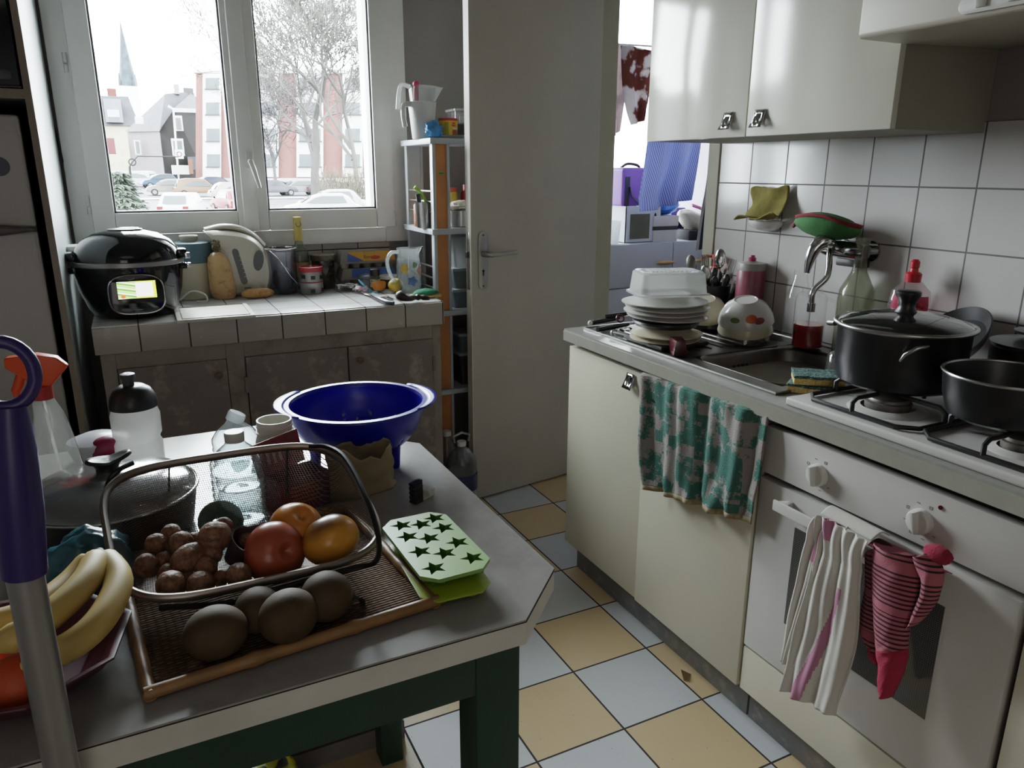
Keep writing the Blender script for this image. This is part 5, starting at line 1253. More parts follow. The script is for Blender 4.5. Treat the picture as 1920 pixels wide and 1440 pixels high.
MB().box((-.012, -.052, .0122), (.012, -.049, .0126), Mp).tube([Mp @ Vector((-.022+.004*i, .052-.002*sin(i*.8), .0125)) for i in range(6)], .001, 6).build('panel_print', mat('panel_print_grey', '8b8c90', .4), mc, smooth=0)
# socket and cord
q = at(135, 466, X=FX1)
sk = thing('power_socket', 'white socket block on the side of the appliance housing behind the multicooker', 'socket', (FX1, 2.93, q.z))
MB().box((0, -.05, -.045), (.035, .05, .03)).build('socket_block', mt['whitep'], sk, bevel=.004)
b = MB(); b.cyl(.0035, .0, .002, 10, T((.010, -.0505, .012)) @ RX(PI/2)).cyl(.0035, 0, .002, 10, T((.026, -.0505, .015)) @ RX(PI/2)); b.build('socket_hole', mt['dark'], sk)
cpts = [at(*p, Y=YW-.02) for p in ((60, 130), (80, 180), (108, 262), (132, 350), (148, 410), (156, 445))]
cpts += [Vector((cpts[-1].x+.005, YW-.06, cpts[-1].z-.12)), Vector((cpts[-1].x+.01, YW-.12, Z0+.004))]
o = MB().tube(cubic(cpts, 50), .0045, 8).build('power_cable', mt['black'], None, loc=cpts[3], world=True); tag(o, 'black cable running down the wall left of the window', 'cable')
# chopper / juicer
x = cpos(364, 3.11)
jc = thing('food_chopper', 'cream kitchen chopper with blue-grey lid between multicooker and squash', 'food chopper', (x, 3.11, Z0))
crm = mat('aged_cream_plastic', 'b3aa94', .4, var=.06); blg = mat('blue_grey_plastic', '4f6a75', .3, var=.05)
MB().lathe([(0, 0), (.066, 0), (.072, .008), (.073, .13), (.076, .135)], 40).build('motor_base', crm, jc)
jl = MB().lathe([(.0775, .135), (.0775, .195), (.074, .208), (.03, .214), (0, .215)], 40).build('blue_lid', blg, jc)
MB().lathe([(.030, .212), (.034, .222), (.034, .232), (.03, .236), (0, .237)], 28).build('lid_knob', crm, jl)
c0 = (x-.04, 3.0, Z0+.004)
o = MB().tube(cubic([(x-.072, 3.06, Z0+.03), (x-.07, 2.99, Z0+.006), (x-.02, 2.96, Z0+.045), (x+.025, 2.965, Z0+.03), (x+.03, 2.97, Z0+.004), (x-.005, 2.975, Z0+.004)], 40), .0035, 8).build('cord', mt['whitep'], None, loc=c0, world=True); tag(o, 'loose cream cord lying in front of the chopper', 'cord')
# squash with string
x = cpos(420, 3.03)
sq = thing('butternut_squash', 'tan butternut squash with string round its stem standing against the kettle', 'squash', (x, 3.04, Z0))
MB().lathe([(0, .0), (.036, .0), (.045, .012), (.046, .04), (.043, .09), (.0415, .13), (.036, .155), (.022, .170), (.010, .175), (0, .176)], 32, fn=lambda q_, a: (q_[0]*(1+.03*sin(2*a+q_[2]*30))-.012*(q_[2]/.17), q_[1]*(1+.03*cos(3*a)), q_[2])).build('squash_body', mat('squash_skin', 'b28f62', .5, var=.12, vs=14, dirt='8a5f30', ds=30), sq)
b = MB(); b.tube([(-.012, 0, .172), (-.010, .001, .19), (-.016, .002, .205)], [.008, .006, .008], 8)
for k in range(5): b.tube([(-.012+.013*cos(i*.7+k), .012*sin(i*.7+k), .184+.007*k+.006*sin(i*1.7+k)) for i in range(9)], .0028, 6)
b.build('stem_with_string', mat('jute_string', '6f6046', .9), sq)
# kettle
x = cpos(452, 3.12)
kt = thing('electric_kettle', 'white jug kettle with grey water gauge leaning back behind the squash', 'kettle', (x, 3.12, Z0), 0)
outl = [(-.06, 0), (.07, 0), (.105, .02), (.118, .07), (.116, .12), (.104, .165), (.078, .205), (.04, .232), (-.005, .246), (-.05, .252), (-.092, .255), (-.118, .248), (-.098, .225), (-.082, .20), (-.075, .15), (-.068, .07)]
t = NT('kettle_white'); t.bsdf(lin('bdb7a8'), .32)
kb_ = MB()
n_ = len(outl); Q = [Vector((a, 0, c)) for a, c in outl]
oo = [cubic(Q+[Q[0]], 64)[i] for i in range(64)]
cx_, cz_ = 0.0, .12
rings = []
for (s_, yy) in ((.55, -.068), (.86, -.060), (.97, -.042), (1.0, -.015), (1.0, .015), (.97, .042), (.86, .060), (.55, .068)):
    rings.append([(cx_+(p.x-cx_)*s_, yy, cz_+(p.z-cz_)*s_ if s_ < 1 else p.z) for p in oo])
    rings[-1] = [(a, b_, max(0, c_ if c_ > .02 else c_*s_)) for a, b_, c_ in rings[-1]]
loft(kb_, rings); kb_.f.append(tuple(range(64))[::-1]); kb_.mi.append(0)
kbo = kb_.build('kettle_body', t.m, kt)
gr = mat('smoke_grey_plastic', '5c5c5c', .3)
b = MB(); b.prism([(.012*cos(a), .014*sin(a)+(.056 if sin(a) > 0 else -.056)) for a in [2*PI*i/24 for i in range(24)]], 0, .004, T((-.005, -.0690, .115)) @ RY(-.20) @ RX(PI/2)); wg = b.build('water_gauge', gr, kt)
b = MB()
for k in range(6): b.box((-.004, -.0738, .075+k*.016), (.004, -.0728, .077+k*.016), T((.012-.003*k, 0, 0)))
b.build('gauge_marks', mat('gauge_mark_white', 'a9a9a9', .4), wg)
b = MB(); b.prism([(.019*cos(a), .040*sin(a)) for a in [2*PI*i/28 for i in range(28)]], 0, .003, T((.066, -.0672, .135)) @ RZ(.10) @ RY(.18) @ RX(PI/2)); b.build('handle_opening', gr, kt)
MB().tube(cubic([(-.112, 0, .250), (-.05, 0, .262), (.01, 0, .255), (.06, 0, .228), (.098, 0, .185)], 24), .012, 12, flat=2.6, up=(0, 0, 1)).build('kettle_lid', t.m, kt)
MB().box((.004, -.0715, .030), (.030, -.0705, .034)).build('kettle_print', gr, kt)
# bread roll-like root
x = cpos(480, 3.02)
o = MB().ball((0, 0, 0), (.062, .022, .020), 28, 16, fn=lambda v: 1-.16*math.exp(-(v.x/.28)**2)+.04*noise.noise(v*3)).build('sweet_potato', mat('orange_tan_skin', 'b08450', .6, var=.2, vs=24, dirt='7c4a22', ds=26), None, loc=(x, 2.985, Z0+.019), rz=.12); tag(o, 'small orange-tan sweet potato lying in front of the kettle', 'sweet potato')
# cutting board
pts = [at(*p, Z=ZC+.012) for p in ((332, 601), (480, 590), (463, 556), (328, 560))]
cc_ = sum(pts, Vector())/4; a_ = math.atan2(pts[1].y-pts[0].y, pts[1].x-pts[0].x)
hx2 = (pts[1]-pts[0]).length/2; hy2 = .125
cb2 = thing('cutting_board', 'worn white cutting board lying at the front of the tiled counter', 'cutting board', (pts[0].x+hx2*cos(a_)-hy2*sin(a_), pts[0].y+hx2*sin(a_)+hy2*cos(a_), Z0), a_)
MB().box((-hx2, -hy2, 0), (hx2, hy2, .011)).build('board', mat('worn_board', 'c2beb2', .5, var=.05, dirt='a08f70', ds=7), cb2, bevel=.003)
MB().tube([(-hx2+.016, -hy2+.016, .0112), (hx2-.016, -hy2+.016, .0112), (hx2-.016, hy2-.016, .0112), (-hx2+.016, hy2-.016, .0112)], .0022, 6, closed=True, flat=.4).build('juice_groove', mat('groove_grey', '96928a', .5), cb2)
# glass jar with wire
x = cpos(533, 3.07)
gj = thing('storage_jar', 'big clear jar with wire bail between kettle and red-lidded tin', 'jar', (x, 3.075, Z0))
MB().lathe([(0, .003), (.052, 0), (.055, .006), (.055, .16), (.057, .166), (.057, .178)], 36, cap=False).build('jar_body', glass('jar_glass', 'dadde2', .04, .10, '8c8ca4', 1.6), gj)
MB().tube([(.058*cos(2*PI*i/40), .058*sin(2*PI*i/40), .176) for i in range(40)], .004, 8, closed=True).build('jar_rim', mt['chrome'], gj)
MB().tube([(-.05, -.03, .172), (-.02, -.058, .14), (.02, -.06, .07), (.05, -.045, .035), (.058, -.02, .06)], .002, 6).build('wire_bail', mt['chrome'], gj)
b = MB(); lump(b, (0, 0, .052), (.04, .04, .05), .2, 2.5, 21); b.build('jar_contents', glass('lilac_bag', 'b4b4d0', .2, .35, '4d4d74', .6), gj)
# oil bottle
x = cpos(567, 3.16)
wb_ = thing('glass_bottle', 'clear bottle with a yellow capsule standing under the window', 'bottle', (x, 3.165, Z0))
MB().lathe([(0, .002), (.034, 0), (.037, .005), (.037, .13), (.034, .15), (.020, .175), (.0155, .195), (.0150, .235), (.016, .24)], 30, cap=False).build('bottle_body', glass('wine_glass', 'e2e6e0', .03, .06, 'c2c4b0', 1.6), wb_)
MB().lathe([(.0165, .195), (.0175, .20), (.0165, .285), (.0160, .290), (0, .291)], 24).build('capsule', mat('yellow_capsule', 'c3ad5e', .4, var=.1), wb_)
b = MB(); b.tube([(.010*cos(a), -.0172, .262+.010*sin(a)) for a in [.5+PI*1.6*i/12+1.9 for i in range(13)]], .0012, 6); b.build('capsule_mark', mat('capsule_ink', '4a4a30', .5), wb_)
MB().lathe([(.0375, .05), (.0375, .11)], 24, cap=False).build('bottle_label', mat('ochre_label', '9c8c60', .5), wb_)
# red lidded tin
x = cpos(585, 3.03)
tn = thing('lunch_tin', 'small silver two-tier tin with red lid beside the clear jar', 'tin', (x, 3.03, Z0))
slv = mat('silver_tin', '8d8b8b', .3, .6, var=.1)
MB().lathe([(0, 0), (.043, 0), (.045, .003), (.045, .043), (.0435, .044), (.0435, .047), (.045, .048), (.044, .088), (.042, .089)], 36).build('tin_body', slv, tn)
MB().lathe([(.0440, .0425), (.0455, .044), (.0455, .047), (.0440, .0485)], 36, cap=False).build('tier_ring', mat('red_ring', '8c2425', .4), tn)
tnl = MB().lathe([(.046, .086), (.047, .09), (.0465, .104), (.042, .105), (.04, .099), (0, .099)], 36).build('red_lid', mat('red_lid_plastic', '951b22', .35), tn)
MB().cyl(.004, .098, .110, 10).build('lid_button', mt['whitep'], tnl)
b = MB()
for (a, z) in ((-1.62, .065), (-.75, .065), (-2.5, .068), (-1.7, .012), (-.65, .014)):
    b.box((-.0085, -.0462, z-.007), (.0085, -.0440, z+.007), RZ(a+PI/2))
b.build('tin_windows', mat('tin_black', '1b1b1d', .4), tn)
# dark jar
x = cpos(609, 3.13)
dj = thing('preserve_jar', 'dark brown jar with patterned lid in front of the tiled upstand', 'jar', (x, 3.135, Z0))
MB().lathe([(0, 0), (.040, 0), (.044, .005), (.046, .115), (.045, .12)], 32, fn=lambda q_, a: (q_[0]*(1+.02*sin(8*a)), q_[1]*(1+.02*sin(8*a)), q_[2])).build('jar_body', mat('dark_amber_glass', '2f261b', .2, var=.5, vs=40), dj)
MB().lathe([(.049, .116), (.0505, .12), (.050, .138), (.046, .141), (0, .141)], 36).build('jar_lid', mat('patterned_lid', '4d4233', .45, var=.6, vs=90), dj)
# egg cartons
gy = mat('grey_pulp', '7d766e', .9, var=.1, bump=.3)
def carton(lab, x0, x1, y, z, lidm, pr, h0=.038, h1=.040):
    c_ = thing('egg_carton', lab, 'egg carton', ((x0+x1)/2, y, z))
    w = (x1-x0)/2; b = MB(); n_ = 5
    for k in range(n_):
        for j in (-1, 1):
            cxk = -w+(k+.5)*2*w/n_; b.lathe([(w/n_*.55, 0), (w/n_*1.0, h0)], 12, T((cxk, j*.025, 0)))
    b.box((-w, -.052, h0-.006), (w, .052, h0)); b.build('cup_tray', gy, c_)
    l_ = MB().add([(-w, -.052, h0), (w, -.052, h0), (w, .052, h0), (-w, .052, h0), (-w+.012, -.044, h0+h1), (w-.012, -.044, h0+h1), (w-.012, .044, h0+h1), (-w+.012, .044, h0+h1)], [(4,5,6,7),(0,1,5,4),(1,2,6,5),(2,3,7,6),(3,0,4,7)]).build('carton_lid', gy, c_, bevel=.002)
    return c_, l_, w, h0, h1
x0, x1 = cpos(637, 3.13), cpos(740, 3.13)
c1, l1_, w, h0, h1 = carton('blue-labelled egg carton underneath the yellow one', x0, x1, 3.145, Z0, None, None)
MB().add([(-w+.045, -.0530, h0+.003), (w-.004, -.0530, h0+.003), (w-.012, -.0455, h0+h1-.003), (-w+.05, -.0455, h0+h1-.003)], [(0,1,2,3)]).build('blue_label', mat('blue_label', '2c4f8c', .4), l1_)
c2, l2_, w, h0, h1 = carton('yellow-labelled egg carton stacked on top of the blue one', x0, x1, 3.145, Z0+.079, None, None, .026, .044)
ya = [(-w+.03, -.0530, h0+.003), (w-.004, -.0530, h0+.003), (w-.012, -.0455, h0+h1-.003), (-w+.033, -.0455, h0+h1-.003)]
MB().add(ya, [(0,1,2,3)]).build('yellow_label', mat('yellow_label', 'b9862a', .4, var=.15), l2_)
MB().add([(ya[0][0], -.0535, h0+.003), (ya[0][0]+.07, -.0535, h0+.003), (ya[3][0], -.0463, h0+h1-.006)], [(0,1,2)]).build('blue_corner', mat('blue_corner_print', '3d4f93', .4), l2_)
def text(s, size, m_, parent, loc, rot, name='lettering', ext=.0003):
    cu = bpy.data.curves.new('t', 'FONT'); cu.body = s; cu.size = size; cu.align_x = 'CENTER'; cu.align_y = 'CENTER'; cu.extrude = ext
    o_ = bpy.data.objects.new('t', cu); COL.objects.link(o_)
    dg = bpy.context.evaluated_depsgraph_get(); me_ = bpy.data.meshes.new_from_object(o_.evaluated_get(dg))
    bpy.data.objects.remove(o_); me_.materials.clear(); me_.materials.append(m_)
    k = bpy.data.objects.new(name, me_); COL.objects.link(k); k.parent = parent; k.location = loc; k.rotation_euler = rot; return k
tilt_ = math.atan2(.0075, h1)
text('Extra frais', .017, mat('brown_ink', '4a2c18', .5), l2_, (.016, -.0505, h0+.019), (PI/2-tilt_, 0, 0))
b = MB(); b.prism([(.020*cos(a), .0075*sin(a)) for a in [2*PI*i/24 for i in range(24)]], 0, .0006); b.build('red_oval', mat('red_oval_print', 'a8352c', .5), l2_, loc=(.028, -.0515, h0+.016), rot=(PI/2-tilt_, 0, 0))
# small things at the right
x = cpos(704, 3.0)
sj = thing('spice_jar', 'small clear spice jar with black cap in front of the egg cartons', 'jar', (x, 3.0, Z0))
MB().lathe([(0, 0), (.019, 0), (.0205, .004), (.0205, .052), (.016, .06)], 24, cap=False).build('jar_body', glass('spice_glass', 'e8e6e0', .04, .2, 'b0aa98', 1.4), sj)
MB().lathe([(.0185, .058), (.019, .062), (.019, .082), (.017, .084), (0, .084)], 24).build('cap', mt['black'], sj)
MB().lathe([(.0209, .012), (.0209, .045)], 24, cap=False).build('label', mat('cream_black_label', 'a19a84', .5, var=.6, vs=120), sj)
x = cpos(732, 3.02)
bt = thing('dark_tub', 'low black tub with white lid behind the lemon', 'tub', (x, 3.04, Z0))
MB().lathe([(0, 0), (.042, 0), (.045, .004), (.046, .04)], 30).build('tub_body', mat('navy_black_plastic', '10131c', .35), bt)
MB().lathe([(.047, .038), (.048, .042), (.047, .05), (0, .051)], 30).build('tub_lid', mt['whitep'], bt)
x = cpos(686, 3.09)
o = MB().lathe([(0, 0), (.03, 0), (.034, .004), (.036, .045), (.04, .05), (.036, .054), (.01, .06), (0, .06)], 26, cap=False).build('clear_pot', mt['fog2'], None, loc=(x, 3.06, Z0)); tag(o, 'small clear plastic pot behind the spice jar', 'pot')
x = cpos(650, 3.03)
b = MB(); b.grid(lambda u, v: ((u-.5)*.085, (v-.5)*.06, .012+.014*abs(sin(u*5+v*2))+.010*noise.noise(Vector((u*5, v*5, 3)))), 22, 16)
t = NT('striped_paper'); g_ = t.xyz(t.co('Generated')); t.bsdf(t.ramp(t.math('FRACT', t.math('MULTIPLY', g_[2], 4.0)), [(.62, 'd2d0cc'), (.68, '1c1c1e')]), .7)
o = b.build('crumpled_napkin', t.m, None, loc=(x, 3.02, Z0), solid=.001); tag(o, 'crumpled black and white striped paper on the tiled counter', 'paper')
b = MB(); b.grid(lambda u, v: ((u-.5)*.055, (v-.5)*.05, .006+.018*abs(sin(u*4+v*3))+.008*noise.noise(Vector((u*5, v*5, 8)))), 16, 12)
x = cpos(674, 2.96)
o = b.build('plastic_wrapper', glass('pinkish_wrapper', 'ead9de', .2, .5, 'c9b2ba', 1), None, loc=(x, 2.95, Z0), solid=.0006); tag(o, 'crumpled clear pink wrapper under the blue spatula', 'wrapper')
# blue spatula leaning
p0 = at(672, 524, Y=2.985); p1_ = at(698, 551, Y=2.93); p2_ = Vector((p1_.x+.02, 2.915, Z0+.004))
sp3 = thing('spatula', 'bright blue spatula leaning on the wrapper beside the orange half', 'spatula', p1_)
ax_ = (p0-p1_).normalized(); sd_ = Vector((.5, -.3, .6)).cross(ax_).normalized()
b = MB(); b.add([p1_+sd_*.006, p1_.lerp(p0, .3)+sd_*.012, p1_.lerp(p0, .85)+sd_*.010, p0, p1_.lerp(p0, .85)-sd_*.010, p1_.lerp(p0, .3)-sd_*.012, p1_-sd_*.006], [(0,1,2,3,4,5,6)]); b.build('blade', mat('sky_blue_silicone', '4aa3c7', .35), sp3, world=True, solid=.003)
MB().tube([p1_, p2_], .005, 8).build('handle', mat('sky_blue_handle', '3f8fb3', .35), sp3, world=True)
x = cpos(711, 2.93)
oh = thing('orange_half', 'squeezed orange half lying on its side near the blue spatula', 'orange', (x, 2.93, Z0+.024))
MB().lathe([(0, -.02), (.015, -.018), (.025, -.008), (.029, .008), (.0285, .012)], 28, RX(-.5)).build('peel', mat('orange_half_peel', 'b06a1e', .5, bump=.2, bs=300), oh)
MB().lathe([(.0285, .012), (.025, .010), (.010, .006), (0, .006)], 28, RX(-.5)).build('pulp', mat('orange_pulp', 'c98a3c', .5, var=.2, vs=80), oh)
x = cpos(741, 2.91)
o = MB().ball((0, 0, 0), (.032, .029, .028), 28, 18, fn=lambda v: 1+.10*max(0, abs(v.x)-.85)*6*.3).build('lemon', mat('lemon_peel', 'b0902c', .45, var=.12, bump=.25, bs=250), None, loc=(x, 2.90, Z0+.028), rz=.4); tag(o, 'yellow lemon between the orange half and the glass pitcher', 'lemon')
# knife and wooden figure-like masher
k0 = at(690, 552, Z=Z0+.008); k1 = at(725, 567, Z=Z0+.010); k2 = at(738, 569, Z=Z0+.008)
kn_ = thing('kitchen_knife', 'kitchen knife with grey and black handle at the front edge of the tiled counter', 'knife', (k0+k2)/2)
MB().tube([at(698, 555, Z=Z0+.009), k1, k2], [.006, .009, .008], 10).build('handle', mat('steel_grey_handle', '3b3c40', .3, .3), kn_, world=True)
MB().add([at(698, 553, Z=Z0+.006), at(698, 557, Z=Z0+.006), at(676, 549, Z=Z0+.004), at(678, 546, Z=Z0+.004)], [(0,1,2,3)]).build('blade', mt['steel'], kn_, world=True, solid=.0015)
o = MB().tube([at(716, 560, Z=Z0+.012), at(728, 561, Z=Z0+.016), at(738, 563, Z=Z0+.012)], [.008, .011, .006], 10).build('corkscrew', mt['chrome'], None, loc=at(728, 561, Z=Z0), world=True); tag(o, 'shiny corkscrew lying next to the black knife handle', 'corkscrew')
wm = thing('wooden_spoon', 'dark carved wooden spoon lying at the right front of the tiled counter', 'spoon', at(775, 560, Z=Z0))
W_ = [at(745, 552, Z=Z0+.03), at(752, 556, Z=Z0+.025), at(765, 560, Z=Z0+.018), at(778, 558, Z=Z0+.016), at(790, 557, Z=Z0+.018), at(805, 560, Z=Z0+.014)]
dkw = mat('dark_carved_wood', '2d1a12', .35, var=.2)
MB().tube(cubic(W_, 20), [.010, .013, .017, .019, .019, .017, .014, .012, .010, .010, .011, .010, .009, .011, .013, .010, .008, .011, .010, .008, .006], 12).build('carved_handle', dkw, wm, world=True)
q = at(752, 553, Z=Z0+.028); MB().ball((0, 0, 0), (.018, .016, .016), 20, 12, T(q)).build('spoon_bowl', mat('brown_wood', '4d3020', .3), wm, world=True)
x = at(811, 555, Z=Z0+.012).x
gs = thing('dish_sponge', 'green and cream sponge on the right corner of the tiled counter', 'sponge', (x-.006, 2.735, Z0), .15)
MB().box((-.052, -.035, 0), (.052, .035, .012)).build('cream_foam', foam, gs, bevel=.005)
MB().ball((0, 0, .013), (.054, .036, .020), 28, 12, fn=lambda v: 1 if v.z > 0 else .7).build('green_top', mat('green_sponge', '2c7a55', .8, bump=.4, bs=250), gs)
# pitcher
x = cpos(769, 2.88)
pt = thing('glass_pitcher', 'glass water pitcher with painted flowers at the right of the tiled counter', 'pitcher', (x, 2.89, Z0))
def lipfn(q_, a):
    k = max(0, 1-abs(((a-0.0+PI) % (2*PI))-PI)/.5) if q_[2] > .15 else 0
    return (q_[0]+.020*k*(q_[2]-.15)/.025, q_[1], q_[2]+.004*k)
MB().lathe([(0, .003), (.046, 0), (.050, .006), (.050, .07), (.0475, .125), (.046, .135), (.043, .142), (.045, .150), (.046, .175)], 44, cap=False, fn=lipfn).build('pitcher_body', glass('pitcher_glass', 'eff3f3', .05, .16, 'e4e8e6', 2.2), pt)
MB().lathe([(0, .006), (.047, .006), (.047, .122), (0, .122)], 36, cap=False).build('water', glass('pitcher_water', 'e6ecec', .02, .03, 'ffffff', .8), pt)
MB().tube(cubic([(-.044, -.005, .162), (-.075, -.01, .158), (-.092, -.012, .125), (-.080, -.01, .075), (-.058, -.008, .04)], 24), .0075, 12).build('handle', glass('handle_glass', 'eef2f2', .03, .35, 'c2c8c8', 1.6), pt)
fl_y = mat('yellow_flower_paint', 'b8963e', .4, var=.2, vs=90); fl_b = mat('blue_flower_paint', '4a64a0', .4, var=.2, vs=90); fl_p = mat('pink_flower_paint', 'bd8f86', .4); fl_g = mat('green_leaf_paint', '7e9c78', .4)
def decal(a0, z0, w, h_, m_, nm, spikes=7):
    b = MB(); n_ = 28; R = .0507
    pts_ = []
    for i in range(n_):
        t_ = 2*PI*i/n_; k = .84+.16*cos(spikes*t_); a = a0+w*k*cos(t_); z = z0+h_*k*sin(t_)
        R_ = (.0507 if z < .07 else .0507-.0026*(z-.07)/.055); pts_.append((R_*cos(a), R_*sin(a), z))
    R_ = (.0507 if z0 < .07 else .0507-.0026*(z0-.07)/.055)
    b.add(pts_+[(R_*cos(a0), R_*sin(a0), z0)], [(i, (i+1) % n_, n_) for i in range(n_)]); b.build(nm, m_, pt)
decal(-2.25, .098, .42, .022, fl_y, 'yellow_flower'); decal(-1.62, .048, .46, .021, fl_b, 'blue_flower', 5); decal(-.85, .088, .36, .027, fl_p, 'pink_flower', 4); decal(-1.35, .112, .28, .013, fl_g, 'leaf_print', 3)

# ------------------------------------------------------------------ things on the rack
def zs_(i): return (.10, .48, .812, 1.138, 1.478)[i]
ry = 2.93
q = at(796, 245, Y=ry)
wj = thing('plastic_jug', 'white plastic jug with long handle on top of the rack', 'jug', (q.x+.0, ry+.02, zs_(4)))
wpm = mat('white_jug_plastic', 'b5b5b1', .4, var=.04)
MB().lathe([(0, 0), (.040, 0), (.042, .003), (.055, .135), (.057, .137), (.055, .138), (.052, .13), (.038, .006), (0, .006)], 32).build('jug_body', wpm, wj)
MB().tube(cubic([(-.052, -.01, .128), (-.078, -.012, .122), (-.082, -.012, .085), (-.076, -.012, .045)], 16), .009, 10, flat=1.3).build('handle', wpm, wj)
mj = thing('measuring_jug', 'translucent measuring jug nested inside the white jug on the rack', 'jug', (q.x+.003, ry+.02, zs_(4)+.012))
fg = glass('measuring_plastic', 'dedede', .15, .28, '9a9a96', .7)
def spoutfn(q_, a):
    k = max(0, 1-abs(((a+PI) % (2*PI))-PI)/.4) if q_[2] > .17 else 0
    return (q_[0]+.03*k, q_[1], q_[2])
MB().lathe([(0, 0), (.036, 0), (.0495, .13), (.056, .182), (.058, .183)], 36, cap=False, fn=spoutfn).build('jug_body', fg, mj)
MB().tube(cubic([(-.054, -.005, .180), (-.085, -.006, .184), (-.098, -.006, .150), (-.104, -.006, .095)], 16), .008, 10, flat=1.2).build('handle', glass('handle_plastic', 'dedede', .2, .5, 'a2a29e', .7), mj)
o = MB().tube([(0, 0, 0), (.004, .002, .15), (.006, .003, .180)], [.010, .011, .009], 10).ball((.0065, .003, .187), (.014, .011, .012), 14, 10).build('whisk', mat('raspberry_plastic', 'a8274a', .4), None, loc=(q.x-.028, ry+.018, zs_(4)+.016)); tag(o, 'raspberry coloured utensil standing inside the nested jugs', 'utensil')
ox = at(850, 246, Y=2.86).x
wt_ = MB().lathe([(0, 0), (.085, 0), (.105, .012), (.107, .013), (.084, .004), (0, .004)], 40).build('plate', wpm, None, loc=(ox+.03, 2.93, zs_(4)+.001)); tag(wt_, 'white plate under the yellow tub on top of the rack', 'plate')
pz = zs_(4)+.006
b = MB(); lump(b, (0, 0, .028), (.036, .03, .032), .3, 2.4, 31, 26, 18)
q = at(812, 232, Y=2.875); o = b.build('plastic_bag', mat('sky_blue_film', '3f83b8', .3, var=.3, vs=30), None, loc=(q.x+.006, 2.885, pz-.001)); tag(o, 'small crumpled blue plastic bag left of the yellow tub', 'bag')
for v in o.data.vertices: v.co.z = max(v.co.z, .002)
q = at(842, 228, Y=2.89)
ytub = thing('bouillon_tub', 'yellow bouillon tub with red lid on top of the rack', 'tub', (q.x, 2.90, pz))
yl = mat('bright_yellow_card', 'c9a426', .4, var=.06)
MB().lathe([(0, 0), (.034, 0), (.036, .002), (.037, .064)], 32).build('tub_body', yl, ytub)
MB().lathe([(.038, .062), (.0385, .065), (.038, .071), (.035, .072), (0, .071)], 32).build('red_lid', mat('bright_red_lid', 'a82226', .4), ytub)
def curved(a0, a1, z0, z1, R, m_, nm, par): return MB().grid(lambda u, v: (R*cos(a0+(a1-a0)*u), R*sin(a0+(a1-a0)*u), z0+(z1-z0)*v), 12, 2).build(nm, m_, par)
curved(-2.35, -1.9, .006, .056, .0376, mat('olive_print', '8a8a2c', .5), 'olive_panel', ytub); curved(-1.5, -.7, .004, .028, .0377, mat('food_photo_print', '8f4f38', .5, var=.6, vs=120), 'food_picture', ytub); curved(-1.5, -.8, .030, .037, .0378, mat('white_print', 'd0cfc8', .5), 'white_panel', ytub)
b = MB(); R = .0378
b.add([(R*cos(-1.35+.27*cos(t_)), R*sin(-1.35+.27*cos(t_)), .048+.007*sin(t_)) for t_ in [2*PI*i/24 for i in range(24)]], [tuple(range(24))]); ro = b.build('red_oval', mat('maroon_red_oval', 'a3222a', .5), ytub)
text('MAGGI', .0075, mat('yellow_ink', 'e0c040', .5), ro, (.0385*cos(-1.35), .0385*sin(-1.35), .048), (PI/2, 0, -1.35+PI/2))
q = at(872, 225, Y=2.92)
ct = thing('clear_container', 'clear plastic container half full of dark grains behind the yellow tub', 'container', (q.x+.01, 2.965, pz))
MB().box((-.05, -.04, 0), (.06, .05, .105)).build('container_body', glass('clear_box', 'e6e6e6', .05, .14, 'b0b0b0', 1.5), ct, bevel=.005)
MB().box((-.056, -.046, .102), (.066, .056, .112)).build('container_lid', glass('clear_lid', 'e6e6e6', .05, .4, 'c5c5c5', 1.5), ct, bevel=.003)
MB().box((-.047, -.037, .002), (.057, .047, .055)).build('dark_grains', mat('dark_grains', '2f2622', .8, var=.4, vs=120), ct)
MB().box((-.03, -.038, .06), (.03, -.036, .085)).build('paper_slip', mat('white_slip', 'cfcdc8', .6), ct)
# second shelf
q = at(797, 418, Y=2.90)
mp = thing('steel_cup', 'steel cup with green and black handles on the second rack shelf', 'cup', (q.x, 2.90, zs_(3)))
MB().lathe([(0, 0), (.030, 0), (.032, .003), (.0385, .098), (.040, .1), (.037, .098), (.029, .006), (0, .006)], 30).build('cup_body', mt['steel'], mp)
o = MB().tube(cubic([(0, 0, .01), (-.005, 0, .08), (-.018, .002, .12), (-.05, .004, .152)], 18), [.006+.004*i/18 for i in range(19)], 10, flat=.6).build('peeler', mat('apple_green_plastic', '6fa02c', .35), None, loc=(q.x+.012, 2.90, zs_(3)+.007)); tag(o, 'green handled utensil standing in the steel cup', 'utensil')
o = MB().tube([(0, 0, .01), (-.012, 0, .09), (-.018, 0, .125)], [.007, .009, .010], 10).build('brush', mt['black'], None, loc=(q.x-.008, 2.905, zs_(3)+.007)); tag(o, 'black handled utensil standing in the steel cup', 'utensil')
q2 = at(783, 415, Y=2.97); o = MB().lathe([(0, 0), (.020, 0), (.021, .003), (.021, .085), (.012, .095), (0, .096)], 22).build('spice_bottle', mat('red_white_label', 'a8694f', .5, var=.5, vs=50), None, loc=(q2.x+.012, 2.985, zs_(3))); tag(o, 'red and white spice bottle behind the steel cup', 'bottle')
q = at(862, 420, Y=2.88)
sb2 = thing('steel_bowl', 'round steel container on the second rack shelf right of the wooden strip', 'container', (q.x+.015, 2.90, zs_(3)))
MB().lathe([(0, 0), (.050, 0), (.054, .004), (.056, .065), (.054, .066), (.05, .06), (0, .055)], 32).build('container_body', mt['steel'], sb2)
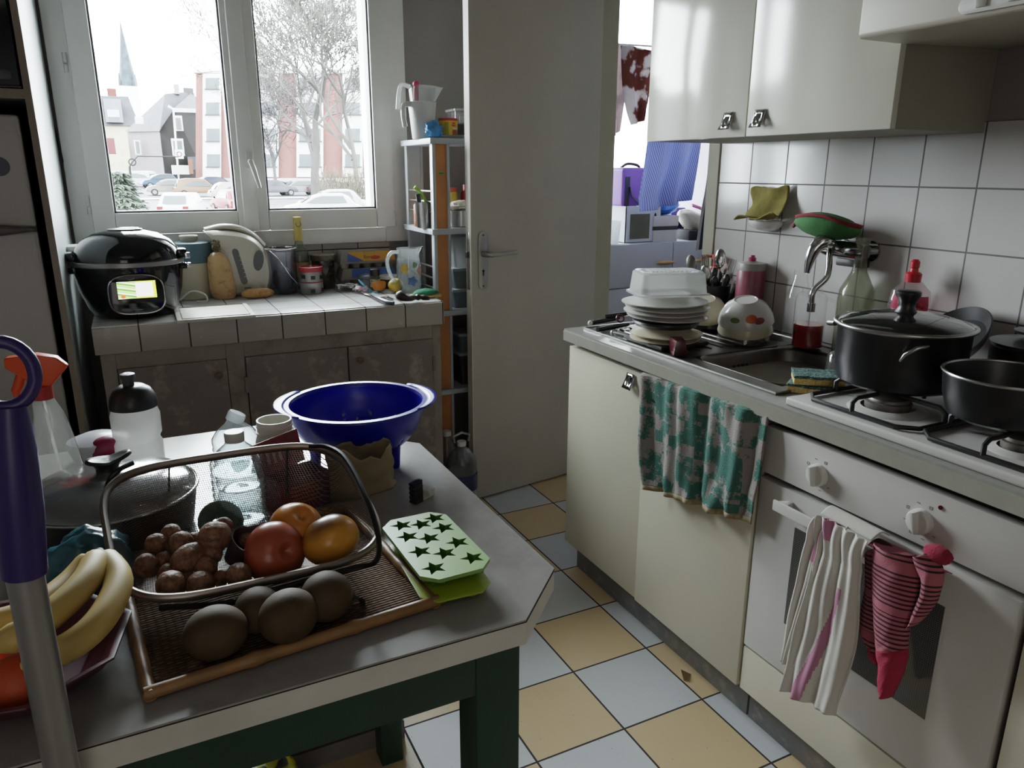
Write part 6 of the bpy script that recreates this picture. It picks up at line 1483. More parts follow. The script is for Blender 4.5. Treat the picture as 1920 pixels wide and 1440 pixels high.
b = MB(); lump(b, (0, 0, .075), (.05, .045, .022), .25, 3, 41, 24, 14); o = b.build('white_cloth', mat('dirty_white_cloth', 'aaa597', .9, bump=.3), None, loc=(q.x+.015, 2.90, zs_(3)+.0085)); tag(o, 'crumpled white cloth on top of the round steel container', 'cloth')
yj = thing('mustard_jar', 'yellow jar with red lid behind the steel container', 'jar', (q.x-.0, 2.995, zs_(3)+.004))
MB().lathe([(0, 0), (.036, 0), (.038, .004), (.038, .125), (.033, .135)], 26).build('jar_body', mat('mustard_yellow', 'a3922e', .4, var=.3, vs=50), yj)
MB().lathe([(.036, .132), (.037, .148), (0, .149)], 26).build('lid', mat('brick_red_lid', 'a03a30', .4), yj)
o = MB().lathe([(0, 0), (.022, 0), (.023, .004), (.023, .13), (.014, .145), (.014, .165), (0, .166)], 22).build('sauce_bottle', mat('cherry_red_plastic', '8f1c2a', .35), None, loc=(q.x+.075, 2.985, zs_(3))); tag(o, 'cherry red bottle beside the mustard jar on the rack', 'bottle')
# lower shelves: tubs
def tub(lab, px, shelf, w, d, h, m_, lidm=None, dz=0, yy=2.86, nm='storage_tub'):
    q_ = at(px, 500, Y=yy); t_ = thing(nm, lab, 'tub', (q_.x+w*.4, yy+d/2-.03, zs_(shelf)+dz))
    b_ = MB(); loft(b_, [rrect(w*.42, d*.42, .012, 0), rrect(w*.5, d*.5, .014, h)]); b_.build('tub_body', m_, t_)
    if lidm: MB().prism([(x_, y_) for x_, y_, _ in rrect(w*.53, d*.53, .014, 0)], h, h+.012).build('tub_lid', lidm, t_, bevel=.003)
    return t_
gw = mat('tub_white', '9aa0a2', .4); gg = mat('tub_smoke', '5f6b6e', .3, var=.1); 
tub('clear white handled tub, topmost on the third rack shelf', 852, 2, .16, .16, .125, mt['fog'], None, .165)
tub('grey food tub with white lid in the middle of the third rack shelf', 852, 2, .16, .16, .072, gg, gw, .081)
tub('grey food tub at the bottom of the third rack shelf stack', 852, 2, .16, .16, .068, gg, gw, .0)
tub('dark tub with grey lid on the fourth rack shelf', 862, 1, .17, .17, .13, mat('dark_tub', '2a2928', .4), gw)
tub('grey basket stacked on the dark tub of the fourth rack shelf', 862, 1, .16, .16, .07, gg, gw, .143)
b = MB(); lump(b, (0, 0, .03), (.05, .05, .03), .2, 3, 51, 20, 12); q = at(815, 545, Y=2.95)
o = b.build('blue_pouch', mat('petrol_blue_film', '1f5f78', .35), None, loc=(RX0+.075, 2.96, zs_(2)+.001)); tag(o, 'small petrol blue pouch at the left end of the third rack shelf', 'pouch')
for v in o.data.vertices: v.co.z = max(v.co.z, .0005)
# water bottles on the floor
def fbottle(lab, px, py, r, h, hand=True):
    q_ = at(px, py, Y=2.64 if hand else 2.755); w_ = thing('water_bottle', lab, 'bottle', (q_.x, q_.y, 0))
    pr = [(0, .004), (r*.9, 0), (r, .01)]
    for k in range(6): pr += [(r, .02+h*.11*k), (r*.95, .02+h*.11*(k+.5))]
    pr += [(r, h*.70), (r*.9, h*.80), (r*.45, h*.92), (.018, h*.94), (.018, h)]
    MB().lathe(pr, 26, cap=False).build('bottle_body', glass('pet_'+str(px), 'dfe3e4', .08, .25, 'c2c6c8', 1.6), w_)
    MB().lathe([(.019, h*.965), (.019, h+.008), (0, h+.009)], 20).build('cap', mt['whitep'], w_)
    MB().lathe([(r*1.012, h*.36), (r*1.012, h*.58)], 26, cap=False).build('blue_label', mat('navy_label', '2a3357', .4, var=.4, vs=30), w_)
    if hand: MB().tube([(-.03, 0, h+.005), (-.035, 0, h+.03), (0, 0, h+.045), (.035, 0, h+.03), (.03, 0, h+.005)], .005, 8).build('carry_handle', mt['fog'], w_)
fbottle('large water bottle with blue label on the floor beside the open door', 866, 860, .062, .30)
fbottle('water bottle on the floor between the tiled counter and the blue-labelled bottle', 838, 840, .045, .31, False)
# ------------------------------------------------------------------ utility annex seen through the doorway
UY = 3.3
uz = .99
dr = thing('drawer_unit', 'white drawer unit with oval wooden handles in the room behind the door', 'drawer unit', (2.5, UY, 0))
wl = mat('pale_blue_white_laminate', 'a9adb5', .35, var=.03)
MB().box((1.93, UY+.016, 0), (2.915, UY+.42, uz)).build('unit_body', wl, dr, world=True)
q = at(1247, 492, Y=UY)
ow = mat('light_wood_handle', 'b08d58', .5)
for (x0, x1) in ((1.93, 2.62), (2.625, 2.915)):
    for (z0, z1) in ((.76, uz-.003), (.52, .755), (.28, .515), (.04, .275)):
        d_ = MB().box((x0, UY, z0), (x1, UY+.016, z1)).build('drawer', wl, dr, world=True, bevel=.002)
        cx = q.x if x0 < 2 else at(1318, 490, Y=UY).x
        if cx > x1: continue
        MB().ball((0, 0, 0), (.062, .016, .011), 24, 12, T((cx, UY-.006, z0+(q.z-.76)))).build('handle', ow, d_, world=True)
def apx(px, py, Y): return at(px, py, Y=Y)
# cool bag on shelf of boxes
bx_ = apx(1178, 455, UY+.18)
cbx = thing('storage_bin', 'pale grey storage bin with slot handle on the white drawer unit', 'bin', (bx_.x, UY+.17, uz))
pg = mat('pale_grey_bin', 'b3b7bb', .4)
b = MB(); b.box((-.115, -.12, 0), (.115, -.116, .19)).box((-.115, .116, 0), (.115, .12, .19)).box((-.115, -.12, 0), (-.11, .12, .19)).box((.11, -.12, 0), (.115, .12, .19)).box((-.115, -.12, 0), (.115, .12, .004)); b.build('bin_body', pg, cbx)
MB().prism([(.008*cos(a), .034*sin(a)+(.02 if sin(a) > 0 else -.02)) for a in [2*PI*i/20 for i in range(20)]], 0, .002, T((.075, -.1212, .10)) @ RX(PI/2)).build('slot_handle', mt['dark'], cbx)
MB().box((-.085, -.1225, .02), (.04, -.1202, .15)).build('clear_front', mat('dim_olive_window', '4d4a3a', .15, var=.3), cbx)
o = MB().lathe([(0, 0), (.035, 0), (.043, .12), (.045, .122), (.042, .118), (.034, .004), (0, .004)], 20).build('beaker', mt['fog2'], None, loc=(apx(1152, 455, UY+.02).x-.012, UY+.025, uz)); tag(o, 'translucent beaker at the left edge of the white drawer unit', 'beaker')
pb_ = thing('cool_bag', 'purple cool bag with black straps standing on the pale grey bin', 'bag', (bx_.x-.015, UY+.17, uz+.191))
pu = mat('violet_nylon', '7a52ab', .6, var=.06)
MB().box((-.115, -.10, 0), (.115, .10, .19)).build('bag_body', pu, pb_, bevel=.012, seg=3)
MB().box((-.113, -.098, .186), (.113, .098, .196)).build('bag_lid', mat('violet_lid', '8a66b8', .6), pb_, bevel=.004)
for sx_ in (-.085, .09):
    MB().box((sx_-.014, -.104, 0), (sx_+.014, -.100, .15)).build('strap', mt['black'], pb_)
MB().tube(cubic([(-.07, -.106, .10), (-.055, -.112, .05), (0, -.118, .012), (.09, -.112, .02)], 20), .011, 8, flat=.3).build('loose_strap', mt['black'], pb_)
MB().tube(cubic([(-.06, 0, .196), (-.02, 0, .216), (.04, 0, .21), (.06, 0, .196)], 14), .008, 8).build('top_handle', mt['black'], pb_)
hb_ = apx(1232, 450, UY+.12)
bb = thing('storage_box', 'white box with black band beside the bin on the drawer unit', 'box', (hb_.x, UY+.12, uz))
MB().box((-.088, -.08, 0), (.075, .08, .135)).build('box_body', mat('warm_white_card', 'b5b3ae', .6), bb, bevel=.004)
MB().box((-.0885, -.081, .062), (.0755, .081, .082)).build('black_band', mt['black'], bb)
MB().box((-.090, -.082, .083), (.077, .082, .137)).build('box_lid', mat('white_card_lid', 'bdbbb6', .6), bb, bevel=.003)
b = MB(); lump(b, (0, 0, .062), (.105, .07, .068), .25, 2.3, 61, 34, 22)
q = apx(1240, 392, UY+.12); o = b.build('blue_bag', mat('cobalt_film', '1a66c0', .3, var=.25, vs=14), None, loc=(q.x, UY+.13, uz+.1375)); tag(o, 'bright blue crumpled bag on the box with black band', 'bag')
for v in o.data.vertices: v.co.z = max(v.co.z, .0005)
q = apx(1262, 440, UY+.2); o = MB().box((-.05, -.06, 0), (.05, .06, .17)).build('purple_box', mat('deep_purple_card', '3d1f7a', .5), None, loc=(q.x+.02, UY+.25, uz), bevel=.005); tag(o, 'narrow deep purple box behind the white box', 'box')
q = apx(1292, 440, UY+.08)
bg2 = thing('shoe_bag', 'beige fabric bag lying slanted on the drawer unit next to the curtain', 'bag', (q.x+.01, UY+.11, uz))
b = MB(); lump(b, (0, 0, .085), (.12, .085, .05), .12, 2, 71, 34, 20, T((0, 0, .02)) @ RY(.55) @ T((0, 0, 0))); o = b.build('beige_cover', mat('beige_fabric', 'b7b0a0', .9, var=.08, bump=.3, bs=40), bg2)
for v in o.data.vertices: v.co.z = max(v.co.z, .03)
MB().box((-.05, -.08, 0), (.12, .08, .055)).build('dark_base', mat('midnight_fabric', '15161f', .8), bg2, bevel=.01)
MB().tube(cubic([(-.02, -.05, .19), (.05, -.06, .165), (.11, -.05, .12)], 14), .012, 8, flat=.5).build('pink_trim', mat('pink_fabric', 'b8578a', .8), bg2)
# clothes drying
def cloth_hang(nm, lab, L, R, Y, m_, k, amp, nu=60, nv=40, cat='clothing', ph=0):
    Lw = [at(*p, Y=Y) for p in L]; Rw = [at(*p, Y=Y) for p in R]
    def f(u, v):
        p = interp(Lw, v).lerp(interp(Rw, v), u); p.y += amp*sin(u*k+ph+1.3*v)*(.3+.7*v)+.012*noise.noise(Vector((u*4, v*3, ph))); return p
    b_ = MB(); b_.grid(f, nu, nv); c_ = sum(Lw+Rw, Vector())/(len(Lw)*2)
    o_ = b_.build(nm, m_, None, loc=c_, world=True, solid=.003); return tag(o_, lab, cat), f
t = NT('blue_striped_cotton'); x = t.xyz(t.co()); s_ = t.math('LESS_THAN', t.math('FRACT', t.math('DIVIDE', t.math('ADD', x[0], t.math('MULTIPLY', x[2], .18)), .0075)), .45)
cc = t.mix(s_, lin('7882b8'), lin('b9bfdc'))
d_ = t.n('ShaderNodeBsdfDiffuse'); tr_ = t.n('ShaderNodeBsdfTranslucent'); t.l(cc, d_.inputs[0]); t.l(cc, tr_.inputs[0]); mx = t.n('ShaderNodeMixShader', _Fac=.45); t.l(d_.outputs[0], mx.inputs[1]); t.l(tr_.outputs[0], mx.inputs[2]); t.l(mx.outputs[0], t.out.inputs[0])
cloth_hang('striped_shirt', 'blue striped shirt hanging on the drying line behind the door', [(1228, 90), (1222, 200), (1214, 300), (1203, 370), (1207, 398)], [(1330, 90), (1322, 200), (1308, 290), (1296, 350), (1290, 375)], 3.14, t.m, 16, .03, cat='shirt')
def thin(nm, c1, c2, sc, th):
    t = NT(nm); cc = t.ramp(t.noise(sc, 3), [(th, c1), (th+.05, c2)]); d_ = t.n('ShaderNodeBsdfDiffuse'); tr_ = t.n('ShaderNodeBsdfTranslucent'); t.l(cc, d_.inputs[0]); t.l(cc, tr_.inputs[0]); mx = t.n('ShaderNodeMixShader', _Fac=.4); t.l(d_.outputs[0], mx.inputs[1]); t.l(tr_.outputs[0], mx.inputs[2]); t.l(mx.outputs[0], t.out.inputs[0]); return t.m
cloth_hang('patterned_cloth', 'white cloth with rust-brown print hanging high in the room behind the door', [(1165, 82), (1168, 140), (1172, 180), (1186, 234)], [(1225, 96), (1222, 150), (1218, 190), (1210, 225)], 3.42, thin('rust_print', '5d3a30', 'a8a29f', 9, .50), 12, .02, cat='cloth', ph=1)
cloth_hang('pale_curtain', 'pale pinkish cloth hanging behind the edge of the open door', [(1140, 80), (1140, 150), (1142, 210), (1150, 256)], [(1172, 84), (1170, 160), (1168, 200), (1162, 245)], 3.46, thin('pale_pink_cloth', 'a89a9a', '8f8383', 7, .5), 9, .012, cat='curtain', ph=2)
lp = [at(1163, 83, Y=3.42), at(1226, 97, Y=3.42)]
o = MB().tube([Vector((1.89, 3.42, lp[0].z+.06)), lp[0], lp[1], Vector((2.925, 3.42, lp[1].z-.05))], .004, 8).build('drying_line', mt['whitep'], None, loc=lp[0], world=True); tag(o, 'white drying line carrying the cloths behind the door', 'line')
o = MB().tube([Vector((1.89, 3.14, at(1228, 91, Y=3.14).z)), Vector((2.925, 3.14, at(1330, 91, Y=3.14).z))], .004, 8).build('drying_line', mt['whitep'], None, loc=(2.4, 3.14, 1.9), world=True); tag(o, 'white drying line from which the blue striped shirt hangs', 'line')
# navy curtain at the door jamb
L = [(1336, 230), (1330, 330), (1318, 400), (1308, 470)]; R = [(1350, 230), (1340, 330), (1333, 400), (1326, 462)]
nv = thing('navy_curtain', 'narrow navy cloth with white edge hanging just inside the doorway', 'curtain', at(1322, 440, Y=2.42))
def strip_y(L, R, Y, amp, k):
    Lw = [at(*p, Y=Y) for p in L]; Rw = [at(*p, Y=Y) for p in R]
    def f(u, v):
        p = interp(Lw, v).lerp(interp(Rw, v), u); p.y += amp*sin(u*k+2*v); return p
    return f
MB().grid(strip_y(L, R, 2.42, .008, 5), 14, 24).build('navy_fabric', mat('navy_fabric', '1c2740', .9), nv, world=True, solid=.003)
L2 = [(x_-3, y_+1) for x_, y_ in L]; MB().grid(strip_y(L2, L, 2.416, .004, 3), 4, 24).build('white_edge', mat('white_edge_fabric', 'b9bcc2', .9), nv, world=True, solid=.003)
fz = at(1330, 230, Y=2.42)
MB().tube([fz, Vector((fz.x, 2.42, fz.z+.3))], .004, 6).build('hanging_cord', mt['black'], nv, world=True)
# ------------------------------------------------------------------ street outside the window
KO = .095
def om2(name, col, k=1.0, rough=.8, var=.12, vs=1.0, metal=0):
    t = NT(name); c = lin(col); c = tuple(min(1, x*KO*k) for x in c[:3])+(1,)
    d = tuple(x*(1-var) for x in c[:3])+(1,); e = tuple(x*(1+var) for x in c[:3])+(1,)
    t.bsdf(t.ramp(t.noise(vs, 4), [(.3, d), (.7, e)]), rough, metal, .2); return t.m
def zg(D):
    P = ((0, -1.55), (30, -1.45), (50, -1.3), (80, -1.0), (100, -.35), (125, .5), (400, 1.0))
    for (a, b_), (c, d_) in zip(P, P[1:]):
        if D <= c: return b_+(d_-b_)*(D-a)/(c-a)
    return 1.0
def gp(px, D): p = far(px, 320, D); p.z = zg(D); return p
def fp_(px, py, D): return far(px, py, D)
b = MB()
Ds = [4, 30, 50, 80, 100, 125, 400]
def groundf(u, v):
    D = Ds[round(v*6)]; a = math.radians(-40+100*u); return (D*sin(a), D*cos(a)+(0 if D > 4 else .5), zg(D))
b.grid(groundf, 24, 6)
struct(b.build('ground_street', om2('asphalt', '9c9aa2', .85, vs=.15), smooth=0))
def strip_ground(px0, px1, D0, D1, nm, m_, lift=.03):
    c = [gp(px0, D0), gp(px1, D0), gp(px1, D1), gp(px0, D1)]
    return MB().add([(p.x, p.y, p.z+lift) for p in c], [(0,1,2,3)]).build(nm, m_, None)
lt_ = om2('pale_kerb', 'f2f2f4', 2.4); yel = om2('yellow_road_paint', 'e0c050', 1.6)
struct(strip_ground(150, 720, 72, 74.5, 'trim_kerb', lt_, .05))
struct(strip_ground(560, 720, 40, 52, 'trim_verge', om2('grass_verge', '9a9a6c', 1.0, vs=2)))
for i, (p0, p1, lab) in enumerate(((316, 332, 'yellow road square left of the white roofed car'), (346, 360, 'yellow road square behind the white roofed car'), (378, 391, 'yellow road square near the red car'))):
    o = strip_ground(p0, p1, 55, 58, 'road_marking', yel, .05); tag(o, lab, 'road marking', 'yellow squares painted on the street')
# church spire
s0 = fp_(241, 163, 330); tip = fp_(227, 38, 330); spm_ = om2('spire_slate', '6d7f8c', 1.1, var=.5, vs=.6)
spc = thing('church_spire', 'tall pointed grey church spire far behind the houses', 'church spire', (s0.x, s0.y, zg(330)))
hh_ = tip.z-s0.z
MB().lathe([(3.3, 0), (2.6, hh_*.18), (1.75, hh_*.42), (.75, hh_*.75), (.05, hh_)], 8, T((0, 0, s0.z-zg(330)))).build('spire', spm_, spc, smooth=0)
b = MB()
for k in range(4): b.lathe([(.55, 0), (.5, 2.5), (.02, 6.5)], 6, T((3.3*cos(k*PI/2+.6), 3.3*sin(k*PI/2+.6), s0.z-zg(330)-1)))
b.build('corner_pinnacles', spm_, spc, smooth=0)
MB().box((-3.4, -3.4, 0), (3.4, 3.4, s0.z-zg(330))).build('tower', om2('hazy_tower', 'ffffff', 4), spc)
glz = om2('house_window', 'a9b3b8', 1.2); wfr = om2('white_window_surround', 'ffffff', 3.0)
def quad(nm, pts_, m_, par): return MB().add(pts_, [tuple(range(len(pts_)))]).build(nm, m_, par, world=True, smooth=0)
# left house
D = 135
lh = thing('house', 'cream house with slate mansard roof, dormer and red chimney at the left of the street', 'house', gp(210, D))
def slab2(nm, px0, px1, py0, py1, Da, m_, par, th=6.0):
    a, c = fp_(px0, py1, Da), fp_(px1, py0, Da); dirv = Vector((c.x-a.x, c.y-a.y, 0)); nrm = Vector((-dirv.y, dirv.x, 0)).normalized()*th
    lo, hi = min(a.z, c.z), max(a.z, c.z); q_ = [Vector((a.x, a.y, lo)), Vector((c.x, c.y, lo)), Vector((c.x, c.y, hi)), Vector((a.x, a.y, hi))]
    return MB().add([*q_, *[p+nrm for p in q_]], [(0,1,2,3),(7,6,5,4),(0,4,5,1),(1,5,6,2),(2,6,7,3),(3,7,4,0)]).build(nm, m_, par, world=True, smooth=0)
slab2('wall', 160, 250, 233, 320, D, om2('cream_wall', 'f0e6c4', 2.0), lh, 8)
sl_m = om2('slate_roof', '7d8088', 1.0, var=.3, vs=.8)
rf = [fp_(150, 234, D-.4), fp_(262, 236, D-.4), fp_(240, 181, D+2), fp_(150, 178, D+2)]
ba = [fp_(262, 236, D+8), fp_(240, 181, D+6), fp_(150, 178, D+6), fp_(150, 234, D+8)]
MB().add(rf+ba, [(0,1,2,3), (1,4,5,2), (3,2,5,6), (4,7,6,5)]).build('roof', sl_m, lh, world=True, smooth=0)
slab2('dormer', 199, 226, 186, 229, D-.9, om2('dormer_face', 'b9c2cc', 1.4), lh, 2.5); slab2('dormer_window', 202, 223, 206, 219, D-1.0, om2('bright_pane', 'f4f6f8', 2.5), lh, .05); slab2('dormer_window', 205, 222, 221, 229, D-1.0, glz, lh, .05)
slab2('chimney', 202, 217, 166, 181, D+3, om2('red_chimney', 'b8584c', 1.0), lh, 1.5)
rsd = slab2('shed', 192, 214, 259, 288, D-18, om2('red_shed', 'c06a6c', 1.1), None, 3); tag(rsd, 'small red shed at the far left of the street', 'shed')
# main house
mh = thing('house', 'grey-roofed house with mauve side wall and dark brown gable in the middle of the view', 'house', gp(300, 110))
C0, L0_, R0_ = 108, 118, 113
mauve = om2('mauve_wall', 'b3a8ac', 1.2); brn = om2('brown_slate_gable', '4b443f', .75, var=.5, vs=1.6)
gz = zg(100)-.5
def dn(p): return Vector((p.x, p.y, gz))
cT, lT, rT = fp_(299, 244, C0), fp_(238, 246, L0_), fp_(380, 212, R0_)
gT = fp_(326, 205, C0+1.2)
quad('side_wall', [dn(lT), dn(cT), cT, lT], mauve, mh)
quad('gable_wall', [dn(cT), dn(rT), rT, gT, cT], brn, mh)
r1, r2 = fp_(309, 176, C0+5), fp_(362, 171, R0_+4)
quad('roof', [fp_(234, 247, L0_-.3), fp_(299, 246, C0-.4), fp_(327, 204, C0+1), r2, r1], sl_m, mh)
quad('roof_slope', [fp_(325, 204, C0+.8), fp_(382, 212, R0_-.2), r2], sl_m, mh)
quad('rear_wall', [dn(lT)+Vector((3, 9, 0)), dn(rT)+Vector((3, 9, 0)), rT+Vector((3, 9, 0)), lT+Vector((3, 9, 0))], mauve, mh)
slab2('chimney', 327, 335, 158, 176, C0+6, om2('pale_chimney', 'c9c6c4', 1.6), mh, 1.2); slab2('chimney', 345, 362, 165, 182, R0_+3, om2('slate_chimney', '8f8d90', .9), mh, 1.2)
slab2('cornice', 326, 375, 204, 210, C0+.7, wfr, mh, .3)
slab2('skylight', 254, 268, 219, 232, L0_-6.5, wfr, mh, .1)
for (a, c, d_, e, D_) in ((328, 341, 217, 245, C0+1.2), (324, 343, 260, 292, C0+1.1)):
    w_ = slab2('window_surround', a, c, d_, e, D_-.9, wfr, mh, .4); slab2('pane', a+3, c-3, d_+4, e-2, D_-1.0, glz, w_, .05)
w_ = slab2('window_surround', 254, 262, 263, 290, L0_-5.2, wfr, mh, .3); slab2('pane', 256, 260, 265, 288, L0_-5.3, glz, w_, .05)
slab2('porch', 354, 382, 294, 318, R0_-6, om2('porch_grey', '8d8f94', .9), mh, 4)
gpst = slab2('gate_post', 323, 354, 310, 327, 97, om2('white_gate_wall', 'f2efe8', 2.2), None, .6); tag(gpst, 'low white gate wall with letterbox in front of the brown gable', 'wall')
gp2 = slab2('brick_post', 355, 360, 298, 326, 96.5, om2('brick_post_red', 'b06a50', 1.1), None, .6); tag(gp2, 'slim red brick post at the right end of the white gate wall', 'post')
# apartment block
ab = thing('apartment_building', 'red and white four-storey apartment block behind the window mullion and the tree', 'building', gp(500, 104))
red = om2('salmon_brick', 'd08a80', 1.25); wht = om2('white_bay_render', 'ffffff', 3.2)
FA, FB = far(367, 320, 100), far(690, 320, 98.5)
fdir = Vector((FB.x-FA.x, FB.y-FA.y, 0)).normalized(); fnr = Vector((-fdir.y, fdir.x, 0))
def fpt(px, py, off):
    d = ray(px, py); o = FA-fnr*off; t_ = (o-CAM).dot(fnr)/d.dot(fnr); return CAM+d*t_
def fac(nm, px0, px1, py0, py1, m_, off=0, par=None, th=.4):
    a, c = fpt(px0, py1, off), fpt(px1, py1, off); t_, u_ = fpt(px0, py0, off), fpt(px1, py0, off)
    nrm = fnr*th; q_ = [a, c, u_, t_]
    return MB().add([*q_, *[p+nrm for p in q_]], [(0,1,2,3),(7,6,5,4),(0,4,5,1),(1,5,6,2),(2,6,7,3),(3,7,4,0)]).build(nm, m_, par or ab, world=True, smooth=0)
fac('red_wall', 367, 690, 136, 334, red, 0, th=9)
fac('roof_slab', 364, 694, 130, 137, wht, .5, th=10)
for bi, (x0, x1) in enumerate(((380, 414), (462, 522), (556, 606), (642, 680))):
    bay = fac('white_bay', x0, x1, 138, 332, wht, .5)
    dx = (x0-380)*.045
    for fi, (y0, y1) in enumerate(((146, 166), (192, 214), (241, 264), (289, 312))):
        o_ = 10*(y0-130)/200 if bi == 0 else 0
        fac('window', x0+5+o_*.35, x1-4+o_*.35 if bi == 0 else x1-5, y0, y1, glz, .56, bay, .05)
        fac('balcony_rail', x0+3+o_*.35, x1-2, y1, y1+3, om2('balcony_grey', '8a8688', 1.0) if (bi, fi) == (0, 0) else bpy.data.materials['balcony_grey'], .75, bay, .1)
# street lamp, barrier
lp0 = gp(333, 98); lp1 = fp_(325, 205, 98)
lpp = thing('street_lamp', 'thin white street lamp with round sign in front of the brown gable', 'street lamp', lp0)
MB().tube([lp0, lp1], .10, 8).build('pole', wfr, lpp, world=True); MB().tube([lp1, fp_(315, 199, 98)], [.09, .16], 8).build('lamp_arm', wfr, lpp, world=True)
sg = fp_(336, 289, 97.5); MB().box((-.42, -.05, -.5), (.42, .05, .5), T(sg)).build('sign_board', wfr, lpp, world=True)
MB().tube([sg+Vector((.25*cos(2*PI*i/20), -.08, .25*sin(2*PI*i/20))) for i in range(20)], .05, 6, closed=True).build('sign_ring', om2('sign_red', 'c05050', .8), lpp, world=True)
ba_ = thing('barrier', 'dark barrier arm with a round disc beside the blue car', 'barrier', gp(250, 92))
dkg = om2('dark_iron', '4c4c50', .5)
MB().tube([fp_(258, 293, 92), fp_(335, 294, 92)], .06, 6).build('arm', dkg, ba_, world=True); bc_ = fp_(248, 304, 92)
MB().tube([bc_+Vector((.33*cos(2*PI*i/20), 0, .33*sin(2*PI*i/20))) for i in range(20)], .07, 6, closed=True).tube([bc_, fp_(243, 312, 92)], .08, 6).tube([bc_, fp_(258, 293, 92)], .06, 6).build('disc', dkg, ba_, world=True)
MB().tube([fp_(243, 312, 92), gp(242, 92)], .12, 8).build('post', dkg, ba_, world=True)
# bare tree
def tree(nm, lab, px, D, H, spread, m_, seed, levels=6, r0=.30, trunk=.28):
    rnd = random.Random(seed); base = gp(px, D); b = MB()
    def grow(p, d_, L_, r, lv):
        k = 3; pts_ = [p]; dd_ = d_.copy()
        for i in range(k):
            dd_ = (dd_+Vector((rnd.uniform(-.16, .16), rnd.uniform(-.16, .16), rnd.uniform(-.06, .12)))).normalized(); pts_.append(pts_[-1]+dd_*(L_/k))
        b.tube(pts_, [max(.024, r*(1-.12*i)) for i in range(k+1)], 5 if lv < 3 else 3)
        if lv >= levels: return
        n_ = 3 if lv < 2 else rnd.choice((2, 3, 3))
        for j in range(n_):
            t_ = rnd.uniform(.3, 1) if j else 1
            q_ = pts_[0].lerp(pts_[-1], t_) if t_ < 1 else pts_[-1]
            az = rnd.uniform(0, 2*PI); tl_ = rnd.uniform(.35, .85)*spread
            ax1 = dd_.orthogonal().normalized(); ax2 = dd_.cross(ax1)
            nd = (dd_*cos(tl_)+(ax1*cos(az)+ax2*sin(az))*sin(tl_)+Vector((0, 0, .10))).normalized()
            grow(q_, nd, L_*rnd.uniform(.66, .86), r*.62, lv+1)
    grow(Vector((0, 0, 0)), Vector((.02, 0, 1)), H*trunk, r0, 0)
    o_ = b.build(nm, m_, None, loc=base, smooth=0); return tag(o_, lab, 'tree')
bark = om2('winter_bark', '8d8582', .95, var=.2)
tree('bare_tree', 'large bare winter tree filling the right window pane', 588, 72, 27, 1.05, bark, 5, 8, .42, .25)
tree('bare_tree', 'second bare tree at the right edge of the window pane', 668, 62, 22, 1.0, om2('winter_bark_tan', '9a948c', 1.1), 12, 8, .24, .26)
tree('bare_tree', 'smaller bare tree beside the window mullion', 512, 85, 16, .95, om2('winter_bark_grey', '8d8a90', 1.2), 23, 7, .20, .24)
# hedge at right
b = MB(); rnd = random.Random(4)
hc = gp(645, 58)
for i in range(900):
    a, r_ = rnd.uniform(0, 2*PI), rnd.random()**.5; x_, y_ = 2.0*r_*cos(a), 1.2*r_*sin(a); z_ = rnd.uniform(0, 2.2)
    b.tube([(x_, y_, z_), (x_+rnd.uniform(-.3, .3), y_+rnd.uniform(-.3, .3), z_+rnd.uniform(.2, .8))], .018, 3)
o = b.build('hedge', om2('tan_twigs', 'a3957c', 1.2), None, loc=hc, smooth=0); tag(o, 'tan leafless hedge at the right edge of the street view', 'hedge')
# evergreen at the lower left
b = MB(); ec = gp(222, 24)
for i in range(560):
    a = rnd.uniform(0, 2*PI); h_ = rnd.uniform(.2, 2.75); L_ = (3.0-h_)*.62*rnd.uniform(.5, 1.0)
    d_ = Vector((cos(a), sin(a), -.22)); p_ = Vector((0, 0, h_))
    pts_ = [p_+d_*L_*k/3+Vector((0, 0, .06*k*(1-k/3.5))) for k in range(4)]; b.tube(pts_, [.012, .010, .008, .004], 3)
    for k in range(9):
        q_ = p_.lerp(pts_[-1], rnd.uniform(.3, 1)); s_ = Vector((-d_.y, d_.x, rnd.uniform(-.4, .4)))*rnd.choice((-1, 1))
        b.add([q_, q_+s_*.10+d_*.10, q_+s_*.12+d_*.16+Vector((0, 0, -.03)), q_+d_*.04], [(0, 1, 2, 3)])
b.tube([(0, 0, 0), (0, 0, 2.4)], [.08, .02], 8)
o = b.build('evergreen', om2('pale_conifer_green', '7f9078', 1.2, var=.4, vs=3), None, loc=ec, smooth=0); tag(o, 'feathery green conifer at the lower left of the window', 'tree')
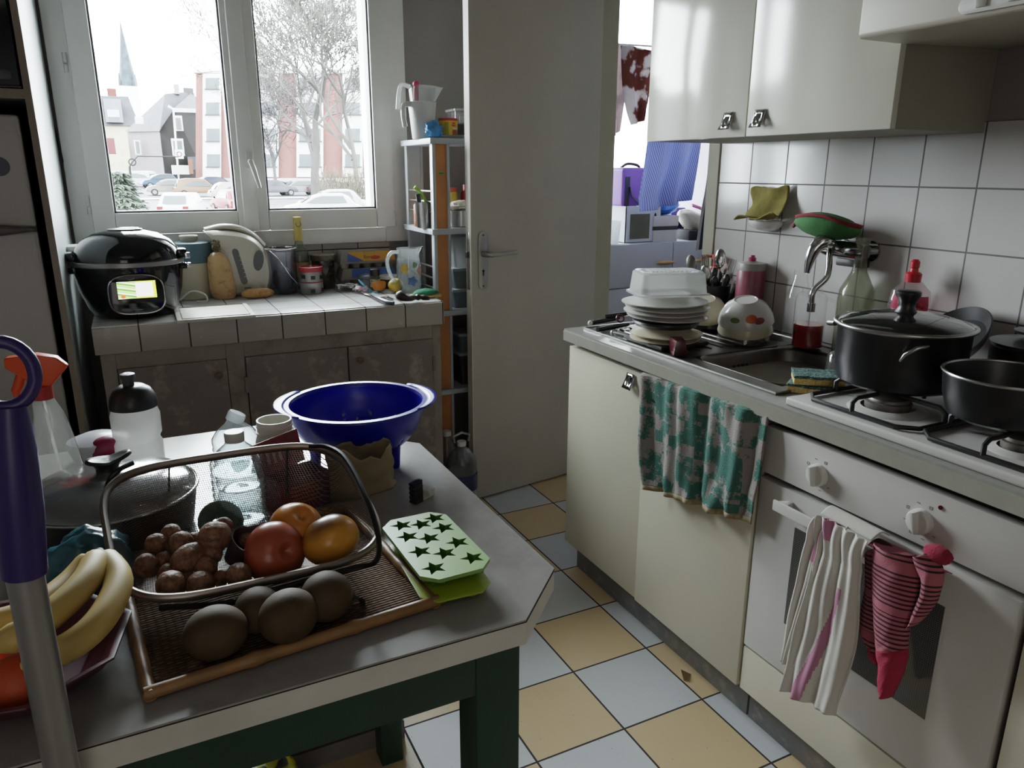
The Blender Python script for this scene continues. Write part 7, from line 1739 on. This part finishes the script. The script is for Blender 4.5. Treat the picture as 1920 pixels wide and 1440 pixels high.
# cars
tyre = om2('tyre_black', '3a3a3e', .5); cgl = om2('car_glass', '8f979c', .8, rough=.2); hub = om2('hub_grey', 'c5c5c8', 1.5)
redl = om2('tail_red', 'd03030', 1.2)
def car(lab, px, D, colr, k, rz, L_=4.2, H_=1.48, mpv=0, grp='cars parked along the street'):
    base = gp(px, D); c_ = thing('car', lab, 'car', base, rz, grp)
    m_ = om2('car_paint_%d' % px, colr, k, rough=.35, var=.04); h = L_/2; W_ = .86
    up_ = [(-h*.98, .32), (-h, .62), (-h*.97, .80), (-h*(.86 if mpv else .80), .90), (-h*(.80 if mpv else .62), H_*.93), (-h*.5, H_), (h*.05, H_*.99), (h*.22, H_*.92), (h*.52, .95), (h*.88, .80), (h*.98, .62), (h, .34)]
    b_ = MB(); n_ = len(up_); rings = []
    for s_, ins in ((-1, 0), (1, 0)):
        rings.append([(x_, s_*W_*(1 if z_ < .92 else .84), z_) for x_, z_ in up_])
    vs_ = rings[0]+rings[1]; b_.add(vs_, [tuple(range(n_)), tuple(range(n_, 2*n_))[::-1]]+[(i, n_+i, n_+(i+1) % n_, (i+1) % n_) for i in range(n_)])
    body = b_.build('car_body', m_, c_, bevel=.05, seg=2)
    for s_ in (-1, 1):
        gw_ = [(-h*.60 if not mpv else -h*.78, .96), (-h*.5 if not mpv else -h*.72, H_*.92), (h*.02, H_*.92), (h*.18, H_*.86), (h*.42, .96)]
        MB().add([(x_, s_*(W_*.985-.13*(z_-.92)/.5), z_) for x_, z_ in gw_], [tuple(range(5))]).build('side_window', cgl, body)
        for wx in (-h*.62, h*.62):
            w_ = MB().cyl(.31, -.09, .09, 18, T((wx, s_*(W_-.06), .31)) @ RX(PI/2)).build('wheel', tyre, c_); MB().cyl(.19, -.10, .10, 14, T((wx, s_*(W_-.06), .31)) @ RX(PI/2)).build('hub', hub, w_)
    MB().add([(-h*.79, -.62, .95), (-h*.79, .62, .95), (-h*.64, .55, H_*.90), (-h*.64, -.55, H_*.90)], [(0,1,2,3)], T((-.10 if not mpv else -.30, 0, 0))).build('rear_window', cgl, body)
    MB().add([(h*.50, -.66, .97), (h*.50, .66, .97), (h*.25, .58, H_*.90), (h*.25, -.58, H_*.90)], [(0,1,2,3)], T((.06, 0, .03))).build('windscreen', cgl, body)
    b_ = MB(); b_.box((-h-.01, .52, .62), (-h+.12, .80, .82)).box((-h-.01, -.80, .62), (-h+.12, -.52, .82)); b_.build('tail_lights', redl, body)
    return c_
vd = -math.atan2(.45, .9)
car('bright blue car parked before the mauve house', 297, 94, '4f7ea8', 1.0, PI+.25, 4.1)
car('white van parked at the far left behind the blue car', 257, 97, 'e8eaec', 2.0, PI-.6, 4.4, 1.7, 1)
car('small silver-beige hatchback left of the brown estate', 311, 81, 'b8aea6', 1.4, PI, 3.9)
car('bronze estate car in the middle of the street', 371, 77.5, 'b88a62', 1.15, 0, 4.6, 1.65, 1)
car('dark navy car behind the bronze estate', 402, 87, '585c84', .9, .2, 4.2)
car('red car at the lower right corner of the left pane', 432, 52, 'd8484e', 1.2, PI/2+.2, 4.2)
car('pale car just above the red car', 436, 70, 'e0d6d6', 1.7, .1, 4.2)
car('white roofed car seen from behind at the bottom of the left pane', 338, 46.5, 'f0f2f2', 2.2, PI/2-.35, 4.1, 1.5)
car('white car at the bottom of the right pane, nearer one', 600, 44.5, 'f4f6f6', 2.4, PI-.15, 4.4, 1.46)
car('white car at the bottom of the right pane, just behind the nearer one', 618, 50.5, 'eef0f0', 2.0, PI-.15, 4.4, 1.5)
car('mauve grey car beside the window handle in the right pane', 513, 78, '8a8694', 1.0, .15, 4.0)
car('pale silver car left of the tree trunk', 556, 79, 'c9cac9', 1.6, PI+.1, 4.2)
car('dark car with red light right of the tree trunk', 617, 78, '6e6a70', .9, .05, 4.2)
